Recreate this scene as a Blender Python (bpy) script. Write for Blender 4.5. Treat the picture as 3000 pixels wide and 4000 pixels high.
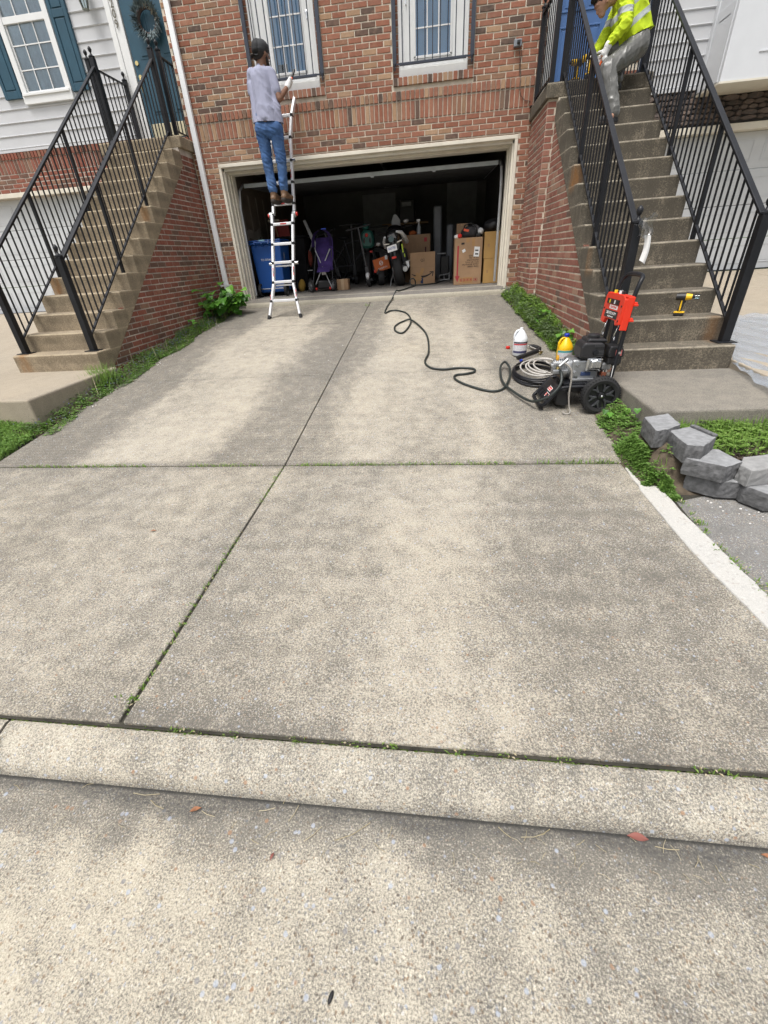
import bpy, math, random
from mathutils import Vector, Matrix, noise
R = math.radians
rnd = random.Random(7)
scene = bpy.context.scene
for o in list(bpy.data.objects): bpy.data.objects.remove(o)

# ------------------------------------------------------------------ camera
cam_d = bpy.data.cameras.new('camera'); cam = bpy.data.objects.new('camera', cam_d)
scene.collection.objects.link(cam); scene.camera = cam
cam_d.sensor_fit = 'HORIZONTAL'; cam_d.sensor_width = 36.0
cam_d.lens = 36.0 * 1662.96 / 3000.0
cam_d.shift_x = 28.66 / 3000.0; cam_d.shift_y = -17.23 / 3000.0
cam_d.clip_start = 0.02; cam_d.clip_end = 1500
rt = Vector((0.99198746, 0.11141087, -0.05956924)); dn = Vector((0.00576538, -0.51094309, -0.85959521)); fw = Vector((-0.12620474, 0.85236423, -0.50749146))
mw = Matrix.Identity(4)
for i in range(3):
    mw[i][0] = rt[i]; mw[i][1] = -dn[i]; mw[i][2] = -fw[i]
mw[2][3] = 1.45
cam.matrix_world = mw

# ------------------------------------------------------------------ sky, sun, exposure
SUN_EL, SUN_AZ = 68.0, 205.0            # azimuth clockwise from +Y: light comes from behind the camera
world = bpy.data.worlds.new('World'); scene.world = world; world.use_nodes = True
wn = world.node_tree; wn.nodes.clear()
wo = wn.nodes.new('ShaderNodeOutputWorld'); bg = wn.nodes.new('ShaderNodeBackground'); sky = wn.nodes.new('ShaderNodeTexSky')
hs = wn.nodes.new('ShaderNodeHueSaturation')
sky.sky_type = 'NISHITA'; sky.sun_disc = False; sky.sun_elevation = R(SUN_EL); sky.sun_rotation = R(SUN_AZ)
sky.air_density = 1.0; sky.dust_density = 6.0; sky.ozone_density = 1.0
hs.inputs['Saturation'].default_value = 0.30
bg.inputs['Strength'].default_value = 0.13
wn.links.new(sky.outputs[0], hs.inputs['Color']); wn.links.new(hs.outputs[0], bg.inputs['Color']); wn.links.new(bg.outputs[0], wo.inputs['Surface'])
sd = bpy.data.lights.new('sun', 'SUN'); sun = bpy.data.objects.new('sun', sd); scene.collection.objects.link(sun)
sd.energy = 1.5; sd.angle = R(22); sd.color = (1.0, 0.97, 0.92)
az, el = R(SUN_AZ), R(SUN_EL)
sdir = Vector((math.sin(az) * math.cos(el), math.cos(az) * math.cos(el), math.sin(el)))
sun.rotation_euler = sdir.to_track_quat('Z', 'Y').to_euler()
sun.location = (0, -5, 20)
vs = scene.view_settings
scene.display_settings.display_device = 'sRGB'
vs.view_transform = 'Standard'; vs.look = 'None'; vs.gamma = 1.0; vs.use_curve_mapping = False; vs.exposure = 0.58

# ------------------------------------------------------------------ mesh helpers
WL = {}
def wl(o): return WL.get(o.name, Vector((0, 0, 0))) if o else Vector((0, 0, 0))

def frame(d, up=(0, 0, 1)):
    d = Vector(d).normalized(); u = Vector(up)
    if abs(d.dot(u)) > .98: u = Vector((1, 0, 0)) if abs(d.x) < .9 else Vector((0, 1, 0))
    s = d.cross(u).normalized(); u = s.cross(d).normalized()
    return d, s, u

class MB:
    def __init__(self): self.v = []; self.f = []; self.mi = []; self.m = 0
    def add(self, vs_, fs):
        n = len(self.v); self.v += [Vector(p) for p in vs_]
        for f in fs: self.f.append([i + n for i in f]); self.mi.append(self.m)
        return self
    def box(self, x0, x1, y0, y1, z0, z1, X=None):
        p = [Vector(q) for q in ((x0,y0,z0),(x1,y0,z0),(x1,y1,z0),(x0,y1,z0),(x0,y0,z1),(x1,y0,z1),(x1,y1,z1),(x0,y1,z1))]
        if X is not None: p = [X @ q for q in p]
        return self.add(p, [(3,2,1,0),(4,5,6,7),(0,1,5,4),(1,2,6,5),(2,3,7,6),(3,0,4,7)])
    def cbox(self, c, s, X=None):
        c = Vector(c); h = Vector(s) / 2
        T = Matrix.Translation(c) @ (X.to_4x4() if X is not None else Matrix.Identity(4))
        return self.box(-h.x, h.x, -h.y, h.y, -h.z, h.z, T)
    def beam(self, a, b, w, h, up=(0, 0, 1), w2=None, h2=None):
        a, b = Vector(a), Vector(b); d, s, u = frame(b - a, up)
        w2 = w if w2 is None else w2; h2 = h if h2 is None else h2
        p = []
        for c, ww, hh in ((a, w, h), (b, w2, h2)):
            p += [c - s*ww/2 - u*hh/2, c + s*ww/2 - u*hh/2, c + s*ww/2 + u*hh/2, c - s*ww/2 + u*hh/2]
        return self.add(p, [(3,2,1,0),(4,5,6,7),(0,1,5,4),(1,2,6,5),(2,3,7,6),(3,0,4,7)])
    def cyl(self, a, b, r, r2=None, n=12, caps=True):
        a, b = Vector(a), Vector(b); d, s, u = frame(b - a); r2 = r if r2 is None else r2
        p = []
        for c, q in ((a, r), (b, r2)):
            for i in range(n):
                t = 2*math.pi*i/n; p.append(c + (s*math.cos(t) + u*math.sin(t))*q)
        fs = [(i, i + n, (i+1) % n + n, (i+1) % n) for i in range(n)]
        if caps: fs += [tuple(range(n)), tuple(range(2*n-1, n-1, -1))]
        return self.add(p, fs)
    def tube(self, pts, r, n=8, closed=False, caps=True):
        pts = [Vector(p) for p in pts]; m = len(pts)
        rs = r if isinstance(r, (list, tuple)) else [r]*m
        _, s, u = frame((pts[1] - pts[0])); p = []
        for k in range(m):
            a = pts[(k-1) % m] if (closed or k > 0) else pts[k]; b = pts[(k+1) % m] if (closed or k < m-1) else pts[k]
            d = (b - a).normalized() if (b-a).length > 1e-9 else Vector((0,0,1))
            s = (s - d*s.dot(d)); s = s.normalized() if s.length > 1e-6 else frame(d)[1]; u = s.cross(d)
            for i in range(n):
                t = 2*math.pi*i/n; p.append(pts[k] + (s*math.cos(t) + u*math.sin(t))*rs[k])
        fs = []
        for k in range(m if closed else m-1):
            k2 = (k+1) % m
            for i in range(n): fs.append((k*n+i, k*n+(i+1) % n, k2*n+(i+1) % n, k2*n+i))
        if caps and not closed: fs += [tuple(range(n-1, -1, -1)), tuple(range((m-1)*n, m*n))]
        return self.add(p, fs)
    def lathe(self, prof, c=(0,0,0), n=20, axis=(0,0,1), cap=True):
        c = Vector(c); d, s, u = frame(axis); p = []
        for (r, z) in prof:
            for i in range(n):
                t = 2*math.pi*i/n; p.append(c + d*z + (s*math.cos(t) + u*math.sin(t))*max(r, 1e-5))
        fs = []
        for k in range(len(prof)-1):
            for i in range(n): fs.append((k*n+i, (k+1)*n+i, (k+1)*n+(i+1) % n, k*n+(i+1) % n))
        if cap: fs += [tuple(range(n)), tuple(range(len(prof)*n-1, (len(prof)-1)*n-1, -1))]
        return self.add(p, fs)
    def ball(self, c, r, n=12, m=8, X=None):
        c = Vector(c); r = Vector(r) if hasattr(r, '__len__') else Vector((r, r, r)); p = []; fs = []
        for j in range(m+1):
            a = math.pi*j/m
            for i in range(n):
                t = 2*math.pi*i/n; q = Vector((r.x*math.sin(a)*math.cos(t), r.y*math.sin(a)*math.sin(t), r.z*math.cos(a)))
                p.append(c + (X @ q if X is not None else q))
        for j in range(m):
            for i in range(n): fs.append((j*n+i, (j+1)*n+i, (j+1)*n+(i+1) % n, j*n+(i+1) % n))
        return self.add(p, fs)
    def prism(self, poly, vec):
        poly = [Vector(q) for q in poly]; vec = Vector(vec); n = len(poly)
        nrm = Vector((0, 0, 0))
        for i in range(n): nrm += poly[i].cross(poly[(i+1) % n])
        if nrm.dot(vec) > 0: poly = poly[::-1]
        return self.add(poly + [q + vec for q in poly], [tuple(range(n)), tuple(range(2*n-1, n-1, -1))] + [(i, i+n, (i+1) % n + n, (i+1) % n) for i in range(n)])
    def grid(self, fn, nu, nv):
        p = [fn(i/nu, j/nv) for j in range(nv+1) for i in range(nu+1)]
        return self.add(p, [(j*(nu+1)+i, j*(nu+1)+i+1, (j+1)*(nu+1)+i+1, (j+1)*(nu+1)+i) for j in range(nv) for i in range(nu)])
    def xf(self, X, start=0):
        for i in range(start, len(self.v)): self.v[i] = X @ self.v[i]
        return self
    def mesh(self, name, mats, off=None, smooth=0):
        me = bpy.data.meshes.new(name); off = off or Vector((0, 0, 0))
        me.from_pydata([tuple(q - off) for q in self.v], [], self.f)
        for m in (mats if isinstance(mats, (list, tuple)) else [mats]): me.materials.append(m)
        if any(self.mi): me.polygons.foreach_set('material_index', self.mi)
        if smooth:
            me.polygons.foreach_set('use_smooth', [True]*len(me.polygons))
            me.set_sharp_from_angle(angle=R(smooth))
        me.update(); return me
    def build(self, name, mats, parent=None, smooth=0, bevel=0, seg=2, label=None):
        o = bpy.data.objects.new(name, self.mesh(name, mats, wl(parent), smooth))
        return place(o, parent, bevel, seg, label)

def place(o, parent=None, bevel=0, seg=2, label=None):
    scene.collection.objects.link(o); WL[o.name] = wl(parent).copy()
    if parent: o.parent = parent
    if bevel:
        b = o.modifiers.new('bevel', 'BEVEL'); b.width = bevel; b.segments = seg; b.limit_method = 'ANGLE'; b.angle_limit = R(40); b.harden_normals = False
    if label: o['label'] = label
    return o
def thing(name, label, cat, loc, group=None):
    o = bpy.data.objects.new(name, None); o.location = loc; o.empty_display_size = .1; scene.collection.objects.link(o); WL[o.name] = Vector(loc)
    return tag(o, label, cat, group)
def tag(o, label, cat, group=None):
    o['label'] = label; o['category'] = cat
    if group: o['group'] = group
    return o
def struct(o): o['kind'] = 'structure'; return o
def stuff(o): o['kind'] = 'stuff'; return o
def inst(name, me, parent, loc, rot=(0,0,0), scale=(1,1,1)):
    o = bpy.data.objects.new(name, me); o.location = Vector(loc) - wl(parent); o.rotation_euler = rot; o.scale = scale
    scene.collection.objects.link(o); o.parent = parent; return o
def text(name, s, size, mat, parent, X, depth=.0006, align='CENTER', sx=1.0):
    cu = bpy.data.curves.new(name, 'FONT'); cu.body = s; cu.size = size; cu.align_x = align; cu.align_y = 'CENTER'; cu.extrude = depth
    tmp = bpy.data.objects.new(name, cu); scene.collection.objects.link(tmp)
    dg = bpy.context.evaluated_depsgraph_get(); me = bpy.data.meshes.new_from_object(tmp.evaluated_get(dg))
    bpy.data.objects.remove(tmp); me.transform(Matrix.Translation(-wl(parent)) @ X @ Matrix.Diagonal((sx, 1, 1, 1)))
    me.materials.clear(); me.materials.append(mat)
    return place(bpy.data.objects.new(name, me), parent)
def face_cam(c, right=(1,0,0), up=(0,0,1)):      # plane facing -Y by default
    r_, u_ = Vector(right).normalized(), Vector(up).normalized(); n_ = r_.cross(u_)
    X = Matrix.Identity(4)
    for i in range(3): X[i][0] = r_[i]; X[i][1] = u_[i]; X[i][2] = n_[i]; X[i][3] = c[i]
    return X

# ------------------------------------------------------------------ materials
class NT:
    def __init__(self, name):
        self.mat = bpy.data.materials.new(name); self.mat.use_nodes = True; self.t = self.mat.node_tree; self.t.nodes.clear()
        self.out = self.n('ShaderNodeOutputMaterial'); self.b = self.n('ShaderNodeBsdfPrincipled'); self.l(self.b.outputs[0], self.out.inputs['Surface'])
        self.pos = self.n('ShaderNodeNewGeometry').outputs['Position']
    def n(self, t, **k):
        x = self.t.nodes.new(t)
        for a, b in k.items(): setattr(x, a, b)
        return x
    def l(self, a, b): self.t.links.new(a, b)
    def set(self, sock, v):
        if isinstance(v, bpy.types.NodeSocket): self.l(v, sock)
        else: sock.default_value = v
    def vec(self, scale, off=(0,0,0)):
        m = self.n('ShaderNodeMapping'); self.l(self.pos, m.inputs[0]); m.inputs['Scale'].default_value = scale; m.inputs['Location'].default_value = off; return m.outputs[0]
    def noise(self, scale, detail=4, vec=None, rough=.55, dist=0.):
        x = self.n('ShaderNodeTexNoise'); self.l(vec or self.pos, x.inputs['Vector']); x.inputs['Scale'].default_value = scale; x.inputs['Detail'].default_value = detail
        x.inputs['Roughness'].default_value = rough; x.inputs['Distortion'].default_value = dist; return x.outputs[0]
    def voro(self, scale, vec=None, feature='F1'):
        x = self.n('ShaderNodeTexVoronoi', feature=feature); self.l(vec or self.pos, x.inputs['Vector']); x.inputs['Scale'].default_value = scale; return x
    def ramp(self, fac, stops, interp='LINEAR'):
        x = self.n('ShaderNodeValToRGB'); x.color_ramp.interpolation = interp; e = x.color_ramp.elements
        while len(e) < len(stops): e.new(.5)
        for i, (p, c) in enumerate(stops): e[i].position = p; e[i].color = (c, c, c, 1) if isinstance(c, (int, float)) else (*c, 1)
        self.l(fac, x.inputs[0]); return x.outputs[0]
    def mix(self, fac, a, b, mode='MIX'):
        x = self.n('ShaderNodeMix', data_type='RGBA', blend_type=mode); self.set(x.inputs[0], fac)
        self.set(x.inputs[6], (*a, 1) if isinstance(a, tuple) else a); self.set(x.inputs[7], (*b, 1) if isinstance(b, tuple) else b); return x.outputs[2]
    def math(self, op, a, b=0.):
        x = self.n('ShaderNodeMath', operation=op); self.set(x.inputs[0], a); self.set(x.inputs[1], b); return x.outputs[0]
    def bump(self, h, strength=.3, dist=.01, prev=None):
        x = self.n('ShaderNodeBump'); x.inputs['Strength'].default_value = strength; x.inputs['Distance'].default_value = dist; self.l(h, x.inputs['Height'])
        if prev: self.l(prev, x.inputs['Normal'])
        self.l(x.outputs[0], self.b.inputs['Normal']); return x.outputs[0]
    def sep(self):
        x = self.n('ShaderNodeSeparateXYZ'); self.l(self.pos, x.inputs[0]); return x.outputs
    def rng(self, v, a, b, c=0., d=1.):
        x = self.n('ShaderNodeMapRange', interpolation_type='SMOOTHSTEP'); self.set(x.inputs[0], v)
        for i, q in enumerate((a, b, c, d)): x.inputs[1+i].default_value = q
        return x.outputs[0]
    def base(self, c): self.set(self.b.inputs['Base Color'], (*c, 1) if isinstance(c, tuple) else c)
    def p(self, **k):
        for a, b in k.items(): self.set(self.b.inputs[a.replace('_', ' ')], b)
        return self
MC = {}
def mt(name, col, rough=.55, metal=0., var=.12, vs_=6., bump=0., bs=80., spec=.5, dirt=None, dscale=3.):
    if name in MC: return MC[name]
    n = NT(name); c1 = tuple(max(0, x*(1-var)) for x in col); c2 = tuple(min(1, x*(1+var)) for x in col)
    c = n.mix(n.ramp(n.noise(vs_, 6), [(.3, 0.), (.7, 1.)]), c1, c2)
    if dirt:
        c = n.mix(n.ramp(n.noise(dscale, 8, rough=.65), [(.48, 0.), (.72, .75)]), c, dirt)
    n.base(c); n.p(Roughness=n.math('ADD', n.math('MULTIPLY', n.noise(vs_*5, 3), .16), max(.02, rough-.08)), Metallic=metal)
    n.b.inputs['Specular IOR Level'].default_value = spec
    if bump: n.bump(n.noise(bs, 5), bump, .004)
    MC[name] = n.mat; return n.mat

def aggregate(name, cement, dark, bias=-.05, ps=150., wscale=1.1, stain=None, post=None, pebbles=1., stretch=(1, .45, 1), amount=.8, rough=.9, mid=150., gain=.125, soft=.13):
    """exposed concrete: pebbles in cement, weathered by dark speckle whose density follows large soft patches plus stain(n)"""
    n = NT(name)
    wob = n.n('ShaderNodeVectorMath', operation='ADD'); nzv = n.n('ShaderNodeTexNoise'); n.l(n.pos, nzv.inputs['Vector']); nzv.inputs['Scale'].default_value = 70.
    sc = n.n('ShaderNodeVectorMath', operation='SCALE'); n.l(nzv.outputs['Color'], sc.inputs[0]); sc.inputs['Scale'].default_value = .012; n.l(n.pos, wob.inputs[0]); n.l(sc.outputs[0], wob.inputs[1])
    v = n.voro(ps, wob.outputs[0]); sepc = n.n('ShaderNodeSeparateColor'); n.l(v.outputs['Color'], sepc.inputs[0])
    k = lambda m: tuple(min(1, x*m) for x in cement)
    stops = [(0., (.15,.115,.09)), (.06, (.27,.19,.125)), (.16, k(.74)), (.32, k(.95)), (.50, k(1.15)), (.66, k(.86)), (.74, (.22,.22,.22)), (.82, k(1.28)), (.94, (.34,.37,.42)), (.975, (.58,.57,.55))]
    peb = n.ramp(sepc.outputs[0], stops, 'CONSTANT')
    fine = n.noise(420., 3); c0 = n.mix(n.ramp(fine, [(.35, 0.), (.65, 1.)]), k(.78), k(1.12))
    if pebbles: c0 = n.mix(n.math('MULTIPLY', n.ramp(v.outputs['Distance'], [(.30, .85*pebbles), (.60, 0.)]), n.ramp(sepc.outputs[1], [(.28, 0.), (.40, 1.)])), c0, peb)
    c0 = n.mix(n.ramp(n.noise(.9, 6, None, .6), [(.35, 0.), (.7, .35)]), c0, tuple(x*y for x, y in zip(cement, (1.05, 1.0, .90))))
    D = n.ramp(n.noise(wscale, 8, n.vec(stretch), .6, .5), [(.30, 0.), (.70, 1.)])
    D = n.math('ADD', D, bias - .5)
    if stain: D = n.math('ADD', D, stain(n))
    D = n.math('MAXIMUM', n.math('MINIMUM', D, 1.25), -1.2)
    g = n.noise(mid, 7, None, .78); g2 = n.noise(9., 5, None, .65)
    val = n.math('ADD', n.math('ADD', n.math('MULTIPLY', n.math('SUBTRACT', g, .5), 1.5), n.math('MULTIPLY', n.math('SUBTRACT', g2, .5), .35)), n.math('MULTIPLY', D, gain))
    m = n.rng(val, -soft, soft*1.4)
    c0 = n.mix(n.math('MULTIPLY', m, amount), c0, n.mix(n.ramp(fine, [(.4, 0.), (.6, 1.)]), tuple(x*.7 for x in dark), tuple(x*1.3 for x in dark)))
    if pebbles > .5:                                       # clean stones and grains that stay pale where the cement has gone dark
        v3 = n.voro(ps*1.15, n.vec((1, 1, 1), (3.1, 1.7, .4))); s3 = n.n('ShaderNodeSeparateColor'); n.l(v3.outputs['Color'], s3.inputs[0])
        sp = n.math('MULTIPLY', n.ramp(s3.outputs[2], [(.66, 0.), (.74, .62)]), n.ramp(v3.outputs['Distance'], [(.22, 1.), (.5, 0.)]))
        c0 = n.mix(sp, c0, n.ramp(s3.outputs[0], [(0., (.50,.46,.38)), (.35, (.42,.33,.24)), (.6, (.56,.54,.49)), (.85, (.45,.48,.53))], 'CONSTANT'))
        v4 = n.voro(ps*.42, n.vec((1, 1, 1), (.7, 2.2, 1.4))); s4 = n.n('ShaderNodeSeparateColor'); n.l(v4.outputs['Color'], s4.inputs[0])
        c0 = n.mix(n.math('MULTIPLY', n.ramp(s4.outputs[1], [(.90, 0.), (.93, .7)]), n.ramp(v4.outputs['Distance'], [(.25, 1.), (.38, 0.)])), c0, n.ramp(s4.outputs[0], [(0., (.36,.40,.47)), (.6, (.30,.17,.10)), (.8, (.20,.20,.21))], 'CONSTANT'))
    if post: c0 = post(n, c0)
    n.base(c0); n.p(Roughness=rough); n.b.inputs['Specular IOR Level'].default_value = .3
    b1 = n.bump(v.outputs['Distance'], .35, .004); b2_ = n.bump(g, .25, .006, b1); n.bump(fine, .25, .002, b2_)
    return n.mat

def brick_mat(name, per_island, reds, tint=1., grime=.25, clip=None):
    n = NT(name)
    r_ = n.n('ShaderNodeNewGeometry').outputs['Random Per Island'] if per_island else n.n('ShaderNodeObjectInfo').outputs['Random']
    c = n.ramp(r_, reds, 'LINEAR')
    sp = n.noise(55., 6, None, .7); c = n.mix(n.ramp(sp, [(.30, 0.), (.75, 1.)]), n.mix(.38, c, (.06, .04, .033)), c)
    c = n.mix(n.ramp(n.noise(16., 4), [(.5, 0.), (.8, .35)]), c, (.42, .27, .19))
    g = n.ramp(n.noise(1.3, 7, None, .65), [(.5, 0.), (.75, grime)]); c = n.mix(g, c, (.06, .05, .045))
    n.base(c); n.p(Roughness=.88); n.b.inputs['Specular IOR Level'].default_value = .25
    n.bump(sp, .5, .003); return n.mat

REDS = [(0., (.27,.105,.065)), (.16, (.33,.135,.085)), (.34, (.36,.155,.10)), (.48, (.30,.135,.092)), (.60, (.39,.18,.115)), (.72, (.27,.155,.10)), (.80, (.42,.26,.155)), (.88, (.47,.31,.20)), (.93, (.155,.098,.075)), (1., (.105,.075,.062))]
FLANK = [(0., (.24,.085,.058)), (.2, (.30,.10,.068)), (.45, (.27,.10,.07)), (.6, (.33,.12,.082)), (.76, (.20,.10,.072)), (.9, (.15,.088,.068)), (1., (.33,.185,.125))]
RFL = [(0., (.26,.105,.078)), (.25, (.33,.135,.10)), (.5, (.30,.125,.095)), (.7, (.37,.17,.125)), (.82, (.44,.28,.20)), (.9, (.17,.115,.095)), (1., (.31,.14,.10))]
brick_o = brick_mat('brick_red', False, REDS); brick_i = brick_mat('brick_red_field', True, REDS)
brickL_o = brick_mat('brick_weathered', False, FLANK, grime=.55); brickL_i = brick_mat('brick_weathered_field', True, FLANK, grime=.55)
brickR_o = brick_mat('brick_pinkish', False, RFL, grime=.3); brickR_i = brick_mat('brick_pinkish_field', True, RFL, grime=.3)
mortar = mt('mortar', (.64,.575,.475), .95, var=.18, vs_=9, bump=.5, bs=300, dirt=(.34,.29,.24))
mortar_grey = mt('mortar_grey', (.52,.47,.41), .95, var=.2, vs_=7, bump=.5, bs=300, dirt=(.16,.14,.12))
cream = mt('cream_paint', (.70,.66,.565), .5, var=.05, dirt=(.55,.49,.39), dscale=2.2)
white = mt('white_paint', (.74,.75,.75), .45, var=.03)
vinyl = mt('white_vinyl_siding', (.55,.56,.58), .5, var=.04, vs_=2)
black_iron = mt('black_iron', (.010,.011,.014), .42, var=.3, bump=.06, bs=200, spec=.35)
black_rub = mt('black_rubber', (.014,.014,.015), .7, var=.25)
black_pla = mt('black_plastic', (.017,.017,.019), .45, var=.2)
alu = mt('aluminium', (.72,.73,.75), .32, .9, var=.06)
chrome = mt('bright_metal', (.62,.63,.64), .22, 1., var=.05)
steel = mt('cast_alloy', (.40,.41,.42), .42, .85, var=.15, bump=.1, bs=120)
teal = mt('teal_paint', (.020,.072,.112), .5, var=.1)
blue_door = mt('blue_door_paint', (.055,.130,.31), .45, var=.08)
navy = mt('navy_grey_iron', (.028,.036,.055), .5, var=.2)
# ================================================================== GROUND
def gz(y): return .16 + (.111 if y > 2.77 else .032) * (y - 2.77)
CX = -1.075                                   # centre joint of the driveway

def drive_stain(n):
    x, y, z = n.sep()
    nz = n.noise(1.6, 6, n.vec((1, .4, 1)), .6, .6); nx = n.math('ADD', x, n.math('MULTIPLY', n.math('SUBTRACT', nz, .5), 1.1))
    def band(c0, hw, soft): return n.rng(n.math('ABSOLUTE', n.math('SUBTRACT', nx, c0)), hw, hw + soft, 1., 0.)
    up = n.rng(y, 2.7, 2.9); lo = n.rng(y, 2.7, 2.85, 1., 0.); tot = None
    for c0, hw, soft, amt, reg in ((-3.30, .25, .4, .95, up), (-1.25, .18, .4, .75, up), (.95, .25, .4, .7, up), (-.45, .14, .3, -.45, up), (-2.25, .28, .4, -.55, up), (.45, .10, .3, -.4, up),
                                   (-2.6, .3, .5, .35, lo), (-.55, .25, .5, .15, lo), (.05, .15, .35, -.6, lo), (.75, .25, .4, .55, lo), (-1.75, .2, .4, -.3, lo)):
        t_ = n.math('MULTIPLY', n.math('MULTIPLY', band(c0, hw, soft), reg), amt); tot = t_ if tot is None else n.math('ADD', tot, t_)
    tot = n.math('ADD', tot, n.math('MULTIPLY', n.rng(y, 6.6, 8.1), .75))
    tot = n.math('ADD', tot, n.math('MULTIPLY', n.rng(n.math('ABSOLUTE', n.math('SUBTRACT', y, 4.643)), .02, .35, 1., 0.), .25))
    tot = n.math('ADD', tot, n.math('MULTIPLY', n.rng(n.math('ABSOLUTE', n.math('SUBTRACT', y, 2.77)), .01, .10, 1., 0.), .7))
    return n.math('ADD', tot, n.math('MULTIPLY', n.rng(y, .79, .95, 1., 0.), n.ramp(n.noise(5., 4), [(.35, -.4), (.65, .9)])))
def drive_post(n, c):
    x, y, z = n.sep()
    ck = n.math('ABSOLUTE', n.math('SUBTRACT', y, n.math('ADD', 6.80, n.math('MULTIPLY', n.noise(4., 5), .12))))
    return n.mix(n.math('MULTIPLY', n.rng(ck, .004, .012, .7, 0.), n.rng(x, CX - .3, CX - .2, 1., 0.)), c, (.06, .055, .05))
drive_m = aggregate('weathered_driveway_concrete', (.445,.408,.338), (.098,.092,.082), .24, 160., 1.0, drive_stain, drive_post, amount=.88)
def street_stain(n):
    x, y, z = n.sep(); nz = n.noise(1.5, 5, n.vec((1, .6, 1)), .6, .5)
    d_ = n.math('SUBTRACT', .64, y); w_ = n.math('MULTIPLY', n.math('MAXIMUM', n.math('SUBTRACT', nz, .33), 0.), .42)
    gut = n.math('ADD', n.rng(n.math('SUBTRACT', d_, w_), -.02, .12, 1.1, 0.), n.rng(d_, .0, .03, .8, 0.))
    right = n.math('MULTIPLY', n.rng(n.math('ADD', x, n.math('MULTIPLY', nz, .9)), -.05, .75), 1.05)
    return n.math('ADD', gut, right)
def street_post(n, c):
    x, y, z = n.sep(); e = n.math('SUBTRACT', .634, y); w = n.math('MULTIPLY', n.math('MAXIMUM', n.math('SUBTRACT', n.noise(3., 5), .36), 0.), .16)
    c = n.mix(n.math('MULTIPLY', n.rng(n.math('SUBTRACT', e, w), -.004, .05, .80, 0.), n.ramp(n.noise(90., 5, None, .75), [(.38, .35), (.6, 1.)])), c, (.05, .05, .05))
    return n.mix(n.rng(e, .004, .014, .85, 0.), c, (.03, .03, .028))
street_m = aggregate('exposed_aggregate_street', (.49,.45,.368), (.09,.086,.08), -.36, 120., 1.3, street_stain, street_post, pebbles=1.15, amount=.85, mid=185.)
def kerb_stain(n):
    x, y, z = n.sep(); return n.math('ADD', n.rng(n.math('ADD', x, n.noise(2., 4)), .0, 1.2, 0., .45), n.rng(y, .612, .645, 1.6, 0.))
kerb_m = aggregate('exposed_aggregate_kerb', (.485,.45,.375), (.092,.088,.081), .04, 130., 2.2, kerb_stain, pebbles=1.1, amount=.84, mid=185.)
path_m = aggregate('tan_path_concrete', (.38,.33,.26), (.19,.17,.14), -.15, 150., 1.2, pebbles=.25, amount=.55)
path_d = aggregate('grey_landing_concrete', (.27,.25,.215), (.11,.104,.095), .2, 150., 1.5, pebbles=.25, amount=.75, stretch=(.5, 1.2, 1))
side_m = aggregate('dark_neighbour_concrete', (.24,.235,.225), (.11,.108,.105), .05, 130., 1.6, amount=.7)
patch_m = aggregate('pale_patch_concrete', (.50,.49,.465), (.36,.355,.345), -.2, 60., 3., amount=.45, pebbles=.35)
soil_m = mt('dark_soil', (.085,.066,.045), .95, var=.5, vs_=18, bump=1., bs=60)
lawn_m = mt('lawn_ground', (.045,.075,.022), .95, var=.4, vs_=14, bump=.8, bs=80)
gap_m = mt('joint_dirt', (.035,.032,.024), .95, var=.5, vs_=30, bump=1., bs=150)

ground = struct(MB().grid(lambda u, v: Vector((-400 + 800*u, -400 + 800*v, -.10)), 4, 4).build('ground', lawn_m))
street = struct(MB().add([(-60, -14, .0), (60, -14, .0), (60, .645, .0), (-60, .645, .0)], [(0, 1, 2, 3)]).build('street', street_m))

kerb = struct(bpy.data.objects.new('kerb', None)); scene.collection.objects.link(kerb); WL['kerb'] = Vector((0, 0, 0))
kp = [(.62, -.08), (.632, -.004), (.638, .018), (.650, .041), (.670, .056), (.700, .066), (.735, .075), (.765, .081), (.778, .077), (.782, .06), (.782, -.08)]
ks = [-40, -25, -10.5, -7.5, -4.5, -1.515, 1.7, 4.7, 7.7, 20, 40]
for i in range(len(ks)-1):
    x0, x1 = ks[i] + .006, ks[i+1] - .006
    MB().prism([(x0, a, b) for a, b in kp], (x1 - x0, 0, 0)).build('kerb_stone', kerb_m, kerb, smooth=30)

driveway = struct(bpy.data.objects.new('driveway', None)); scene.collection.objects.link(driveway); WL['driveway'] = Vector((0, 0, 0))
def slab(poly, mat, parent, name='concrete_slab', th=.13, zf=gz, bev=.006, cuts=()):
    b = MB(); top = [Vector((x, y, zf(y))) for x, y in poly]
    n = len(top); b.add(top + [q - Vector((0, 0, th)) for q in top], [tuple(range(n)), tuple(range(2*n-1, n-1, -1))] + [(i, i+n, (i+1) % n + n, (i+1) % n) for i in range(n)])
    return b.build(name, mat, parent, bevel=bev, seg=3)
slab([(-3.56, 2.778), (CX-.005, 2.778), (CX-.005, 4.639), (-3.54, 4.639)], drive_m, driveway)
slab([(CX+.005, 2.778), (1.31, 2.778), (1.41, 3.5), (1.40, 4.639), (CX+.005, 4.639)], drive_m, driveway)
slab([(-3.54, 4.650), (CX-.004, 4.650), (CX-.004, 8.27), (-3.50, 8.27)], drive_m, driveway)
slab([(CX+.004, 4.650), (1.40, 4.650), (1.39, 4.95), (1.27, 6.2), (1.16, 8.27), (CX+.004, 8.27)], drive_m, driveway)
slab([(-4.6, .790), (CX-.013, .790), (CX-.005, 2.762), (-3.66, 2.762), (-4.0, 1.8)], drive_m, driveway, bev=.007)
slab([(CX+.004, .790), (1.36, .790), (1.30, 1.4), (1.265, 1.72), (1.248, 2.2), (1.262, 2.762), (CX+.004, 2.762)], drive_m, driveway, bev=.007)
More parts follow.
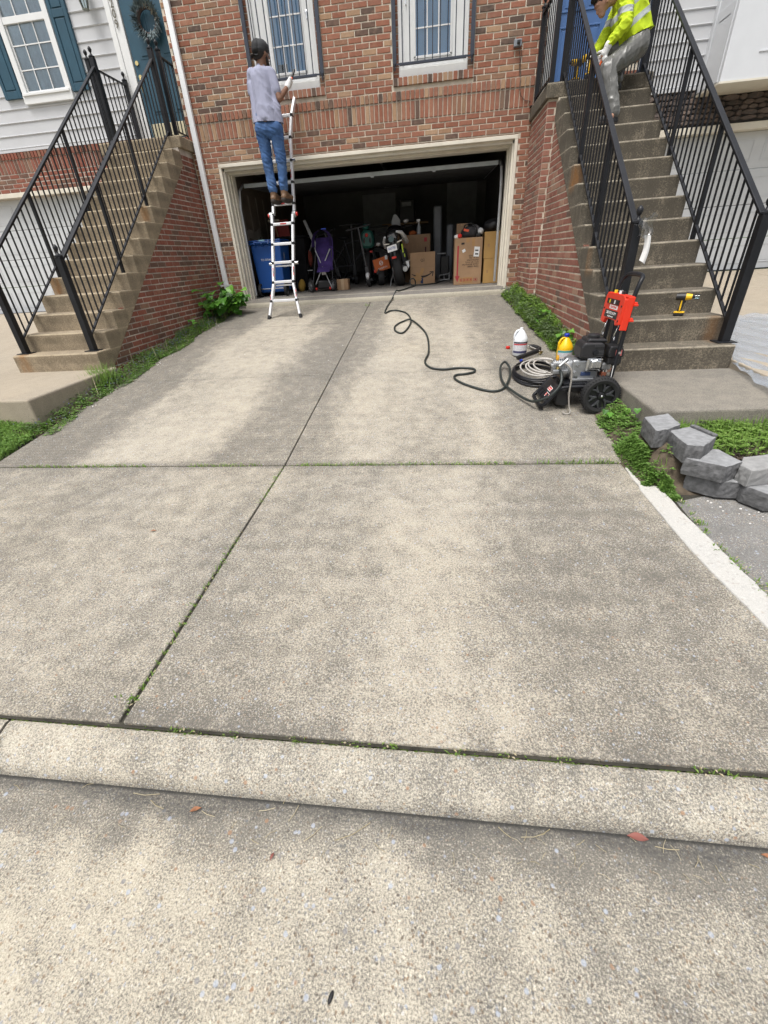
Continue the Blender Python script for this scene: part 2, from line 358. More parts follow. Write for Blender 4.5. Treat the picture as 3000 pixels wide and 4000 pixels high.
pl0 = [(1.262, 2.70), (1.246, 2.35), (1.248, 2.0), (1.260, 1.72), (1.295, 1.4), (1.355, .84), (1.48, .84), (1.438, 1.3), (1.414, 1.5), (1.400, 1.70), (1.386, 1.94), (1.368, 2.165), (1.372, 2.46), (1.33, 2.66)]
pl = []
for i in range(len(pl0)):
    a_, b_ = pl0[i], pl0[(i+1) % len(pl0)]
    for j in range(6):
        f = j/6; pl.append((a_[0] + (b_[0]-a_[0])*f + .012*noise.noise(Vector((i*3.1 + j*.9, i, 0))), a_[1] + (b_[1]-a_[1])*f))
slab(pl, patch_m, driveway, 'patch_strip', zf=lambda y: gz(y)+.006, bev=.006)
struct(MB().grid(lambda u, v: Vector((-4.7 + 6.4*u, .779 + 7.5*v, gz(.779 + 7.5*v) - .014)), 4, 24).build('joint_soil', gap_m))

def sheet(name, x0, x1, y0, y1, zf, mat, nx=10, ny=20, amp=.012):
    def fn(u, v):
        x, y = x0 + (x1-x0)*u, y0 + (y1-y0)*v
        return Vector((x, y, zf(x, y) + amp*noise.noise(Vector((x*6, y*6, 0)))*2))
    return struct(MB().grid(fn, nx, ny).build(name, mat, smooth=80))
sheet('left_lawn', -12, -3.57, 2.77, 3.62, lambda x, y: gz(y) - .02 + .05*max(0, min(1, (-3.57-x)/.4)), lawn_m, 60, 12, .006)
sheet('left_lawn', -12, -4.55, .82, 2.78, lambda x, y: gz(y) - .01, lawn_m, 30, 12, .006)
sheet('left_border', -3.84, -3.515, 3.3, 8.30, lambda x, y: gz(y) - .015 + .06*max(0, min(1, (-3.52-x)/.3)), soil_m, 8, 70, .008)
def redge(y): return 1.41 if y < 4.64 else (1.40 - (y-4.64)*.0833 if y < 6.2 else 1.27 - (y-6.2)*.053)
rb = MB().grid(lambda u, v: Vector((redge(4.0 + 4.3*v) + (1.56 - redge(4.0 + 4.3*v))*u, 4.0 + 4.3*v, gz(4.0 + 4.3*v) + .004 + .05*u + .012*noise.noise(Vector((u*2, v*30, 1))))), 6, 60).build('right_border', soil_m, smooth=80); struct(rb)
def bedz(x, y): return gz(y) - .03 + max(0, min(1, (y-2.36)/.07))*(.01 + .03*max(0, min(1, (x-1.28)/.15)) + .05*max(0, min(1, (x-1.45)/.35))) + .09*max(0, min(1, (x-1.29)/.16))*max(0, min(1, (y-2.42)/.2)) + .115*max(0, min(1, (x-1.295)/.06))*max(0, min(1, (1.66-x)/.10))*max(0, min(1, (y-2.44)/.08))*max(0, min(1, (2.98-y)/.12))
sheet('planting_bed', 1.255, 5.5, 2.12, 4.3, bedz, soil_m, 60, 40, .004)

def ld(x, y): return .30 + max(0, y-3.3)*.095
left_drive = struct(MB().grid(lambda u, v: Vector((-14 + 8.9*u, .82 + 8.2*v, .10 + .0925*8.2*v)), 3, 12).build('left_neighbour_driveway', path_m))
lp = struct(MB().prism([(-7.5, 3.50, .509), (-3.668, 3.465, .509), (-3.69, 4.80, .509), (-7.5, 4.80, .509)], (0, 0, -.35)).build('left_path_slab', path_m, bevel=.02, seg=3))
rpath = struct(MB().prism([(1.478, 2.945, .458), (3.3, 2.98, .458), (3.3, 4.12, .458), (1.50, 4.12, .458)], (0, 0, -.34)).build('right_path_slab', path_d, bevel=.018, seg=3))
rz = lambda y: .47 + max(0, y - 3.6)*.0775
for (y0, y1) in ((2.2, 5.55), (5.565, 7.25), (7.265, 8.9)):
    for (x0, x1) in ((2.5, 5.2), (5.21, 9.5)):
        if y0 < 3 : y0 = 3.0
        struct(slab([(x0, y0), (x1, y0), (x1, y1), (x0, y1)], path_m, None, 'right_neighbour_driveway', .4, lambda y: rz(y), .01))
side = struct(slab([(1.415, .82), (6, .82), (6, 2.38), (1.62, 2.38), (1.40, 2.30), (1.385, 1.9)], side_m, None, 'side_pavement', .13, lambda y: gz(y)-.012))
# ================================================================== BRICKWORK
CO, ST = .0665, .198                           # course height, stretcher pitch
def brick_shape(L, Hh, seed, dep=.045):
    q = random.Random(seed); j = lambda a: q.uniform(-a, a); b = MB(); c = .0032
    def ring(ins, y): return [Vector((sx*(L/2-ins) + j(.0012), y + j(.0006), sz*(Hh/2-ins) + j(.0011))) for sx, sz in ((-1,-1),(1,-1),(1,1),(-1,1))]
    p = ring(c, 0) + ring(0, c*1.2) + ring(0, dep)
    return b.add(p, [(0,1,2,3)] + [(i+4, (i+1) % 4+4, (i+1) % 4, i) for i in range(4)] + [(i+8, (i+1) % 4+8, (i+1) % 4+4, i+4) for i in range(4)])
BV = {}
def brick_var(kind, L, Hh, mat):
    k = (kind, mat.name)
    if k not in BV: BV[k] = [brick_shape(L, Hh, 11*i+len(kind)).mesh(kind, mat) for i in range(7)]
    return BV[k]
eye = Vector((0, 0, 1.45))
def lay(parent, items, rot, mat_o, mat_i, name, L, Hh, limit=300, rest='brick_field', joined=True):
    """items: (centre, length); normal faces local -y turned by rot about z"""
    items = sorted(items, key=lambda t: (Vector(t[0]) - eye).length); q = random.Random(len(items))
    mv = brick_var(name, L, Hh, mat_o)
    for c, l in items[:limit]:
        inst(name, q.choice(mv), parent, Vector(c) + Vector((math.sin(rot), -math.cos(rot), 0))*q.uniform(-.001, .0025), (q.uniform(-.006, .006), q.uniform(-.006, .006), rot), (l/L, 1, 1))
    if len(items) > limit:
        b = MB(); X = Matrix.Rotation(rot, 4, 'Z')
        for i, (c, l) in enumerate(items[limit:]):
            s = len(b.v); sh = brick_shape(l, Hh, i % 9); b.add(sh.v, sh.f)
            b.xf(Matrix.Translation(Vector(c) + Vector((math.sin(rot), -math.cos(rot), 0))*q.uniform(-.001, .0025)) @ X, s)
        stuff(b.build(rest, mat_i, parent))
def courses(u0, u1, z0, z1, keep, ph=0, zref=0):
    """running bond pieces (u_centre, z_centre, length) inside [u0,u1]x[z0,z1]; keep(ua,ub,z)->list of (ua,ub)"""
    out = []; k0 = math.ceil((z0 - zref)/CO - 1e-6); k = k0
    while zref + (k+1)*CO <= z1 + .004:
        zc = zref + (k+.5)*CO; s = u0 - ST + ((k % 2)*ST/2 + ph) % ST
        while s < u1:
            a, b = max(s, u0), min(s + ST, u1)
            for (p, q) in keep(a, b, zc):
                if q - p > .035: out.append(((p+q)/2, zc, q - p - .0125))
            s += ST
        k += 1
    return out
def minus(a, b, holes):
    seg = [(a, b)]
    for (h0, h1) in holes:
        ns = []
        for (p, q) in seg:
            if h1 <= p or h0 >= q: ns.append((p, q))
            else:
                if p < h0: ns.append((p, h0))
                if q > h1: ns.append((h1, q))
        seg = ns
    return seg

# ================================================================== OUR BRICK HOUSE
FY = 8.3
house = thing('brick_house', 'red brick townhouse with an open garage and two narrow barred windows', 'house', (-1.08, FY, .85))
W1, W2 = (-2.65, -1.555), (-.566, .553)        # window openings
GX0, GX1, GT = -3.40, 1.235, 2.855             # garage opening in the brick
DX0, DX1 = 1.50, 2.36                          # front door opening
TOP = 5.45
b = MB(); my = FY + .0065
def wallbox(x0, x1, z0, z1): b.box(x0, x1, my, FY + .22, z0, z1)
wallbox(-3.785, GX0, .5, GT); wallbox(GX1, 1.42, .5, GT)
wallbox(-3.785, 2.74, GT, 3.10); wallbox(-3.785, DX0, 3.10, 3.516)
for x0, x1 in ((-3.785, W1[0]), (W1[1], W2[0]), (W2[1], DX0)): wallbox(x0, x1, 3.516, TOP)
wallbox(DX1, 2.74, 3.10, TOP)
b.box(-3.785, -3.58, FY + .22, 9.0, .5, TOP); b.box(2.6, 2.74, FY + .22, 8.9, .5, TOP)
wall = b.build('wall', mortar, house)
items = []
def kf(a, c, z):
    h = []
    if z < GT + .01: h.append((GX0, GX1))
    if z > 3.5: h += [W1, W2]
    if z > 3.08: h.append((DX0, DX1))
    return [(p, q) for p, q in minus(a, c, h)]
items += [((u, FY, z), l) for u, z, l in courses(-3.785, 1.42, .62, 3.144, kf, zref=3.144)]
items += [((u, FY, z), l) for u, z, l in courses(-3.785, 2.74, 3.472, 5.1, kf, .03, zref=3.472)]
items += [((u, FY, z), l) for u, z, l in courses(2.36, 2.74, 3.144, 3.472, kf, .03, zref=3.144)]
lay(wall, items, 0, brick_o, brick_i, 'brick', .187, .0535)
sol = []; x = -3.785
while x < 1.44:
    sol.append(((x + .033, FY - .006, 3.249), .196)); x += .0665
q = random.Random(3)
for i, (c, l) in enumerate(sol):                # upright soldier bricks
    inst('soldier_brick', q.choice(brick_var('soldier_brick', .196, .0545, brick_o)), wall, c, (0, R(90) + q.uniform(-.008, .008), 0))
x = -3.785
while x < 1.44:                                 # rowlock band, a little proud
    inst('rowlock_brick', q.choice(brick_var('rowlock_brick', .096, .0545, brick_o)), wall, (x + .033, FY - .016 + q.uniform(-.003, .003), 3.413), (0, R(90) + q.uniform(-.02, .02), 0)); x += .0665
MB().box(-3.785, 1.44, FY + .004, FY + .05, 3.356, 3.366).build('shadow_joint', mortar_grey, wall)
for (a, c) in (W1, W2):
    x = a
    while x < c - .03:
        inst('sill_brick', q.choice(brick_var('sill_brick', .088, .056, brick_o)), wall, (x + .034, FY - .030 + q.uniform(-.003, .003), 3.560), (R(-6), R(90) + q.uniform(-.02, .02), 0)); x += (c - a)/16
    MB().box(a, c, FY - .02, FY + .2, 3.52, 3.598).build('sill_bed', mortar_grey, wall)

# ---- brick reveals beside the narrow windows
for (a, c, fa, fb) in ((*W1, -2.57, -1.635), (*W2, -.483, .47)):
    rv = MB().box(a - .02, fa + .02, FY + .062, FY + .2, 3.52, TOP).box(fb - .02, c + .02, FY + .062, FY + .2, 3.52, TOP).build('reveal', mortar_grey, wall)
    it = []
    for k in range(22):
        zc = 3.60 + (k + .5)*CO
        for (x0, x1) in ((a, fa), (fb, c)): it.append((((x0 + x1)/2, FY + .056, zc), x1 - x0 - .006))
    lay(rv, it, 0, brick_o, brick_i, 'brick', .187, .0535)
# ---- windows
def glass_mat():
    n = NT('window_glass'); n.base((.012,.02,.03)); n.p(Roughness=.04); n.b.inputs['Specular IOR Level'].default_value = .9; n.b.inputs['Coat Weight'].default_value = 1.; n.b.inputs['Coat Roughness'].default_value = .02
    return n.mat
glass = glass_mat()
sky_backing = mt('sky_reflection_blue', (.30,.50,.80), .6, var=.05)  # blue of the sky's reflection, painted on a sheet behind the clear panes
dark_in = mt('dark_interior', (.02,.02,.022), .8)
def clear_mat(name, tint=(.85,.93,.96)):
    n = NT(name); g = n.n('ShaderNodeBsdfGlossy'); g.inputs['Roughness'].default_value = .03; t = n.n('ShaderNodeBsdfTransparent'); t.inputs['Color'].default_value = (*tint, 1)
    fr = n.n('ShaderNodeFresnel'); fr.inputs[0].default_value = 1.5; mx = n.n('ShaderNodeMixShader')
    n.l(n.math('ADD', fr.outputs[0], .06), mx.inputs[0]); n.l(t.outputs[0], mx.inputs[1]); n.l(g.outputs[0], mx.inputs[2]); n.l(mx.outputs[0], n.out.inputs['Surface']); return n.mat
pane_m = clear_mat('clear_pane')
def narrow_window(xa, xb, ga, gb, lab, guard_lab, mirror, patch):
    zt = 5.40; yf = FY + .045; w = thing_part(house, 'window', lab)
    b = MB(); fw = .055                                            # outer frame with a deep bottom board
    b.box(xa, xa + fw, yf, yf + .10, 3.60, zt); b.box(xb - fw, xb, yf, yf + .10, 3.60, zt)
    b.box(xa + fw, xb - fw, yf + .001, yf + .10, 3.60, 3.722); b.box(xa + .012, xb - .012, yf - .014, yf, 3.605, 3.70)
    b.box(xa, xb, yf, yf + .10, zt, zt + .05); b.build('frame', white, w, bevel=.004)
    b = MB(); sa, sb = (xa + fw + .004, xb - fw - .004); ys = yf + .028
    for p0, p1, z0, z1 in ((sa, ga, 3.73, zt), (gb, sb, 3.73, zt), (ga, gb, 3.73, 3.823), (ga, gb, zt-.06, zt)): b.box(p0, p1, ys, ys + .05, z0, z1)
    b.build('sash', white, w, bevel=.004)
    b = MB(); t = .014                                             # stepped glazing bead
    for p0, p1, z0, z1 in ((ga - .026, ga, 3.80, zt - .06), (gb, gb + .026, 3.80, zt-.06), (ga - .026, gb + .026, 3.797, 3.823)): b.box(p0, p1, ys - t, ys, z0, z1)
    b.build('glazing_bead', white, w, bevel=.003)
    MB().box(ga, gb, ys + .022, ys + .026, 3.823, zt - .06).build('pane', pane_m, w)
    MB().box(ga, gb, ys + .06, ys + .064, 3.823, zt - .06).build('sky_backing', sky_backing, w)
    b = MB()
    for f in (1/3, 2/3): b.box(ga + (gb-ga)*f - .008, ga + (gb-ga)*f + .008, ys + .012, ys + .021, 3.823, zt - .06)
    for z in (4.10, 4.40, 4.70): b.box(ga, gb, ys + .010, ys + .020, z - .008, z + .008)
    b.build('muntin', white, w, bevel=.002)
    if patch: MB().box(ga + .02, ga + .165, ys + .048, ys + .058, 3.826, 3.93).build('dark_box', dark_in, w)
    hx = sb - .045 if mirror else sa + .05                         # latch handle and hinge
    b = MB(); b.lathe([(.004, 0), (.021, 0), (.021, .012), (.012, .016)], (hx, ys, 4.395 if mirror else 4.52), 12, (0, -1, 0)); b.cbox((hx, ys - .012, 4.36), (.014, .02, .06)); b.build('latch', alu, w, smooth=40)
    # iron guard in front of the window
    gd = thing('window_guard', guard_lab, 'window guard', ((xa+xb)/2, FY - .02, 3.70), 'iron guards over the narrow windows')
    for px in (xa - .055, xb + .055):
        MB().box(px - .026, px + .026, FY - .030, FY + .004, 3.745, zt).build('post', navy, gd, bevel=.003)
        b = MB(); b.lathe([(.004, -.075), (.013, -.05), (.010, -.03), (.02, -.012), (.02, 0)], (px, FY - .013, 3.745), 10); b.build('drop_finial', navy, gd, smooth=40)
    for px, s in ((xa - .03, 1), (xb + .03, -1)): MB().beam((px, FY - .02, 3.738), (px + s*.06, FY - .03, 3.738), .016, .016).build('bracket', navy, gd)
    MB().box(xa + .01, xb - .02, FY - .046, FY - .014, 3.718, 3.747).build('bottom_rail', navy, gd, bevel=.003)
    MB().box(xa + .01, xb - .02, FY - .042, FY - .018, 5.2, 5.225).build('top_rail', navy, gd, bevel=.003)
    k = 9; bm = MB().box(-.0065, .0065, -.0065, .0065, 0, 1.47).mesh('bar', navy)
    for i in range(k): inst('bar', bm, gd, (xa + .057 + (xb - xa - .127)*i/(k-1), FY - .03, 3.742))
def thing_part(parent, name, label=None):
    o = bpy.data.objects.new(name, None); o.empty_display_size = .05; scene.collection.objects.link(o); o.parent = parent; WL[o.name] = wl(parent).copy()
    if label: o['label'] = label
    return o
narrow_window(-2.57, -1.635, -2.275, -1.834, 'narrow white casement behind the man on the ladder', 'black iron window guard right behind the man on the ladder', True, True)
narrow_window(-.483, .47, -.244, .226, 'narrow white casement above the middle of the garage', 'black iron window guard above the middle of the garage opening', False, False)

# ---- garage casing and jambs
b = MB()
for s, x0 in ((1, GX0), (-1, GX1)):
    b = MB()
    for (d0, d1, y0, y1) in ((.0, .042, FY - .012, FY + .10), (.034, .068, FY + .05, FY + .22), (.05, .088, FY + .16, FY + .30), (.060, .105, FY + .24, FY + .37)):
        xa, xb = x0 + s*d0, x0 + s*d1; b.box(min(xa, xb), max(xa, xb), y0, y1, .80, GT - .045)
    b.build('jamb', cream, house, bevel=.004)
b = MB(); b.box(GX0, GX1, FY - .014, FY + .10, GT - .046, GT); b.box(GX0 + .03, GX1 - .03, FY + .05, FY + .22, GT - .088, GT - .030); b.box(GX0 + .05, GX1 - .05, FY + .18, FY + .37, GT - .118, GT - .05)
b.build('head_casing', cream, house, bevel=.004)
MB().box(GX0, GX1, FY - .005, FY + .2, GT, GT + .012).build('lintel', mt('rusty_lintel', (.13,.075,.045), .8, var=.4, dirt=(.30,.25,.18)), house)
# ---- raised garage door, tracks, interior
def gfl(y): return .885 + .035*(y - 8.3)
galv = mt('galvanised', (.42,.43,.44), .45, .7, var=.15)
gdm = mt('garage_door_back', (.085,.088,.092), .6, var=.08)
gd = thing_part(house, 'garage_door', 'raised garage door under the head of the opening')
for i in range(4):
    y0 = 8.88 + i*.58; z0 = 2.615 + i*.02
    MB().prism([(-3.24, y0, z0), (-3.24, y0 + .565, z0 + .02), (-3.24, y0 + .565, z0 + .07), (-3.24, y0, z0 + .05)], (4.28, 0, 0)).build('door_section', gdm, gd, bevel=.004)
MB().box(-3.24, 1.04, 8.862, 8.882, 2.60, 2.655).build('bottom_seal', mt('pale_seal', (.45,.50,.52), .5), gd)
for hx in (-1.0, .02): MB().cbox((hx, 8.87, 2.60), (.05, .05, .035)).build('roller_hinge', galv, gd)
for tx in (-3.28, 1.08): MB().tube([(tx, 8.62, .95), (tx, 8.62, 2.3), (tx, 8.72, 2.55), (tx, 8.95, 2.66), (tx, 11.5, 2.74)], .022, 6).build('track', galv, gd)
MB().cyl((-3.25, 8.72, 2.86), (1.05, 8.72, 2.86), .02, n=8).build('torsion_bar', galv, gd)
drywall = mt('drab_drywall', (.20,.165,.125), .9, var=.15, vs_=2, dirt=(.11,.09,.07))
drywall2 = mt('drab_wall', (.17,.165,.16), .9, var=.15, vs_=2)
IX0, IX1, BY = -3.56, 1.40, 14.2
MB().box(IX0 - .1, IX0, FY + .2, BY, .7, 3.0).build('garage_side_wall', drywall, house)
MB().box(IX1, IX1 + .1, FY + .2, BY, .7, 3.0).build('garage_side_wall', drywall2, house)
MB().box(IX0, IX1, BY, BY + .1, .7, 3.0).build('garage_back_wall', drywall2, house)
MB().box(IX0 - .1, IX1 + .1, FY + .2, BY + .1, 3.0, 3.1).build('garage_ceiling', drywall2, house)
comp = mt('joint_compound', (.36,.33,.28), .9, var=.2)
q = random.Random(5)
for i in range(5):
    y0 = 9.0 + i*.42; h = q.uniform(.55, .8)
    MB().prism([(IX0 + .002, y0 - .02, 2.55 - h), (IX0 + .002, y0 + .03, 2.55 - h*.8), (IX0 + .002, y0 + .035, 2.6), (IX0 + .002, y0 - .035, 2.62)], (.004, 0, 0)).build('drywall_patch', comp, house)
b = MB(); pts = [(8.75 + i*.14, 1.86 + .05*math.sin(i*1.3) + .012*i) for i in range(12)]
b.prism([(IX0 + .002, y, z + .09 + .02*math.sin(y*9)) for y, z in pts] + [(IX0 + .002, y, z - .07) for y, z in pts[::-1]], (.004, 0, 0)); b.build('drywall_patch', comp, house)
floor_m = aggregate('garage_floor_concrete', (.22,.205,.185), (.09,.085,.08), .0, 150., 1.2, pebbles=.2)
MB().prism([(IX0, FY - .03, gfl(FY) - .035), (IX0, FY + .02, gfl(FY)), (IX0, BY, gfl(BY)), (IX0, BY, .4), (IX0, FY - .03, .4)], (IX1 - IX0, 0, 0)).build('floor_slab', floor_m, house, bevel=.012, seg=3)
apr = aggregate('threshold_concrete', (.45,.42,.345), (.2,.185,.16), -.1, 150., 2., amount=.5, pebbles=.3)
MB().prism([(-3.38, 8.262, .72), (-3.38, 8.255, .80), (-3.38, 8.27, .845), (-3.38, 8.30, .868), (-3.38, 8.46, .893), (-3.38, 8.46, .72)], (4.60, 0, 0)).build('threshold', apr, house, smooth=35)
# door at the back of the garage
MB().box(.38, 1.16, BY - .03, BY + .001, gfl(BY), 3.0).build('back_door', mt('dim_white_door', (.30,.30,.31), .5), house, bevel=.004)
MB().box(-1.9, -1.0, BY - .03, BY + .001, gfl(BY), 2.9).build('back_door', MC['dim_white_door'], house, bevel=.004)
# garage opener on the ceiling
MB().box(-1.05, -.72, 11.0, 11.5, 2.72, 2.9).box(-.9, -.86, 9.2, 11.0, 2.8, 2.83).build('door_opener', galv, house, bevel=.01)

# ---- blue front door
fd = thing_part(house, 'front_door', 'blue panelled front door behind the stair landing')
DY = FY + .10; lz = 3.15
MB().box(1.585, 2.285, DY, DY + .045, lz, 5.2).build('door_leaf', blue_door, fd, bevel=.003)
for (x0, x1, z0, z1) in ((1.67, 1.90, 3.30, 3.93), (1.97, 2.20, 3.30, 3.93), (1.67, 1.90, 4.06, 4.9), (1.97, 2.20, 4.06, 4.9)):
    b = MB()
    for p in ((x0, x1, z0, z0 + .018), (x0, x1, z1 - .018, z1), (x0, x0 + .018, z0 + .018, z1 - .018), (x1 - .018, x1, z0 + .018, z1 - .018)): b.box(p[0], p[1], DY - .010, DY, p[2], p[3])
    b.build('panel_moulding', blue_door, fd, bevel=.003); MB().box(x0 + .04, x1 - .04, DY - .006, DY, z0 + .04, z1 - .04).build('door_panel', blue_door, fd, bevel=.005)
b = MB(); b.box(DX0, 1.582, FY - .012, DY + .06, lz, 5.25); b.box(2.288, DX1, FY - .012, DY + .06, lz, 5.25); b.build('door_frame', white, fd, bevel=.004)
MB().box(DX0, DX1, FY - .02, DY + .05, 3.12, lz).build('sill', alu, fd)
b = MB(); b.ball((1.63, DY - .05, 4.12), .028); b.cyl((1.63, DY, 4.12), (1.63, DY - .04, 4.12), .011); b.cyl((1.63, DY, 4.30), (1.63, DY - .02, 4.30), .026); b.build('knob', chrome, fd, smooth=40)

# ---- outlet with a cable on the wall
ol = thing_part(house, 'outlet_box', 'grey weatherproof outlet box with a thin cable')
MB().cbox((1.122, FY - .028, 3.797), (.10, .055, .072)).build('box', mt('grey_plastic', (.22,.24,.27), .5), ol, bevel=.006)
MB().cbox((1.13, FY - .066, 3.80), (.042, .03, .034)).build('plug', black_pla, ol, bevel=.006)
cab = mt('brown_cable', (.075,.045,.035), .6)
MB().tube([(1.135, FY-.07, 3.785), (1.15, FY-.05, 3.70), (1.175, FY-.02, 3.62), (1.19, FY-.012, 3.52), (1.20, FY-.012, 3.42), (1.195, FY-.024, 3.36), (1.22, FY-.02, 3.27), (1.28, FY-.015, 3.215), (1.36, FY-.012, 3.20)], .0045, 6).build('cable', cab, ol, smooth=60)
MB().tube([(1.165, FY-.055, 3.815), (1.185, FY-.035, 3.76), (1.185, FY-.02, 3.68), (1.17, FY-.014, 3.58), (1.185, FY-.014, 3.47)], .0035, 6).build('cable', cab, ol, smooth=60)

# ---- white downspout
ds = thing('downspout', 'white metal downspout at the left corner of the brick wall', 'downspout', (-3.665, FY - .04, .80))
MB().box(-3.705, -3.625, FY - .072, FY - .012, 1.02, 5.4).build('pipe', mt('downspout_white', (.84,.86,.88), .4, var=.02), ds, bevel=.008)
MB().prism([(-3.705, FY-.072, 1.06), (-3.705, FY-.012, 1.06), (-3.705, FY-.05, .90), (-3.705, FY-.13, .90)], (.08, 0, 0)).build('shoe', white, ds, bevel=.006)
for z in (1.16, 4.9): MB().box(-3.765, -3.565, FY - .078, FY - .070, z - .012, z + .012).box(-3.765, -3.712, FY - .07, FY - .003, z-.012, z+.012).box(-3.618, -3.565, FY - .07, FY - .003, z-.012, z+.012).build('strap', white, ds)
# ================================================================== LEFT HOUSE (pale siding)
LY = 9.0
lh = thing('siding_house', 'house with pale siding, teal shutters and a teal door with a wreath', 'house', (-6.6, LY, .85))
MB().box(-11, -4.9, LY + .06, LY + .2, 3.4, 5.6).box(-11, -3.79, LY + .03, LY + .25, 2.78, 3.46).box(-5.45, -3.79, LY + .03, LY + .25, .5, 2.85).build('backing', mortar_grey, lh)
def siding(parent, x0, x1, y, z0, pitch, n, mat, holes=()):
    for i in range(n):
        z = z0 + i*pitch
        for (a, c) in minus(x0, x1, [(h[0], h[1]) for h in holes if h[2] < z + pitch*.5 < h[3]]):
            MB().prism([(a, y, z), (a, y - .014, z + .004), (a, y - .020, z + .016), (a, y - .006, z + .024), (a, y - .004, z + pitch), (a, y + .012, z + pitch), (a, y + .012, z)], (c - a, 0, 0)).build('siding_board', mat, parent)
siding(lh, -11, -4.985, LY, 3.46, .1665, 12, vinyl, [(-6.78, -5.97, 4.08, 5.7)])
MB().box(-11, -4.99, LY - .018, LY + .03, 3.425, 3.46).build('starter_strip', vinyl, lh)
# brick band below the siding
band = MB().box(-11, -4.98, LY + .004, LY + .04, 2.86, 3.425).build('brick_band', mortar_grey, lh)
it = [((u, LY, z), l) for u, z, l in courses(-9.6, -4.98, 2.86, 3.13, lambda a, c, z: [(a, c)], .02, zref=2.86)]
lay(band, it, 0, brickL_o, brickL_i, 'brick', .187, .0535)
q = random.Random(9); x = -9.6
while x < -5.0:
    inst('soldier_brick', q.choice(brick_var('soldier_brick', .19, .0545, brickL_o)), band, (x, LY - .004, 3.228), (0, R(90) + q.uniform(-.008, .008), 0))
    inst('rowlock_brick', q.choice(brick_var('rowlock_brick', .092, .0545, brickL_o)), band, (x, LY - .016, 3.377), (0, R(90) + q.uniform(-.02, .02), 0)); x += .0665
# window
lw = thing_part(lh, 'window', 'white sash window with sheer curtains between teal shutters')
sheer = mt('sheer_curtain', (.26,.32,.40), .8, var=.25, vs_=5)
b = MB(); wx0, wx1, wz0, wz1 = -6.83, -5.925, 4.0, 5.65; yw = LY - .045
b.box(wx0, wx0 + .09, yw, LY + .03, wz0 + .12, wz1); b.box(wx1 - .09, wx1, yw, LY + .03, wz0 + .12, wz1); b.box(wx0, wx1, yw - .012, LY + .03, wz0, wz0 + .12); b.box(wx0 + .02, wx1 - .02, yw - .03, yw - .012, wz0 + .10, wz0 + .135)
b.build('frame', white, lw, bevel=.005)
b = MB(); b.box(wx0 + .09, wx1 - .09, yw + .01, LY + .02, 4.94, 5.02); b.box(wx0 + .09, wx1 - .09, yw + .03, LY + .02, 4.12, 4.165); b.box(wx0 + .09, wx0 + .115, yw + .03, LY + .02, 4.165, 4.94); b.box(wx1 - .115, wx1 - .09, yw + .03, LY + .02, 4.165, 4.94)
b.build('sash', white, lw, bevel=.003)
MB().box(wx0 + .1, wx1 - .1, LY - .002, LY + .002, 4.14, wz1).build('pane', pane_m, lw)
def curt(u, v): 
    x = wx0 + .10 + (wx1 - wx0 - .20)*u; return Vector((x, LY + .025 + .006*math.sin(u*46) + .004*math.sin(u*19 + v*2), 4.13 + (wz1 - 4.13)*v))
MB().grid(curt, 60, 4).build('curtain', sheer, lw, smooth=80)
b = MB()
for f in (1/3, 2/3): b.box(wx0 + .09 + (wx1-wx0-.18)*f - .007, wx0 + .09 + (wx1-wx0-.18)*f + .007, LY - .014, LY - .003, 4.165, wz1)
for z in (4.415, 4.70, 5.3): b.box(wx0 + .10, wx1 - .10, LY - .016, LY - .004, z - .007, z + .007)
b.build('muntin', white, lw)
for (x0, x1, lab) in ((-5.905, -5.605, 'teal shutter right of the window'), (-7.165, -6.85, 'teal shutter left of the window')):
    sh = thing_part(lh, 'shutter', lab); y0 = LY - .05
    MB().box(x0, x1, y0 + .014, LY - .006, 4.09, 5.6).build('backboard', teal, sh)
    b = MB(); st = .055
    b.box(x0, x0 + st, y0, y0 + .014, 4.09, 5.6); b.box(x1 - st, x1, y0, y0 + .014, 4.09, 5.6)
    for z0, z1 in ((4.09, 4.185), (4.93, 5.02), (5.5, 5.6)): b.box(x0 + st, x1 - st, y0, y0 + .014, z0, z1)
    b.build('rail_frame', teal, sh, bevel=.004)
    for z0, z1 in ((4.20, 4.915), (5.035, 5.49)): MB().box(x0 + st + .018, x1 - st - .018, y0 + .003, y0 + .014, z0, z1).build('raised_panel', teal, sh, bevel=.006)
# door with trim
ldoor = thing_part(lh, 'front_door', 'teal front door with brass locks and a cream kick plate')
MB().box(-4.75, -3.84, LY + .0, LY + .05, 3.38, 5.5).build('door_leaf', teal, ldoor)
for (x0, x1, z0, z1) in ((-4.62, -4.36, 3.70, 4.20), (-4.62, -4.36, 4.36, 5.2), (-4.24, -3.98, 3.70, 4.20), (-4.24, -3.98, 4.36, 5.2)):
    MB().box(x0, x1, LY - .004, LY, z0, z1).box(x0 + .035, x1 - .035, LY - .014, LY - .004, z0 + .035, z1 - .035).build('door_panel', teal, ldoor, bevel=.004)
MB().box(-4.72, -3.86, LY - .006, LY, 3.40, 3.585).build('kick_plate', mt('pale_brass', (.66,.60,.42), .35, .55), ldoor, bevel=.002)
brass = mt('brass', (.72,.58,.27), .22, 1., var=.08)
b = MB(); b.cyl((-4.695, LY, 4.325), (-4.695, LY - .018, 4.325), .028, n=16); b.build('deadbolt', brass, ldoor, smooth=40)
b = MB(); b.cyl((-4.692, LY, 4.165), (-4.692, LY - .016, 4.165), .026, n=16); b.tube([(-4.692, LY - .012, 4.15), (-4.692, LY - .055, 4.11), (-4.69, LY - .06, 4.03), (-4.69, LY - .04, 3.965), (-4.69, LY - .008, 3.945)], .009, 8); b.build('handle', brass, ldoor, smooth=50)
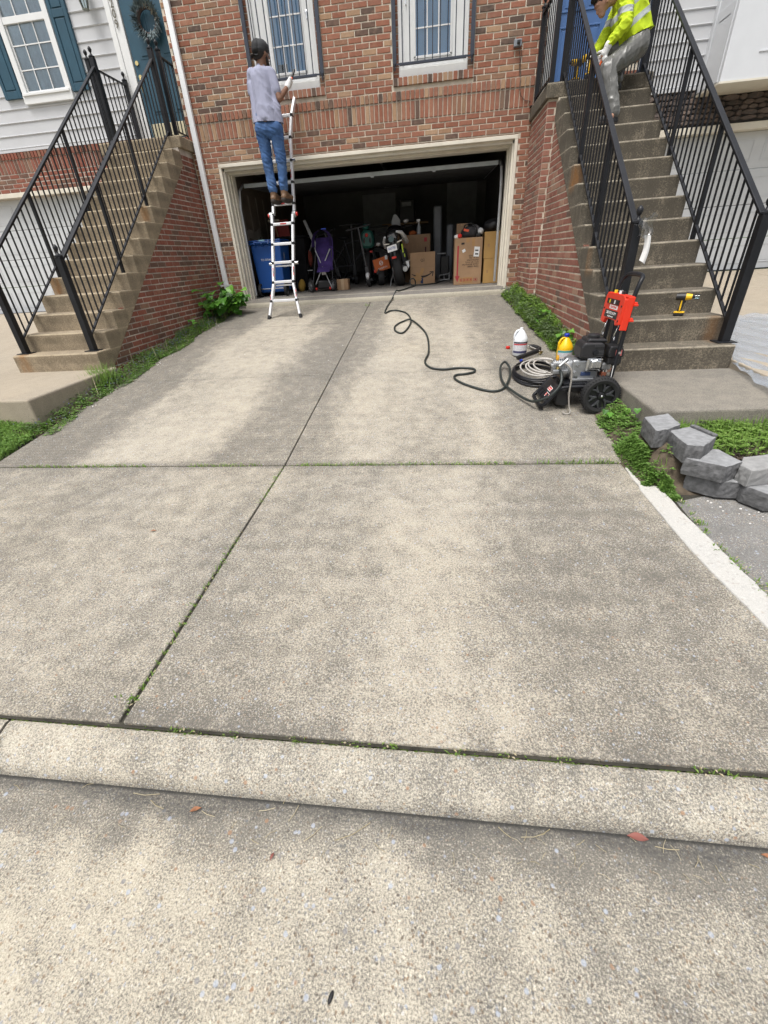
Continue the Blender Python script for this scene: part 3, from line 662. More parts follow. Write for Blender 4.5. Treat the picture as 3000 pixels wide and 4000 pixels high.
b = MB(); b.box(-4.985, -4.90, LY - .035, LY + .05, 3.37, 5.6); b.box(-4.90, -4.765, LY - .022, LY + .05, 3.37, 5.6); b.build('door_frame', white, ldoor, bevel=.006)
x = -4.97
while x < -3.85:
    inst('sill_brick', q.choice(brick_var('sill_brick', .088, .056, brickL_o)), ldoor, (x, LY - .05, 3.33), (0, R(90), 0)); x += .066
num_m = mt('aged_bronze', (.16,.145,.115), .45, .5)
for i, ch in enumerate('6209'): text('house_number', ch, .135, num_m, lh, face_cam((-4.853, LY - .0365, 5.055 - (i-.35)*.1095)), .003, sx=.9)
# lantern
lan = thing('wall_lantern', 'glass wall lantern on the siding left of the teal door', 'lantern', (-5.22, LY - .15, 4.92))
b = MB(); c = Vector((-5.22, LY - .15, 0))
for k in range(6):
    t = R(60*k); d_ = Vector((math.cos(t), math.sin(t), 0)); b.beam(c + d_*.045 + Vector((0, 0, 4.925)), c + d_*.095 + Vector((0, 0, 5.12)), .008, .008)
b.lathe([(.0, 4.905), (.05, 4.912), (.05, 4.925)], c, 6); b.lathe([(.10, 5.12), (.105, 5.13), (.02, 5.2)], c, 6); b.box(-5.25, -5.19, LY - .15, LY - .02, 5.19, 5.22); b.build('cage', mt('verdigris_brass', (.19,.20,.17), .5, .5), lan)
MB().lathe([(.04, 4.925), (.088, 5.12)], c, 6, cap=False).build('lantern_glass', pane_m, lan)
# wreath on the door
wr = thing('wreath', 'grey green wreath with pale pods hanging on the teal door', 'wreath', (-4.33, LY - .05, 4.74))
wl1 = mt('sage_twig', (.115,.155,.165), .7, var=.5, vs_=30); wl2 = mt('dry_pod', (.46,.43,.37), .8, var=.3, vs_=30); wl3 = mt('brown_twig', (.07,.05,.045), .8, var=.3)
q = random.Random(21); b = MB(); wc = Vector((-4.33, LY - .055, 4.745))
b.tube([wc + Vector((math.cos(t), 0, math.sin(t)))*.15 for t in [2*math.pi*i/28 for i in range(28)]], .03, 6, closed=True); b.build('ring', wl3, wr, smooth=60)
b = MB(); b2 = MB()
for i in range(460):
    t = q.uniform(0, 2*math.pi); rr = .15 + q.gauss(0, .018); p = wc + Vector((math.cos(t)*rr, -.02 - q.random()*.025, math.sin(t)*rr))
    o_ = Vector((math.cos(t), -q.uniform(.1, .9), math.sin(t))) + Vector((-math.sin(t), 0, math.cos(t)))*q.uniform(-1.2, .6); L = q.uniform(.06, .125)
    e = p + o_.normalized()*L; d_, s_, u_ = frame(o_); w_ = q.uniform(.007, .012)
    tgt = b2 if (math.cos(t) > -.05 and math.sin(t) > -.15 and q.random() < .5) else b
    if tgt is b2: e = p + o_.normalized()*L*.5; w_ = .013
    tgt.add([p, p.lerp(e, .5) + s_*w_, e, p.lerp(e, .5) - s_*w_, p.lerp(e, .5) + u_*.004], [(0, 1, 4), (1, 2, 4), (2, 3, 4), (3, 0, 4)])
stuff(b.build('foliage', wl1, wr)); stuff(b2.build('pods', wl2, wr))
# garage door of the left house
def garage_door(parent, x0, x1, y, z0, z1, mat, trim, cols, gap=.004):
    g = thing_part(parent, 'garage_door'); h = (z1 - z0)/4
    for i in range(4):
        za = z0 + i*h + .006; zb = z0 + (i+1)*h - gap
        MB().box(x0, x1, y, y + .045, za, zb).build('door_section', mat, g, bevel=.004)
        w = (x1 - x0)/cols
        for j in range(cols):
            xa, xb = x0 + j*w + .07, x0 + (j+1)*w - .07; b = MB(); t = .016
            for p in ((xa, xb, za + .09, za + .09 + t), (xa, xb, zb - .09 - t, zb - .09), (xa, xa + t, za + .09 + t, zb - .09 - t), (xb - t, xb, za + .09 + t, zb - .09 - t)): b.box(p[0], p[1], y - .007, y, p[2], p[3])
            b.box(xa + .035, xb - .035, y - .004, y, za + .125, zb - .125); b.build('pressed_panel', mat, g, bevel=.003)
    MB().box(x0, x1, y - .01, y + .05, z0 - .012, z0 + .006).build('bottom_seal', black_rub, g)
    return g
gwhite = mt('white_garage_door', (.56,.58,.60), .45, var=.03)
garage_door(lh, -9.6, -5.55, LY + .16, .852, 2.79, gwhite, cream, 5)
b = MB(); b.box(-9.8, -5.40, LY - .012, LY + .2, 2.79, 2.86); b.box(-5.55, -5.42, LY - .012, LY + .2, .83, 2.79); b.build('garage_trim', cream, lh, bevel=.005)

# ================================================================== RIGHT HOUSE (siding, bay, stone veneer)
RY = 8.9
rh = thing('siding_house', 'house with white siding, a boxed bay and dark stone over its garage', 'house', (4.5, RY, .88))
siding(rh, 2.742, 3.80, RY, 3.285, .1572, 13, vinyl)
MB().box(2.742, 3.8, RY - .03, RY + .02, 3.245, 3.285).build('starter_strip', vinyl, rh, bevel=.004)
MB().box(2.742, 9, RY + .03, RY + .25, 2.75, 5.6).box(2.742, 3.15, RY + .03, RY + .25, .5, 2.8).build('backing', mortar_grey, rh)
bw = mt('white_bay_panel', (.64,.66,.69), .45, var=.02)
b = MB(); b.box(3.81, 9, 8.30, RY + .03, 3.185, 5.6); b.build('bay', bw, rh, bevel=.006)
MB().box(3.795, 3.9, RY - .10, RY + .02, 3.20, 5.6).box(3.800, 3.812, 8.36, RY - .12, 3.20, 3.98).build('corner_board', bw, rh, bevel=.004)
MB().box(3.80, 9, 8.288, RY, 3.165, 3.186).build('bay_soffit', cream, rh)
MB().box(4.20, 4.9, 8.290, 8.301, 3.44, 3.452).box(3.80, 3.811, 8.44, 8.70, 3.86, 3.872).build('panel_moulding', bw, rh)
stone_m = brick_mat('veneer_stone', False, [(0., (.065,.058,.055)), (.3, (.10,.085,.078)), (.55, (.14,.115,.105)), (.8, (.175,.145,.13)), (1., (.085,.078,.078))], grime=.3)
veneer = MB().box(2.742, 9, RY + .012, RY + .04, 2.84, 3.245).build('stone_veneer', mt('dark_joint', (.03,.027,.025), .95), rh)
q = random.Random(31)
def stone_shape(L, Hh, seed):
    qq = random.Random(seed); j = lambda a: qq.uniform(-a, a); bb = MB(); n = 8
    ring = []
    for i in range(n):
        t = 2*math.pi*(i + .5)/n; cx, cz = math.cos(t), math.sin(t); k = max(abs(cx), abs(cz)); e = .30
        ring.append(((cx/k*(1-e) + cx*e)*L/2 + j(.006), (cz/k*(1-e) + cz*e)*Hh/2 + j(.004)))
    p = [Vector((x*.82, -.022 + j(.004), z*.78)) for x, z in ring] + [Vector((x, -.006, z)) for x, z in ring] + [Vector((x, .03, z)) for x, z in ring]
    fs = [tuple(range(n))] + [(i+n, (i+1) % n+n, (i+1) % n, i) for i in range(n)] + [(i+2*n, (i+1) % n+2*n, (i+1) % n+n, i+n) for i in range(n)]
    return bb.add(p, fs)
sv = [stone_shape(.15, .055, 40+i).mesh('stone', stone_m) for i in range(8)]
z = 2.865; 
while z < 3.24:
    hh = q.choice((.045, .055, .065, .05)); x = 2.75 + q.random()*.1
    while x < 5.9:
        L = q.uniform(.08, .24); inst('stone', q.choice(sv), veneer, (x + L/2, RY + .006, z + hh/2), (0, q.uniform(-.05, .05), 0), (L/.152, 1, (hh + .008)/.055)); x += L + .004
    z += hh + .004
garage_door(rh, 3.2, 7.6, RY + .16, .885, 2.745, gwhite, cream, 5)
b = MB(); b.box(3.02, 8, RY - .015, RY + .2, 2.745, 2.83); b.box(3.05, 3.19, RY - .012, RY + .2, .86, 2.745); b.build('garage_trim', cream, rh, bevel=.005)

# ================================================================== CONCRETE STAIRS
T_, H_ = .2462, .1902
def stair_post(rust, zb, pale):
    def f(n, c):
        x, y, z = n.sep()
        fr = n.math('FRACT', n.math('DIVIDE', n.math('ADD', n.math('SUBTRACT', z, zb), .0025), H_))      # paler band along each nosing edge, broken up by noise
        nose_pale = n.math('MULTIPLY', n.rng(fr, .90, .965), n.ramp(n.noise(13., 6, None, .7), [(.34, .1), (.6, .8)]))
        c = n.mix(nose_pale, c, pale)
        gr = n.math('MULTIPLY', n.rng(n.math('ABSOLUTE', n.math('SUBTRACT', fr, .62)), .08, .30, .45, 0.), n.ramp(n.noise(6., 6, n.vec((1, 1, .5)), .7), [(.38, 0.), (.62, 1.)]))
        c = n.mix(gr, c, tuple(v_*.22 for v_ in pale))
        for (rx, ry, rz, sx, amt) in rust:
            m = n.math('MULTIPLY', n.rng(n.math('ABSOLUTE', n.math('SUBTRACT', x, rx)), 0., sx, 1., 0.), n.math('MULTIPLY', n.rng(n.math('ABSOLUTE', n.math('SUBTRACT', y, ry)), .04, .16, 1., 0.), n.rng(n.math('ABSOLUTE', n.math('SUBTRACT', z, rz)), .06, .17, 1., 0.)))
            c = n.mix(n.math('MULTIPLY', n.math('MULTIPLY', m, n.ramp(n.noise(18., 5, n.vec((1, 1, .3))), [(.3, .2), (.65, 1.)])), amt), c, (.27, .12, .03))
        return c
    return f
def streaks(amt):
    def f(n): return n.ramp(n.noise(7., 6, n.vec((1, 1, .22)), .65), [(.35, -amt), (.65, amt)])
    return f
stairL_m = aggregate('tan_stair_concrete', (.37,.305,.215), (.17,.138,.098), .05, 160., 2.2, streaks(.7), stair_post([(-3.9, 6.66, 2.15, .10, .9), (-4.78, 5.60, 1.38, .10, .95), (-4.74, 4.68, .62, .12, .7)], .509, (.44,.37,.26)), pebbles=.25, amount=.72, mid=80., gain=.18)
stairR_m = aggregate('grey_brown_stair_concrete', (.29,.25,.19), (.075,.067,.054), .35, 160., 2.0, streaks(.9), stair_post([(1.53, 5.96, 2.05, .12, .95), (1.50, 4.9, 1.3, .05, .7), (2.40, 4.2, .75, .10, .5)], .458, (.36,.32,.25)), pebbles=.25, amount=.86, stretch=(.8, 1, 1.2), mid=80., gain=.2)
def staircase(label, x0, x1, ybase, zbase, n, mat, land_y, lx0, lx1, group, side, face_x, ytop_wall, mo, mi, mort, hb=.17):
    """n risers climbing towards +Y; side=+1: brick flank visible on the +X side, -1 on the -X side"""
    t = thing('staircase', label, 'staircase', ((x0+x1)/2, ybase, zbase), group)
    for k in range(n-1):
        y0, z0 = ybase + k*T_, zbase + k*H_; zt = z0 + H_; nz = .006
        bot0, bot1 = max(zbase - .25, z0 - hb), max(zbase - .25, zt - hb)
        MB().prism([(x0, y0, z0), (x0, y0 - nz*.6, zt - .03), (x0, y0 - nz, zt - .012), (x0, y0 + .004, zt - .002), (x0, y0 + .02, zt), (x0, y0 + T_, zt), (x0, y0 + T_, bot1), (x0, y0, bot0)], (x1 - x0, 0, 0)).build('step', mat, t, smooth=30, bevel=.007)
    zl = zbase + n*H_; yl = ybase + (n-1)*T_
    MB().box(lx0, lx1, yl - .004, land_y, zl - .145, zl).build('landing_slab', mat, t, bevel=.014, seg=3)
    # brick flank under the slope, then under the landing
    fx = face_x; nx = side
    b = MB(); inner = fx - nx*.0045
    ya = ybase - .02; slope = H_/T_
    b.prism([(inner, ya, zbase - .5), (inner, ya, zbase - hb + .02), (inner, yl, zl - H_ - hb + .06), (inner, yl, zl - .14), (inner, ytop_wall, zl - .14), (inner, ytop_wall, zbase - .5)], (-nx*.25, 0, 0))
    fl = b.build('flank_wall', mort, t)
    return t, fl, yl, zl
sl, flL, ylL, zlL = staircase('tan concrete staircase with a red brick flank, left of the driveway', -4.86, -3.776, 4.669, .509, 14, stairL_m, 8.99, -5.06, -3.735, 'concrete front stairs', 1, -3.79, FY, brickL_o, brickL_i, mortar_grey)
def topL(y): return .509 - .17 + max(0, (y - 4.669))*H_/T_ + .10 if y < ylL else zlL - .14
it = []
for u, z, l in courses(4.62, FY, .30, 3.0, lambda a, c, z: [(a, c)] if z < topL((a+c)/2 + .05) and z > gz(a) - .06 else [], .05, zref=.3): it.append(((-3.79, u, z), l))
lay(flL, it, R(90), brickL_o, brickL_i, 'brick', .187, .0535)
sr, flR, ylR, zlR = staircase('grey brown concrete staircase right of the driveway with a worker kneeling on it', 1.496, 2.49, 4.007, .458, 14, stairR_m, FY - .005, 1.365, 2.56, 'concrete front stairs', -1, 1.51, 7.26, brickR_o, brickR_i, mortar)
def topR(y): return .458 - .17 + max(0, (y - 4.007))*H_/T_ + .10
it = []
for u, z, l in courses(3.98, 7.26, .25, 3.0, lambda a, c, z: [(a, c)] if z < topR((a+c)/2 + .05) and z > gz(a) - .06 else [], .02, zref=.3): it.append(((1.51, u, z), l))
lay(flR, it, R(-90), brickR_o, brickR_i, 'brick', .187, .0535)
# landing pier: wall at X=1.40 and its front return
pier = MB().box(1.4042, 2.5, 7.2442, FY, .4, zlR - .14).build('landing_pier', mortar, sr)
it = [((1.40, u, z), l) for u, z, l in courses(7.24, FY, .68, 2.97, lambda a, c, z: [(a, c)], .06, zref=.3)]
lay(pier, it, R(-90), brickR_o, brickR_i, 'brick', .187, .0535)
it = [((u, 7.24, z), l) for u, z, l in courses(1.40, 1.508, .60, 2.97, lambda a, c, z: [(a, c)], .09, zref=.3)]
lay(pier, it, 0, brickR_o, brickR_i, 'brick', .187, .0535)
for zz in (2.2,): pass

# ================================================================== IRON RAILINGS
bar_m = {}
def finial(b, p, s=1.):
    b.lathe([(.034*s, 0), (.040*s, .004), (.040*s, .016*s), (.022*s, .024*s), (.012*s, .040*s), (.010*s, .052*s), (.017*s, .060*s), (.024*s, .078*s), (.024*s, .092*s), (.014*s, .110*s), (.003*s, .118*s)], p, 12)
def post(t, x, y, z0, z1, w=.062, ball=True, plate=True):
    p = MB().box(x - w/2, x + w/2, y - w/2, y + w/2, z0, z1).build('newel_post', black_iron, t, bevel=.004)
    if ball:
        b = MB(); finial(b, (x, y, z1)); b.build('finial', black_iron, p, smooth=45)
    if plate: MB().box(x - .075, x + .075, y - .065, y + .065, z0, z0 + .009).build('base_plate', black_iron, p, bevel=.002)
def stair_rail(label, x, y0, z0, y1, z1, hr, mids, ztop0, loc, group='black iron stair railings', post_w=.062, top_post=True, newel_plate=True):
    """from foot (y0,z0 on tread) to top (y1,z1 on landing); hr = handrail height above the nosing line"""
    t = thing('stair_railing', label, 'railing', loc, group); sl_ = H_/T_
    nz = lambda y: z0 + .03 + (y - y0)*sl_                       # nosing line through the foot
    post(t, x, y0, z0, ztop0, post_w)
    if top_post: post(t, x, y1, z1, z1 + .93, post_w)
    a = Vector((x, y0 + .02, nz(y0 + .02) + hr)); e = Vector((x, y1 - .02, nz(y1 - .02) + hr))
    h = MB().beam(a, e, .046, .020); h.beam(a + Vector((0, 0, -.016)), e + Vector((0, 0, -.016)), .026, .016); h.build('handrail', black_iron, t, bevel=.004)
    lo = .10
    MB().beam((x, y0 + .03, nz(y0 + .03) + lo), (x, y1 - .03, nz(y1 - .03) + lo), .028, .016).build('bottom_rail', black_iron, t, bevel=.002)
    bm = MB().box(-.0064, .0064, -.0064, .0064, lo, hr - .01).mesh('baluster', black_iron)
    y = y0 + .115
    while y < y1 - .06:
        if all(abs(y - m) > .05 for m in mids): inst('baluster', bm, t, (x, y, nz(y)))
        y += .0945
    for m in mids:
        k = math.floor((m - y0)/T_ + .5); zt = z0 + k*H_
        MB().box(x - .017, x + .017, m - .017, m + .017, zt, nz(m) + hr - .01).build('mid_post', black_iron, t, bevel=.002)
    return t
def guard(label, a, bb, z, hgt, loc, posts=True, group='black iron landing guards'):
    t = thing('landing_guard', label, 'railing', loc, group); a, bb = Vector(a), Vector(bb)
    post(t, a.x, a.y, z, z + hgt + .03, .055); post(t, bb.x, bb.y, z, z + hgt + .03, .055)
    MB().beam((a.x, a.y, z + hgt - .02), (bb.x, bb.y, z + hgt - .02), .04, .018).build('handrail', black_iron, t, bevel=.003)
    MB().beam((a.x, a.y, z + .09), (bb.x, bb.y, z + .09), .028, .016).build('bottom_rail', black_iron, t, bevel=.002)
    n = max(2, round((bb - a).length/.115)); bm = MB().box(-.0065, .0065, -.0065, .0065, .09, hgt - .02).mesh('baluster', black_iron)
    for i in range(1, n): p = a.lerp(bb, i/n); inst('baluster', bm, t, (p.x, p.y, z))
    return t
stair_rail('black iron stair railing on the driveway side of the left stairs', -3.905, 4.80, .699, 7.93, zlL, .87, (5.80, 6.78), 1.64, (-3.905, 4.8, .699), post_w=.066)
stair_rail('black iron stair railing on the far left side of the left stairs', -4.79, 4.80, .699, 7.93, zlL, .87, (5.78, 6.78), 1.64, (-4.79, 4.8, .699), post_w=.066)
guard('black iron landing guard beside the wreath door, nearest the brick wall', (-3.86, 8.06, 0), (-3.86, 8.52, 0), zlL, .92, (-3.86, 8.2, zlL))
guard('black iron landing guard on the far left of the teal door', (-4.95, 8.06, 0), (-4.95, 8.93, 0), zlL, .92, (-4.95, 8.5, zlL))
stair_rail('black iron stair railing between driveway and right stairs, with a paper tag hung on it', 1.562, 4.13, .649, 7.30, zlR, .845, (5.10, 6.04), 1.545, (1.562, 4.13, .649), post_w=.066)
stair_rail('black iron stair railing along the outer right side of the right stairs', 2.455, 4.13, .649, 7.30, zlR, .845, (5.10, 6.04), 1.545, (2.455, 4.13, .649), post_w=.066)
guard('black iron landing guard in front of the blue door, nearest the brick wall', (1.425, 7.30, 0), (1.425, 8.22, 0), zlR, .92, (1.425, 7.8, zlR))
guard('black iron landing guard behind the kneeling worker, right of the blue door', (2.50, 7.36, 0), (2.50, 8.22, 0), zlR, .92, (2.5, 7.8, zlR))
# ================================================================== THINGS IN THE GARAGE
def ap(x, z, y0, y): return x*y/y0, 1.45 + (z - 1.45)*y/y0      # carry a sighting from depth y0 to depth y
card = mt('cardboard', (.37,.235,.135), .85, var=.10, vs_=5, bump=.08, bs=200)
card2 = mt('yellow_cardboard', (.50,.30,.105), .85, var=.08, vs_=5)
card3 = mt('dull_cardboard', (.29,.185,.11), .85, var=.12, vs_=5)
tape_m = mt('packing_tape', (.42,.24,.10), .3, var=.1)
ink = mt('black_ink', (.025,.022,.022), .7); redink = mt('red_ink', (.36,.035,.045), .7); label_m = mt('white_label', (.78,.78,.77), .6, var=.03)
bin_m = mt('blue_bin_plastic', (.012,.075,.30), .42, var=.08, vs_=4)
whitep = mt('white_plastic', (.74,.75,.76), .4, var=.03); redp = mt('red_plastic', (.62,.03,.02), .4, var=.06)
dgrey = mt('dark_grey_metal', (.07,.072,.078), .4, .4, var=.15); grey_t = mt('grey_tube', (.42,.43,.44), .35, .7, var=.08)

def wheel(b, c, r, w, axis=(1, 0, 0), n=22, tread=0):
    c = Vector(c); b.lathe([(r*.72, -w*.45), (r*.92, -w*.5), (r, -w*.28), (r, w*.28), (r*.92, w*.5), (r*.72, w*.45)], c, n, axis, cap=False); return b
def rim(b, c, r, w, axis=(1, 0, 0), spokes=5, sw=.3):
    c = Vector(c); d, s, u = frame(axis); b.lathe([(r*.66, -w*.4), (r*.75, -w*.42), (r*.75, w*.42), (r*.66, w*.4)], c, 22, axis, cap=False); b.lathe([(.001, -w*.45), (r*.18, -w*.45), (r*.18, w*.45), (.001, w*.45)], c, 12, axis, cap=False)
    for k in range(spokes):
        t = 2*math.pi*k/spokes; e = s*math.cos(t) + u*math.sin(t); b.beam(c + e*r*.15, c + e*r*.7, r*sw, w*.4, up=d)
    return b

# ---- blue recycling bin
y0 = 8.80; z0 = gfl(y0)
t = thing('recycling_bin', 'blue wheeled recycling bin inside the left of the garage', 'bin', (-3.0, 9.05, z0))
b = MB(); X0, X1, dp = -3.30, -2.735, .56
bt = [(X0 + .03, y0 + .05), (X1 - .05, y0 + .05), (X1 - .05, y0 + dp - .06), (X0 + .03, y0 + dp - .06)]; tp = [(X0, y0), (X1, y0), (X1, y0 + dp), (X0, y0 + dp)]
b.add([(x, y, z0 + .07) for x, y in bt] + [(x, y, z0 + .86) for x, y in tp], [(3,2,1,0),(4,5,6,7),(0,1,5,4),(1,2,6,5),(2,3,7,6),(3,0,4,7)]); b.build('body', bin_m, t, bevel=.03, seg=3)
MB().box(X0 - .02, X1 + .02, y0 - .02, y0 + dp + .02, z0 + .855, z0 + .895).build('rim', bin_m, t, bevel=.012)
MB().box(X0 - .015, X1 + .015, y0 - .01, y0 + dp + .02, z0 + .90, z0 + .925).build('lid', bin_m, t, bevel=.012)
b = MB(); b.cyl((-3.19, y0 - .07, z0 + .885), (-2.93, y0 - .07, z0 + .885), .014, n=8)
for hx in (-3.19, -3.06, -2.93): b.beam((hx, y0 - .07, z0 + .885), (hx, y0 + .01, z0 + .84), .02, .05)
b.build('handle', bin_m, t, smooth=40)
MB().box(-3.10, -2.99, y0 - .072, y0 - .05, z0 + .90, z0 + .925).build('handle_label', mt('pale_blue_plastic', (.22,.42,.55), .4), t, bevel=.004)
for wx in (-3.24, -2.74): wheel(MB(), (wx, y0 + .02, z0 + .115), .115, .05).build('wheel', black_rub, t, smooth=40)
MB().cyl((-3.24, y0 + .02, z0 + .135), (-2.74, y0 + .02, z0 + .135), .009, n=8).build('axle', grey_t, t)
text('stamp', 'TO OTHER', .045, whitep, t, face_cam((-3.03, y0 + .010, z0 + .61), (1, 0, 0), (0, -.06, 1)))
XS = face_cam((X1 - .012, y0 + .19, z0 + .62), (0, 1, 0), (.05, 0, 1))
text('stamp', 'CITY OF', .042, whitep, t, XS @ Matrix.Translation((0, -.085, 0))); text('stamp', 'RECYCLING', .03, whitep, t, XS @ Matrix.Translation((0, -.14, 0)))
b = MB()
for pts in (((-.02, -.04), (-.008, .10), (.0, .04)), ((.02, -.04), (.008, .10), (.0, .04))): b.prism([XS @ Vector((x, y, 0)) for x, y in pts], XS.to_3x3() @ Vector((0, 0, .001)))
b.build('emblem', whitep, t)
# ---- black bin behind
y1 = 9.52; z1 = gfl(y1)
black_bin_m = mt('matt_black_bin', (.008,.008,.009), .85, var=.2, spec=.15)
t = thing('black_bin', 'black wheeled bin standing behind the blue bin', 'bin', (-2.75, y1, z1))
b = MB(); b.add([(-3.0, y1 + .05, z1 + .05), (-2.50, y1 + .05, z1 + .05), (-2.50, y1 + .5, z1 + .05), (-3.0, y1 + .5, z1 + .05), (-3.04, y1, z1 + .92), (-2.46, y1, z1 + .92), (-2.46, y1 + .56, z1 + .92), (-3.04, y1 + .56, z1 + .92)], [(3,2,1,0),(4,5,6,7),(0,1,5,4),(1,2,6,5),(2,3,7,6),(3,0,4,7)]); b.build('body', black_bin_m, t, bevel=.02)
MB().box(-3.06, -2.44, y1 - .02, y1 + .58, z1 + .92, z1 + .96).build('lid', black_bin_m, t, bevel=.01)
wheel(MB(), (-2.46, y1 + .1, z1 + .115), .115, .05).build('wheel', black_rub, t, smooth=40)
# ---- leaning tools behind the bins
wood = mt('wood_handle', (.36,.23,.12), .7, var=.2)
t = thing('snow_shovel', 'red plastic shovel leaning behind the blue bin', 'shovel', (-3.05, 10.2, gfl(10.2)))
MB().box(-3.2, -2.9, 10.10, 10.12, 1.75, 2.20).build('blade', mt('dull_red', (.30,.03,.025), .6), t, bevel=.02); MB().cyl((-3.05, 10.13, 1.0), (-3.05, 10.11, 1.8), .015, n=8).build('shaft', wood, t)
t = thing('long_broom', 'broom with a pale T shaped head upside down behind the bins', 'broom', (-3.2, 10.0, gfl(10)))
MB().cyl((-2.95, 10.0, gfl(10)), (-3.18, 10.05, 2.18), .012, n=8).build('shaft', wood, t); MB().cbox((-3.18, 10.04, 2.19), (.24, .05, .04)).build('head', mt('pale_wood', (.50,.45,.38), .7), t, bevel=.01)
t = thing('folded_easel', 'white folded A shaped stand leaning right of the bins', 'stand', (-2.35, 9.9, gfl(9.9)))
MB().prism([(-2.55, 9.95, 2.14), (-2.51, 9.95, 2.16), (-2.24, 9.75, 1.62), (-2.30, 9.75, 1.58)], (0, .03, 0)).build('leg', mt('dim_white', (.40,.40,.40), .6), t)
MB().prism([(-2.53, 9.99, 2.10), (-2.50, 9.99, 2.12), (-2.27, 9.84, 1.56), (-2.32, 9.84, 1.55)], (0, .03, 0)).build('leg', MC['dim_white'], t)

# ---- purple stroller
y = 9.28; z = gfl(y)
purple = mt('purple_fabric', (.042,.02,.13), .85, var=.25, vs_=8, bump=.3, bs=60)
t = thing('stroller', 'purple folding stroller with grey crossed frame bars in the garage', 'stroller', (-2.07, y, z))
P = lambda x, zz, dy=0: Vector((*(lambda a: (a[0], y + dy, a[1]))(ap(x, zz, 9.0, y)),))
b = MB()
def soft(u, v):                                   # reclined back and seat
    x = -2.12 + .30*u; zz = 1.80 - .52*v; return P(x + .03*math.sin(v*5)*(u-.5), zz, .05 - .12*v - .04*math.sin(math.pi*u) + .02*math.sin(v*14))
b.grid(soft, 10, 14); b.build('back_fabric', purple, t, smooth=80)
def can(u, v):
    a = math.pi*u; x = -1.975 - .165*math.cos(a); zz = 1.66 + (.25 + .02*v)*math.sin(a)**.7; return P(x, zz, -.02 - .25*(1-v) + .08*math.sin(a))
MB().grid(can, 16, 8).build('canopy', purple, t, smooth=80)
b = MB(); b.grid(lambda u, v: P(-2.10 + .24*u, 1.34 - .08*v, -.12 - .16*v), 6, 4); b.build('seat_fabric', purple, t, smooth=80)
for pts in ((P(-2.135, 1.61, -.05), P(-1.873, .985, -.12)), (P(-1.858, 1.62, -.05), P(-2.18, 1.057, -.12))): MB().tube(pts, .011, 8).build('cross_bar', grey_t, t, smooth=60)
for pts in ((P(-2.13, 1.62, -.02), P(-2.20, 1.30, 0), P(-2.25, 1.02, -.1)), (P(-1.84, 1.62, -.02), P(-1.86, 1.30, 0), P(-1.86, 1.03, -.1)), (P(-2.12, 1.62, 0), P(-2.10, 1.86, .12)), (P(-1.83, 1.62, 0), P(-1.83, 1.84, .12))): MB().tube(pts, .010, 8).build('frame_tube', dgrey, t, smooth=60)
for wx, dy in ((-2.268, -.14), (-1.85, -.12), (-2.33, .12), (-1.90, .35)):
    c = P(wx, .95, dy); c.z = gfl(c.y) + .112
    w = wheel(MB(), c, .112, .036, (1, .9, 0)).build('wheel', black_rub, t, smooth=40); rim(MB(), c, .11, .034, (1, .9, 0), 6, .14).build('rim', grey_t, w)
MB().cbox(P(-2.02, 1.05, .02), (.27, .26, .15)).build('basket', black_pla, t, bevel=.03)
tg = MB().cbox(P(-2.003, 1.262, -.14), (.075, .003, .105), Matrix.Rotation(R(-10), 3, 'Y')).build('swing_tag', label_m, t)
MB().lathe([(.001, 0), (.026, 0), (.026, .002), (.001, .002)], P(-2.003, 1.285, -.1425), 14, (0, -1, 0)).build('tag_emblem', mt('yellow_print', (.75,.55,.03), .5), tg)
for dx, c in ((-2.17, .955), (-1.905, .955)): MB().ball(P(dx, .985, -.15), (.02, .02, .025)).build('brake_pedal', redp, t, smooth=60)
MB().cbox(P(-1.97, 1.935, .1), (.09, .03, .02)).build('handle_logo', mt('blue_print', (.05,.12,.7), .4), t)
# ---- second, dark folded stroller
y = 9.7; z = gfl(y)
t = thing('stroller', 'dark folded stroller with a red cushion between bins and purple stroller', 'stroller', (-2.55, y, z))
for a, c in (((-2.72, y, z + .1), (-2.42, y + .1, z + .75)), ((-2.45, y, z + .1), (-2.70, y + .1, z + .72)), ((-2.70, y - .1, z + .35), (-2.38, y - .1, z + .35)), ((-2.42, y + .1, z + .75), (-2.36, y + .2, z + .95))): MB().tube((a, c), .011, 6).build('frame_tube', grey_t, t)
for wx, dy in ((-2.74, -.1), (-2.43, -.16), (-2.60, .1)):
    c = Vector((wx, y + dy, z + .10)); w = wheel(MB(), c, .10, .035, (1, .3, 0)).build('wheel', black_rub, t, smooth=40); rim(MB(), c, .095, .028, (1, .3, 0), 7, .12).build('rim', grey_t, w)
MB().ball((-2.50, y + .1, z + .56), (.10, .09, .16)).build('cushion', mt('brick_red_fabric', (.22,.05,.035), .9), t, smooth=80)
MB().cbox((-2.60, y, z + .38), (.26, .2, .2)).build('basket', black_pla, t, bevel=.03)
t = thing('yellow_sack', 'small tan sack on the floor left of the purple stroller', 'sack', (-2.62, 9.45, gfl(9.45)))
MB().ball((-2.62, 9.5, gfl(9.5) + .10), (.075, .07, .12), X=Matrix.Rotation(.15, 3, 'Y')).build('sack', mt('mustard_cloth', (.33,.20,.035), .9, var=.3), t, smooth=80)

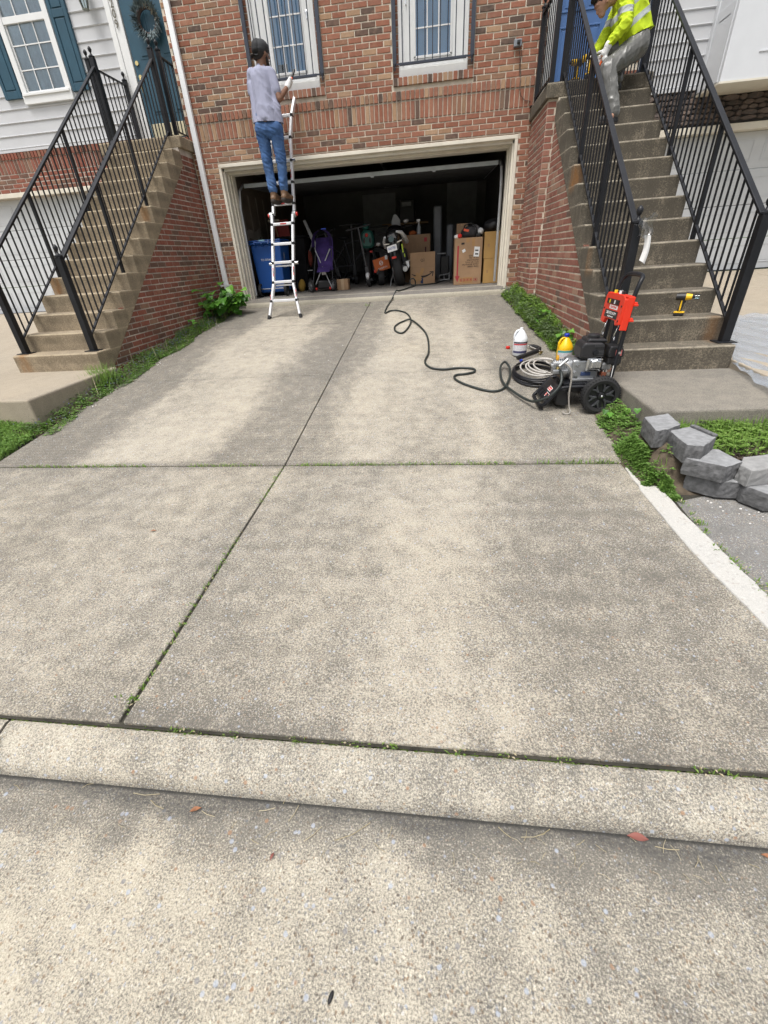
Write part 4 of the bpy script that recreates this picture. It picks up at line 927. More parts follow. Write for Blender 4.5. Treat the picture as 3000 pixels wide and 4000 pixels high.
# ---- boxes
def carton(name, label, x0, x1, y0, dep, z0, z1, mat, group='cardboard boxes in the garage', rot=0, taped=True):
    t = thing(name, label, 'box', ((x0+x1)/2, y0, z0), group)
    b = MB().box(x0, x1, y0, y0 + dep, z0, z1)
    if rot: b.xf(Matrix.Translation(((x0+x1)/2, y0, z0)) @ Matrix.Rotation(rot, 4, 'Z') @ Matrix.Translation((-(x0+x1)/2, -y0, -z0)))
    b.build('carton', mat, t, bevel=.006)
    return t
xa, za = ap(-1.80, .932, 9., 9.25); xb, zb = ap(-1.58, 1.115, 9., 9.25); zf = gfl(9.25)
t = carton('cardboard_box', 'small plain cardboard box beside the purple stroller', xa, xb, 9.25, .18, zf, zb, card)
MB().box((xa+xb)/2 - .028, (xa+xb)/2 + .028, 9.248, 9.25, zf + .002, zb).box((xa+xb)/2 - .028, (xa+xb)/2 + .028, 9.248, 9.42, zb, zb + .0015).build('tape', mt('pale_tape', (.50,.36,.22), .35), t)
y = 9.5; xa, za = ap(-.402, .956, 9., y); xb, zb = ap(.052, 1.466, 9., y); zf = gfl(y)
q2 = t = carton('cardboard_box', 'cardboard box marked Q2 with a curved smile arrow', xa, xb, y, .34, zf, zb, card)
text('print', 'Q2', .062, ink, t, face_cam((xa + (xb-xa)*.5, y - .002, zf + (zb-zf)*.75)))
b = MB(); pts = []
for i in range(15):
    f = i/14; x = xa + (xb-xa)*(.06 + .83*f); zz = zf + (zb-zf)*(.335 - .42*f*(1-f)*1.1 + .02*f); pts.append((x, zz, .006 + .012*math.sin(math.pi*f)))
b.prism([(x, y - .001, zz + w) for x, zz, w in pts] + [(x, y - .001, zz - w) for x, zz, w in pts[::-1]], (0, -.001, 0))
ex, ez = xa + (xb-xa)*.93, zf + (zb-zf)*.365
b.prism([(ex - .07, y - .001, ez + .012), (ex + .01, y - .001, ez + .012), (ex - .012, y - .001, ez - .072), (ex - .026, y - .001, ez - .068), (ex - .012, y - .001, ez - .004), (ex - .07, y - .001, ez - .004)], (0, -.001, 0)); b.build('smile_arrow', ink, t)
MB().box(xa + .01, xb - .01, y - .0015, y, zf + (zb-zf)*.535, zf + (zb-zf)*.54).build('fold_line', card3, t)
for i_, (px, pz, w, h, r_) in enumerate(((.28, .20, .15, .10, -38), (.47, .40, .06, .12, 25), (.34, .24, .05, .16, -30))): MB().cbox((xa + (xb-xa)*px, y - .004 - .0045*i_, zf + (zb-zf)*pz), (w, .004, h), Matrix.Rotation(R(r_), 3, 'Y')).build('torn_tape', tape_m, t)
MB().box(xa + .20, xa + .25, y - .003, y, zf + .01, zf + .10).build('sticker', mt('navy_print', (.02,.04,.10), .6), t)
y = 10.05; xa, _ = ap(-.575, 1., 9.6, y); xb, zb = ap(-.04, 1.76, 9.6, y); zf = gfl(y)
t = carton('cardboard_box', 'large dull cardboard box behind the Q2 box', xa, xb, y, .4, zf, zb, card3)
MB().box(xb - .12, xb - .065, y - .002, y, zb - .13, zb - .06).build('print', redink, t); MB().box(xb - .105, xb - .08, y - .002, y, zb - .34, zb - .22).build('print', mt('dark_red_ink', (.06,.01,.012), .7), t)
for i in range(4): text('print', 'IIIIIII', .04, card, t, face_cam((xa + .12 + i*.09, y - .001, zb - .2), (0, 0, 1), (-1, 0, 0)))
spray = thing('spray_bottle', 'clear spray bottle with a white trigger on the large dull box', 'bottle', (xa + .33, y + .12, zb))
c = Vector((xa + .335, y + .1, zb)); MB().lathe([(.001, 0), (.036, 0), (.038, .02), (.036, .12), (.016, .18), (.013, .215)], c, 16).build('body', mt('clear_plastic', (.34,.36,.38), .25), spray, smooth=50)
MB().cbox(c + Vector((-.008, 0, .24)), (.07, .022, .03)).cbox(c + Vector((-.034, 0, .215)), (.012, .016, .05), Matrix.Rotation(.4, 3, 'Y')).cyl(c + Vector((0, 0, .205)), c + Vector((0, 0, .23)), .016).build('trigger', whitep, spray, bevel=.004)
t = thing('orange_bundle', 'small orange cloth bundle on the large dull box', 'cloth', (xa + .22, y + .12, zb)); MB().ball((xa + .21, y + .1, zb + .03), (.08, .06, .045)).build('cloth', mt('rust_cloth', (.35,.09,.02), .9, var=.3), t, smooth=80)
# tall box with red arrow
y = 8.92; xa, xb = .392, .875; zf, zb = gfl(y), 1.634
t = carton('cardboard_box', 'tall cardboard box with a red down arrow and upside down print', xa, xb, y, .42, zf, zb, card)
w, h = xb - xa, zb - zf
b = MB(); ax = xa + w*.125; yy = y - .001
b.prism([(ax - .015, yy, zf + h*.20), (ax + .012, yy, zf + h*.20), (ax + .016, yy, zf + h*.845), (ax - .012, yy, zf + h*.845)], (0, -.001, 0)); b.prism([(ax - .042, yy, zf + h*.20), (ax + .042, yy, zf + h*.20), (ax + .002, yy, zf + h*.062)], (0, -.001, 0)); b.build('red_arrow', redink, t)
for i, s in enumerate(('ITEM#: ST65E48', 'COLOR: BROWN+TAN', 'QTY: 1 SET (4 PCS)', 'MADE IN CHINA', 'GW: 41   KGS', 'NW: 34.5 KGS')):
    text('print', s, .033, ink, t, face_cam((xb - .055, yy - .001, zf + h*(.395 + .046*i)), (-1, 0, 0), (0, 0, -1)), align='LEFT', sx=.85)
MB().cbox((xa + w*.80, yy - .002, zf + h*.70), (.095, .002, .15), Matrix.Rotation(R(5), 3, 'Y')).build('shipping_label', label_m, t)
b = MB()
for dz, hh in ((.02, .02), (-.035, .022)): b.cbox((xa + w*.80, yy - .0038, zf + h*.70 + dz), (.055, .001, hh), Matrix.Rotation(R(5), 3, 'Y'))
b.build('barcode', ink, t)
MB().cbox((xa + w*.335, yy - .002, zf + h*.735), (.055, .002, .045), Matrix.Rotation(R(-25), 3, 'Y')).build('sticker', label_m, t)
MB().box(xa + w*.24, xa + w*.35, yy - .001, yy, zf + h*.865, zf + h*.905).build('barcode', ink, t)
for px, pz, ww, hh in ((.67, .90, .05, .11), (.47, .95, .06, .07), (.42, .10, .09, .09), (.60, .10, .09, .09), (.24, .10, .05, .09)): MB().cbox((xa + w*px, yy - .001, zf + h*pz), (ww, .002, hh)).build('tape', tape_m, t)
for i, px in enumerate((.27, .39, .51, .63, .80)):
    b = MB(); cx, cz = xa + w*px, zf + h*.105; s_ = .02 if px < .7 else .034
    for p in ((-s_, s_, -.022, -.018), (-s_, s_, .018, .022), (-s_, -s_ + .004, -.018, .018), (s_ - .004, s_, -.018, .018), (-s_*.4, s_*.4, -.010, .010)): b.box(cx + p[0], cx + p[1], yy - .0035, yy - .0025, cz + p[2], cz + p[3])
    b.build('handling_mark', redink, t)
# stacked yellow boxes
xa, xb = .905, 1.36; y = 8.95; zf = gfl(y)
for i, (za_, zb_) in enumerate(((zf, 1.297), (1.299, 1.702))):
    t = carton('cardboard_box', 'yellow brown cardboard box at the right jamb, %s of two' % ('lower' if i == 0 else 'upper'), xa + .01*(1-i), xb, y, .4, za_, zb_, card2)
    for px in (.06, .21): MB().box(xa + px, xa + px + .035, y - .002, y, (za_+zb_)/2 - .03, (za_+zb_)/2 + .02).build('tape', tape_m, t)
# things on the tall box
bagm = mt('charcoal_fabric', (.03,.029,.033), .8, var=.4, vs_=12, bump=.3, bs=90)
t = thing('sports_bag', 'charcoal sports bag with an orange patch on the tall box', 'bag', (.66, 9.1, 1.634))
def lump(c, r, seed, n=22, m=14, amp=.16):
    b = MB(); b.ball(c, r, n, m); c = Vector(c)
    for i, p in enumerate(b.v):
        d_ = p - c; b.v[i] = c + d_*(1 + amp*noise.noise(p*9 + Vector((seed, 0, 0))))
    return b
lump((.655, 9.06, 1.715), (.155, .12, .105), 3).build('body', bagm, t, smooth=80); lump((.74, 9.08, 1.755), (.09, .10, .075), 8).build('side_pocket', mt('grey_fabric', (.12,.115,.12), .85), t, smooth=80)
MB().cbox((.585, 8.945, 1.745), (.09, .006, .035), Matrix.Rotation(R(14), 3, 'Y')).build('patch', mt('orange_print', (.72,.11,.05), .6), t); MB().tube([(.52, 9.0, 1.72), (.56, 8.98, 1.82), (.65, 8.98, 1.85), (.74, 8.97, 1.80), (.78, 8.98, 1.70)], .010, 6).build('strap', black_pla, t, smooth=60)
t = thing('white_cloth', 'white crumpled cloth with red at the left top of the tall box', 'cloth', (.44, 9.0, 1.634)); lump((.43, 8.98, 1.66), (.055, .05, .035), 5).build('cloth', label_m, t, smooth=80); lump((.475, 8.95, 1.668), (.04, .04, .035), 6).build('red_fold', redp, t, smooth=80)
t = thing('white_helmet', 'white rounded helmet at the right top of the tall box', 'helmet', (.83, 9.05, 1.634)); b = lump((.835, 9.03, 1.72), (.055, .07, .055), 2, amp=.05); b.build('shell', whitep, t, smooth=80); MB().cbox((.80, 9.0, 1.665), (.08, .09, .05)).build('strap', black_pla, t, bevel=.01)
t = thing('cardboard_sheet', 'torn cardboard piece standing behind the sports bag', 'cardboard', (.46, 9.2, 1.634)); MB().box(.43, .62, 9.20, 9.206, 1.634, 1.86).build('sheet', card3, t)
t = thing('dark_duffel', 'dark duffel bag on the stacked yellow boxes', 'bag', (1.1, 9.15, 1.702)); lump((1.06, 9.15, 1.80), (.16, .15, .10), 9).build('body', black_pla, t, smooth=80)

# ---- kick scooters
def scooter(label, x, y, lean, h=1.02, fender=True, rotz=0.):
    z = gfl(y); t = thing('kick_scooter', label, 'scooter', (x, y, z), 'kick scooters in the garage'); X = Matrix.Translation((x, y, z)) @ Matrix.Rotation(rotz, 4, 'Z') @ Matrix.Rotation(lean, 4, 'Y')
    def add(nm, b, m, par=t, **k): b.xf(X); return b.build(nm, m, par, **k)
    add('stem', MB().tube([(0, .06, .28), (0, .03, .6), (0, .0, h)], .021, 8), dgrey, smooth=60)
    add('handlebar', MB().cyl((-.24, 0, h), (.24, 0, h), .016, n=8), black_pla); add('neck', MB().beam((0, .09, .16), (0, .06, .36), .06, .075), dgrey, bevel=.012)
    add('deck', MB().box(-.07, .07, .1, .85, .09, .14), dgrey, bevel=.015)
    for wy in (.02, .92): add('wheel', wheel(MB(), (0, wy, .095), .095, .05), black_rub, smooth=40)
    if fender: add('fender', MB().tube([(0, -.08, .16), (0, -.03, .215), (0, .06, .225), (0, .12, .19)], [.028, .04, .04, .028], 8), whitep, smooth=60)
    add('stand', MB().cyl((-.06, .5, .1), (-.20, .5, 0), .008, n=6), grey_t)
    return t
scooter('dark kick scooter with a white front fender left of the motorcycle', -1.235, 9.52, R(-9))
scooter('dark kick scooter with a thin stem behind the white fendered one', -1.62, 10.25, R(-1), 1.08, False, .3)
scooter('dark kick scooter leaning behind the purple stroller', -1.92, 10.0, R(-14), 1.0, False, -.2)
# ---- teal backed scooter
y = 9.95; z = gfl(y); c = Vector((-1.30, y, z))
t = thing('electric_bike', 'electric bike with a teal tail box and a round red reflector', 'bike', c)
tealp = mt('teal_plastic', (.022,.105,.085), .38, var=.1)
b = MB(); n_ = 18; ring = []
for i in range(n_):
    a = 2*math.pi*i/n_; sx, sz = math.cos(a), math.sin(a); k = (abs(sx)**4 + abs(sz)**4)**-.25; ring.append((sx*k*(.125 + .0*sz), sz*k*.155))
rx, rz_ = ap(-1.243, 1.74, 9.6, y)
for (s_, dy) in ((.75, -.04), (1., 0), (1., .15), (.8, .2)): b.v += [Vector((rx + x*s_*(1.06 - .12*(zz > 0)), y + dy, rz_ + zz*s_)) for x, zz in ring]
for k in range(3): b.f += [(k*n_+i, k*n_+(i+1) % n_, (k+1)*n_+(i+1) % n_, (k+1)*n_+i) for i in range(n_)]
b.f += [tuple(range(n_-1, -1, -1)), tuple(range(3*n_, 4*n_))]; b.mi = [0]*len(b.f); b.build('tail_box', tealp, t, smooth=40)
for dx in (-.062, .062): MB().ball((rx + dx, y - .035, rz_ - .02), (.028, .012, .055)).build('vent', black_pla, t, smooth=60)
MB().ball((rx - .005, y - .045, rz_ + .07), (.032, .014, .032)).build('reflector', redp, t, smooth=60); MB().cbox((rx + .055, y - .02, rz_ - .215), (.075, .02, .03)).build('tail_light', redp, t, bevel=.005)
MB().ball((rx - .03, y + .1, rz_ + .21), (.075, .12, .06)).build('seat', tealp, t, smooth=60)
MB().tube([(rx - .12, y - .05, rz_ - .28), (rx - .04, y - .12, rz_ - .24), (rx + .02, y - .02, rz_ - .23), (rx + .03, y + .3, rz_ - .3)], .035, 8).build('fender', black_pla, t, smooth=60)
for wy, wx in ((0., 0), (1.15, .05)):
    w = wheel(MB(), (rx + wx, y + wy, z + .30), .30, .10, (1, .05, 0)).build('wheel', black_rub, t, smooth=40); rim(MB(), (rx + wx, y + wy, z + .30), .28, .06, (1, .05, 0), 6, .1).build('rim', dgrey, w)
b = MB(); b.tube([(rx, y, z + .30), (rx, y + .3, z + .62), (rx, y + .8, z + .66), (rx, y + 1.1, z + .98)], .03, 8); b.cyl((rx - .33, y + 1.08, z + 1.06), (rx + .33, y + 1.08, z + 1.06), .015, n=8); b.build('frame', black_pla, t, smooth=50)
# ---- orange carton on a mini bike
y = 9.75; z = gfl(y); t = thing('mini_bike', 'small black mini bike with a red lamp carrying the orange box', 'bike', (-1.05, y, z))
for wx, wy in ((-1.02, 0), (-.86, .55)): wheel(MB(), (wx, y + wy, z + .135), .135, .12, (1, .15, 0)).build('wheel', black_rub, t, smooth=40)
b = MB(); b.tube([(-1.10, y - .02, z + .2), (-1.05, y, z + .32), (-.9, y + .1, z + .29), (-.80, y + .2, z + .30), (-.78, y + .7, z + .30)], .03, 8); b.build('frame', black_pla, t, smooth=50)
MB().cbox((-1.135, y - .05, z + .255), (.045, .03, .06)).build('lamp', redp, t, bevel=.01)
ob = mt('orange_carton', (.52,.125,.028), .7, var=.05)
t = thing('orange_box', 'tilted orange box with a white ring logo in the garage', 'box', (-1.0, y, z + .33))
XO = Matrix.Translation((-1.005, y - .03, 1.308)) @ Matrix.Rotation(R(-13.5), 4, 'Y')
b = MB().box(-.155, .155, 0, .22, -.115, .115); b.xf(XO); b.build('carton', ob, t, bevel=.006)
FO = XO @ face_cam((0, -.002, 0))
b = MB(); b.tube([FO @ Vector((.032*math.cos(a), .022 + .036*math.sin(a), 0)) for a in [2*math.pi*i/20 for i in range(20)]], .006, 6, closed=True); b.beam(FO @ Vector((-.035, .022, 0)), FO @ Vector((.035, .022, 0)), .002, .012); b.build('ring_logo', label_m, t)
text('print', 'NHSERTH', .042, label_m, t, FO @ Matrix.Translation((.01, -.068, 0))); MB().cbox(XO @ Vector((.125, -.012, .085)), (.05, .03, .07)).build('corner_guard', label_m, t, bevel=.004)

# ---- motorcycle seen from the rear
y = 9.17; z = gfl(y); t = thing('motorcycle', 'black motorcycle seen from behind with a white licence plate', 'motorcycle', (-.62, y + .3, z))
XM = Matrix.Translation((-.60, y, z)) @ Matrix.Rotation(R(-9), 4, 'Y'); gloss = mt('gloss_black', (.012,.012,.014), .16, var=.1); neon = mt('neon_accent', (.45,.60,.05), .4)
def mo(nm, b, m, par=t, **k): b.xf(XM); return b.build(nm, m, par, **k)
w = mo('rear_wheel', MB().lathe([(.20, -.075), (.255, -.088), (.292, -.075), (.312, -.035), (.316, 0), (.312, .035), (.292, .075), (.255, .088), (.20, .075)], (0, .32, .316), 30, (1, 0, 0), cap=False), black_rub, smooth=60)
mo('rim', rim(MB(), (0, .32, .316), .27, .10, (1, 0, 0), 5, .18), dgrey, w)
mo('front_wheel', wheel(MB(), (0, 1.72, .30), .30, .12), black_rub, smooth=50)
mo('tail', MB().prism([(-.09, -.02, .78), (.09, -.02, .78), (.11, .05, .86), (.05, .02, .90), (-.05, .02, .90), (-.11, .05, .86)], (0, .55, -.02)), gloss, bevel=.02, seg=3)
mo('seat', lump((0, .42, .90), (.12, .28, .06), 4, amp=.05), black_pla, smooth=80); mo('tank', lump((0, .85, .93), (.17, .25, .13), 5, amp=.03), gloss, smooth=80)
mo('side_fairing', MB().tube([(.09, .05, .90), (.17, .12, .87), (.20, .3, .80), (.22, .6, .72)], [.018, .03, .045, .04], 10), whitep, smooth=60); mo('side_fairing', MB().tube([(-.15, .2, .86), (-.19, .32, .80), (-.2, .5, .70)], [.02, .03, .02], 10), whitep, smooth=60)
lt = MB().lathe([(.001, -.01), (.042, -.006), (.05, .01), (.05, .03)], (-.02, -.02, .80), 18, (0, -1, 0)).xf(Matrix.Translation((0, 0, 0))); mo('tail_lamp', lt, mt('smoky_lens', (.10,.14,.15), .15))
mo('plate_hanger', MB().beam((0, -.01, .78), (0, -.06, .52), .06, .03), black_pla)
pl_ = mo('licence_plate', MB().cbox((-.03, -.075, .655), (.178, .004, .105), Matrix.Rotation(R(-3), 3, 'Y') @ Matrix.Rotation(R(-18), 3, 'X')), label_m, bevel=.002)
text('plate_number', 'B60780', .058, mt('plate_blue', (.02,.05,.28), .5), pl_, XM @ Matrix.Translation((-.03, -.0782, .6562)) @ Matrix.Rotation(R(-3), 4, 'Y') @ Matrix.Rotation(R(72), 4, 'X'), sx=.78)
mo('reflector', MB().cbox((-.02, -.07, .505), (.085, .015, .035)), redp, bevel=.006)
for s_ in (-1, 1): mo('turn_signal', MB().beam((s_*.07, .0, .73), (s_*.17, -.01, .745), .02, .022), mt('amber_white', (.62,.58,.50), .4), bevel=.006)
for (ex, ez) in ((-.345, .80), (.26, 1.06)):
    mo('mirror', MB().ball((ex, .72, ez), (.055, .02, .036)), mt('mirror_back', (.30,.29,.28), .2, .3), smooth=60); mo('mirror_stalk', MB().tube([(ex*.95, .73, ez - .02), (ex*.75, .8, ez - .10), (ex*.5, .9, .95)], .009, 6), black_pla)
mo('handlebar', MB().cyl((-.36, .95, .98), (.36, .95, .98), .014, n=8), black_pla); mo('fork', MB().cyl((0, 1.2, .95), (0, 1.7, .32), .05, n=8), dgrey)
mo('engine', MB().cbox((0, .95, .42), (.36, .5, .42)), dgrey, bevel=.04); mo('swing_arm', MB().beam((.10, .32, .31), (.12, .8, .38), .04, .07), steel); mo('swing_arm', MB().beam((-.10, .32, .31), (-.12, .8, .38), .04, .07), steel)
mo('foot_peg', MB().prism([(.16, .2, .40), (.22, .22, .40), (.215, .2, .30), (.185, .2, .27)], (0, .02, 0)), whitep, bevel=.004); mo('foot_peg', MB().beam((.12, .3, .36), (.24, .28, .40), .02, .02), chrome)
mo('exhaust', MB().cyl((.14, .05, .28), (.16, .8, .30), .045, .04, 14), steel, smooth=50); mo('accent', MB().cbox((.15, .1, .62), (.025, .08, .14)), neon, bevel=.008); mo('accent', MB().cbox((.165, .15, .50), (.02, .06, .06)), neon, bevel=.008)
mo('kickstand', MB().tube([(-.10, .45, .30), (-.19, .35, .12), (-.245, .33, -.03)], .011, 6), grey_t)
mo('chain', MB().tube([(-.10, .32 + .28*math.cos(a), .316 + .28*math.sin(a)) for a in [R(200 + 12*i) for i in range(10)]], .006, 6), steel)
# ---- pale board, tubes, tools at the back
y = 10.3; t = thing('pale_board', 'pale pointed board standing upright behind the motorcycle', 'board', (-.72, y, gfl(y)))
pb = [ap(x, zz, 9.8, y) for x, zz in ((-.735, 2.112), (-.685, 2.112), (-.612, 2.02), (-.612, 1.80), (-.655, 1.50), (-.70, 1.50), (-.777, 1.885), (-.777, 2.02))]
MB().prism([(x, y, zz) for x, zz in pb], (0, .02, 0)).build('board', mt('dim_pale', (.36,.37,.38), .6), t, bevel=.004)
t = thing('plastic_wrapped_roll', 'tall grey wrapped roll standing right of the large dull box', 'roll', (.12, 10.6, gfl(10.6))); MB().box(.02, .19, 10.6, 10.75, gfl(10.6), 2.26).build('roll', mt('dim_grey_wrap', (.16,.17,.19), .4), t, bevel=.03)
t = thing('plastic_wrapped_roll', 'short grey wrapped roll left of the tall arrow box', 'roll', (.36, 10.4, gfl(10.4))); MB().box(.29, .42, 10.4, 10.5, gfl(10.4), 1.92).build('roll', MC['dim_grey_wrap'], t, bevel=.03)
t = thing('hand_truck', 'dark hand truck with pale wire feet between Q2 box and tall box', 'hand truck', (.26, 9.9, gfl(9.9)))
for p in (((.10, 9.85, 1.42), (.26, 9.9, 1.42)), ((.14, 9.8, gfl(9.8) + .02), (.14, 9.9, gfl(9.9) + .10), (.34, 9.95, gfl(9.9) + .12)), ((.24, 9.8, gfl(9.8) + .02), (.24, 9.9, gfl(9.9) + .10)), ((.34, 9.8, gfl(9.8) + .02), (.34, 9.9, gfl(9.9) + .14)), ((.13, 9.82, gfl(9.8) + .02), (.36, 9.82, gfl(9.8) + .03))): MB().tube(p, .010, 6).build('wire', mt('pale_wire', (.46,.47,.48), .4, .3), t)
MB().box(.16, .34, 9.95, 10.0, gfl(9.9) + .05, 1.38).build('frame', black_pla, t, bevel=.02)
t = thing('box_fan', 'dark object with red lettering on a shelf above the pale board', 'appliance', (-.6, 12.2, 2.1)); MB().box(-.78, -.42, 12.2, 12.5, 2.1, 2.55).build('case', black_pla, t, bevel=.02); MB().box(-.72, -.5, 12.19, 12.2, 2.42, 2.50).build('label', MC['dim_pale'], t); MB().box(-1.2, -.1, 12.2, 12.6, 2.06, 2.10).build('shelf', wood, t)

# ---- dark bicycle behind the scooters
y = 10.75; z = gfl(y); t = thing('bicycle', 'dark bicycle standing behind the kick scooters', 'bicycle', (-1.75, y, z))
for wx in (-2.2, -1.2):
    c = Vector((wx, y + .1*(wx + 2.2), z + .33)); w = MB().tube([c + Vector((.32*math.cos(a), .03*math.cos(a), .32*math.sin(a))) for a in [2*math.pi*i/28 for i in range(28)]], .019, 7, closed=True).build('wheel', black_rub, t, smooth=60)
    b = MB()
    for k in range(12): a = 2*math.pi*k/12; b.cyl(c, c + Vector((.31*math.cos(a), .03*math.cos(a), .31*math.sin(a))), .0016, n=4)
    b.build('spokes', grey_t, w)
b = MB()
for a, c in (((-2.2, y, z + .33), (-1.78, y, z + .33)), ((-1.78, y, z + .33), (-1.9, y, z + .82)), ((-2.2, y, z + .33), (-1.88, y, z + .75)), ((-1.88, y, z + .75), (-1.38, y + .05, z + .82)), ((-1.78, y, z + .33), (-1.36, y + .05, z + .74)), ((-1.38, y + .05, z + .95), (-1.2, y + .1, z + .33))): b.cyl(a, c, .016, n=8)
b.build('frame', dgrey, t, smooth=40); MB().tube([(-1.40, y - .26, z + 1.0), (-1.38, y - .05, z + .98), (-1.38, y + .12, z + .98), (-1.40, y + .32, z + 1.0)], .013, 8).build('handlebar', black_pla, t, smooth=60)
lump((-1.91, y, z + .86), (.12, .06, .03), 2, amp=.05).build('saddle', black_pla, t, smooth=80)
# ================================================================== LADDER
def LP(x, z, off=0.): return Vector((x, 7.36 + .2956*(z - .67) + off, z))
t = thing('ladder', 'silver multi position ladder leaning on the brick wall under the man', 'ladder', (-2.38, 7.36, .67))
alw = mt('bright_aluminium', (.80,.81,.83), .35, .35, var=.05)
railL = [(-2.640, .70), (-2.532, 1.15), (-2.472, 2.08)]; railR = [(-2.127, .70), (-2.203, 1.15), (-2.140, 2.08)]
upL = [(-2.462, 2.10), (-2.415, 3.06), (-2.425, 3.30), (-2.50, 3.51)]; upR = [(-2.128, 2.10), (-2.112, 3.06), (-2.078, 3.30), (-2.012, 3.51)]
for rl, off in ((railL, 0), (railR, 0), (upL, .045), (upR, .045)):
    b = MB()
    for (a, c) in zip(rl[:-1], rl[1:]): b.beam(LP(*a, off), LP(*c, off), .034, .070, up=(0, 1, -.3))
    b.build('rail', alw, t, bevel=.004)
def rail_x(pts, z):
    for (a, c) in zip(pts[:-1], pts[1:]):
        if a[1] <= z <= c[1]: return a[0] + (c[0]-a[0])*(z-a[1])/(c[1]-a[1])
    return pts[-1][0]
for z, dbl in ((.925, 0), (1.187, 1), (1.455, 1), (1.706, 0), (1.970, 0), (2.231, 0), (2.50, 0), (2.772, 0), (3.054, 0), (3.316, 0)):
    L_, R_ = (railL, railR) if z < 2.09 else (upL, upR); off = 0 if z < 2.09 else .045
    xa, xb = rail_x(L_, z), rail_x(R_, z)
    b = MB().beam(LP(xa, z, off), LP(xb, z, off), .060, .038, up=(0, 0, 1)); b.build('rung', alw, t, bevel=.006)
    if dbl: MB().beam(LP(xa + .02, z - .048, .05), LP(xb - .02, z - .048, .05), .04, .022).build('rung', alw, t, bevel=.004)
    for xx in (xa, xb): MB().cbox(LP(xx, z, off - .005), (.036, .082, .036)).build('rung_bracket', black_pla, t, bevel=.006)
for px, z in ((-2.642, .70), (-2.125, .70)):
    MB().beam(LP(px, z + .02), LP(px + (-.012 if px < -2.4 else .012), .655), .045, .085, up=(0, 1, -.3)).build('rubber_foot', black_rub, t, bevel=.01)
for px, s in ((-2.484, -1), (-2.128, 1)):
    h_ = MB(); h_.cyl(LP(px - s*.02, 2.09, .02), LP(px + s*.03, 2.09, .02), .045, n=18); hg = h_.build('hinge', steel, t, smooth=40)
    MB().cyl(LP(px + s*.03, 2.09, .02), LP(px + s*.055, 2.09, .02), .026, n=14).build('lock_knob', redp, hg, smooth=40)
for px, z, s in ((-2.525, 1.44, -1), (-2.155, 1.44, 1), (-2.098, 2.77, 1)):
    MB().cyl(LP(px, z, 0), LP(px + s*.05, z, 0), .022, n=12).build('lock_tab', chrome, t, smooth=40)
for (a, c) in (((-2.60, .86), (-2.56, .935)), ((-2.17, .86), (-2.215, .935))): MB().beam(LP(*a, .02), LP(*c, .02), .018, .03).build('foot_brace', alw, t)
dec = mt('red_decal', (.50,.05,.05), .5)
for px, z, h in ((-2.515, 1.33, .12), (-2.180, 1.33, .12), (-2.588, .98, .07), (-2.165, 1.02, .1), (-2.121, 2.60, .10), (-2.122, 2.92, .10)):
    MB().beam(LP(px, z - h/2, -.036), LP(px, z + h/2, -.036), .012, .002, up=(0, 1, -.3)).build('decal', dec, t); MB().beam(LP(px, z - h*.15, -.0375), LP(px, z + h*.2, -.0375), .010, .002, up=(0, 1, -.3)).build('decal', ink, t)
for z in (1.97, 2.231): MB().box(-2.345, -2.25, LP(0, z).y - .0335, LP(0, z).y - .031, z - .008, z + .010).build('decal', dec, t)

# ================================================================== HOSES
def crom(pts, k=6):
    pts = [Vector(p) for p in pts]; out = []
    for i in range(len(pts)-1):
        p0, p1, p2, p3 = pts[max(0, i-1)], pts[i], pts[i+1], pts[min(len(pts)-1, i+2)]
        for j in range(k):
            s = j/k; out.append(.5*((2*p1) + (p2-p0)*s + (2*p0 - 5*p1 + 4*p2 - p3)*s*s + (3*p1 - p0 - 3*p2 + p3)*s**3))
    return out + [pts[-1]]
hose_m = mt('dark_green_hose', (.022,.028,.026), .45, var=.2)
hr = .0115; G = lambda x, y, dz=0: (x, y, gz(y) + hr + .002 + dz)
fl = lambda x, y, dz=0: (x, y, gfl(y) + hr + .002 + dz)
hp = [fl(.30, 9.95), fl(.16, 9.62), fl(.10, 9.42), fl(-.08, 9.26), fl(-.30, 9.22), fl(-.40, 9.24, .01), (-.42, 9.26, gfl(9.3) + .09), (-.37, 9.28, gfl(9.3) + .125), (-.32, 9.24, gfl(9.3) + .08), (-.33, 9.12, gfl(9.1) + .012), fl(-.42, 8.85), fl(-.52, 8.55), fl(-.58, 8.42), (-.63, 8.33, .905), (-.69, 8.23, .80),
      G(-.715, 8.05), G(-.74, 7.6), G(-.731, 7.29), G(-.655, 7.42), G(-.53, 7.40), G(-.375, 7.157), G(-.30, 6.65), G(-.38, 6.13), G(-.49, 6.22), G(-.515, 6.48), G(-.42, 6.71), G(-.288, 6.70, .015), G(-.079, 6.05), G(-.035, 5.3), G(-.074, 4.92), G(-.01, 4.72), G(.12, 4.655), G(.30, 4.68), G(.43, 4.64), G(.435, 4.55), G(.35, 4.50), G(.245, 4.47), G(.235, 4.36), G(.345, 4.19), G(.545, 4.03), G(.68, 4.11), G(.772, 4.42, .03), G(.755, 4.66, .05), G(.69, 4.53, .04), G(.674, 4.225, .012), G(.74, 3.94, .02), (.83, 3.72, .31), (.88, 3.60, .345), (.96, 3.555, .40), (1.022, 3.57, .48), (1.035, 3.63, .55), (1.024, 3.70, .572)]
tag(MB().tube(crom(hp, 7), hr, 9).build('garden_hose', hose_m, smooth=80), 'dark garden hose snaking from the garage down the driveway', 'hose')
q = random.Random(4)
t = thing('hose_coil', 'coil of black and grey pressure hose on the driveway', 'hose', (1.0, 4.38, gz(4.38)))
pts = []
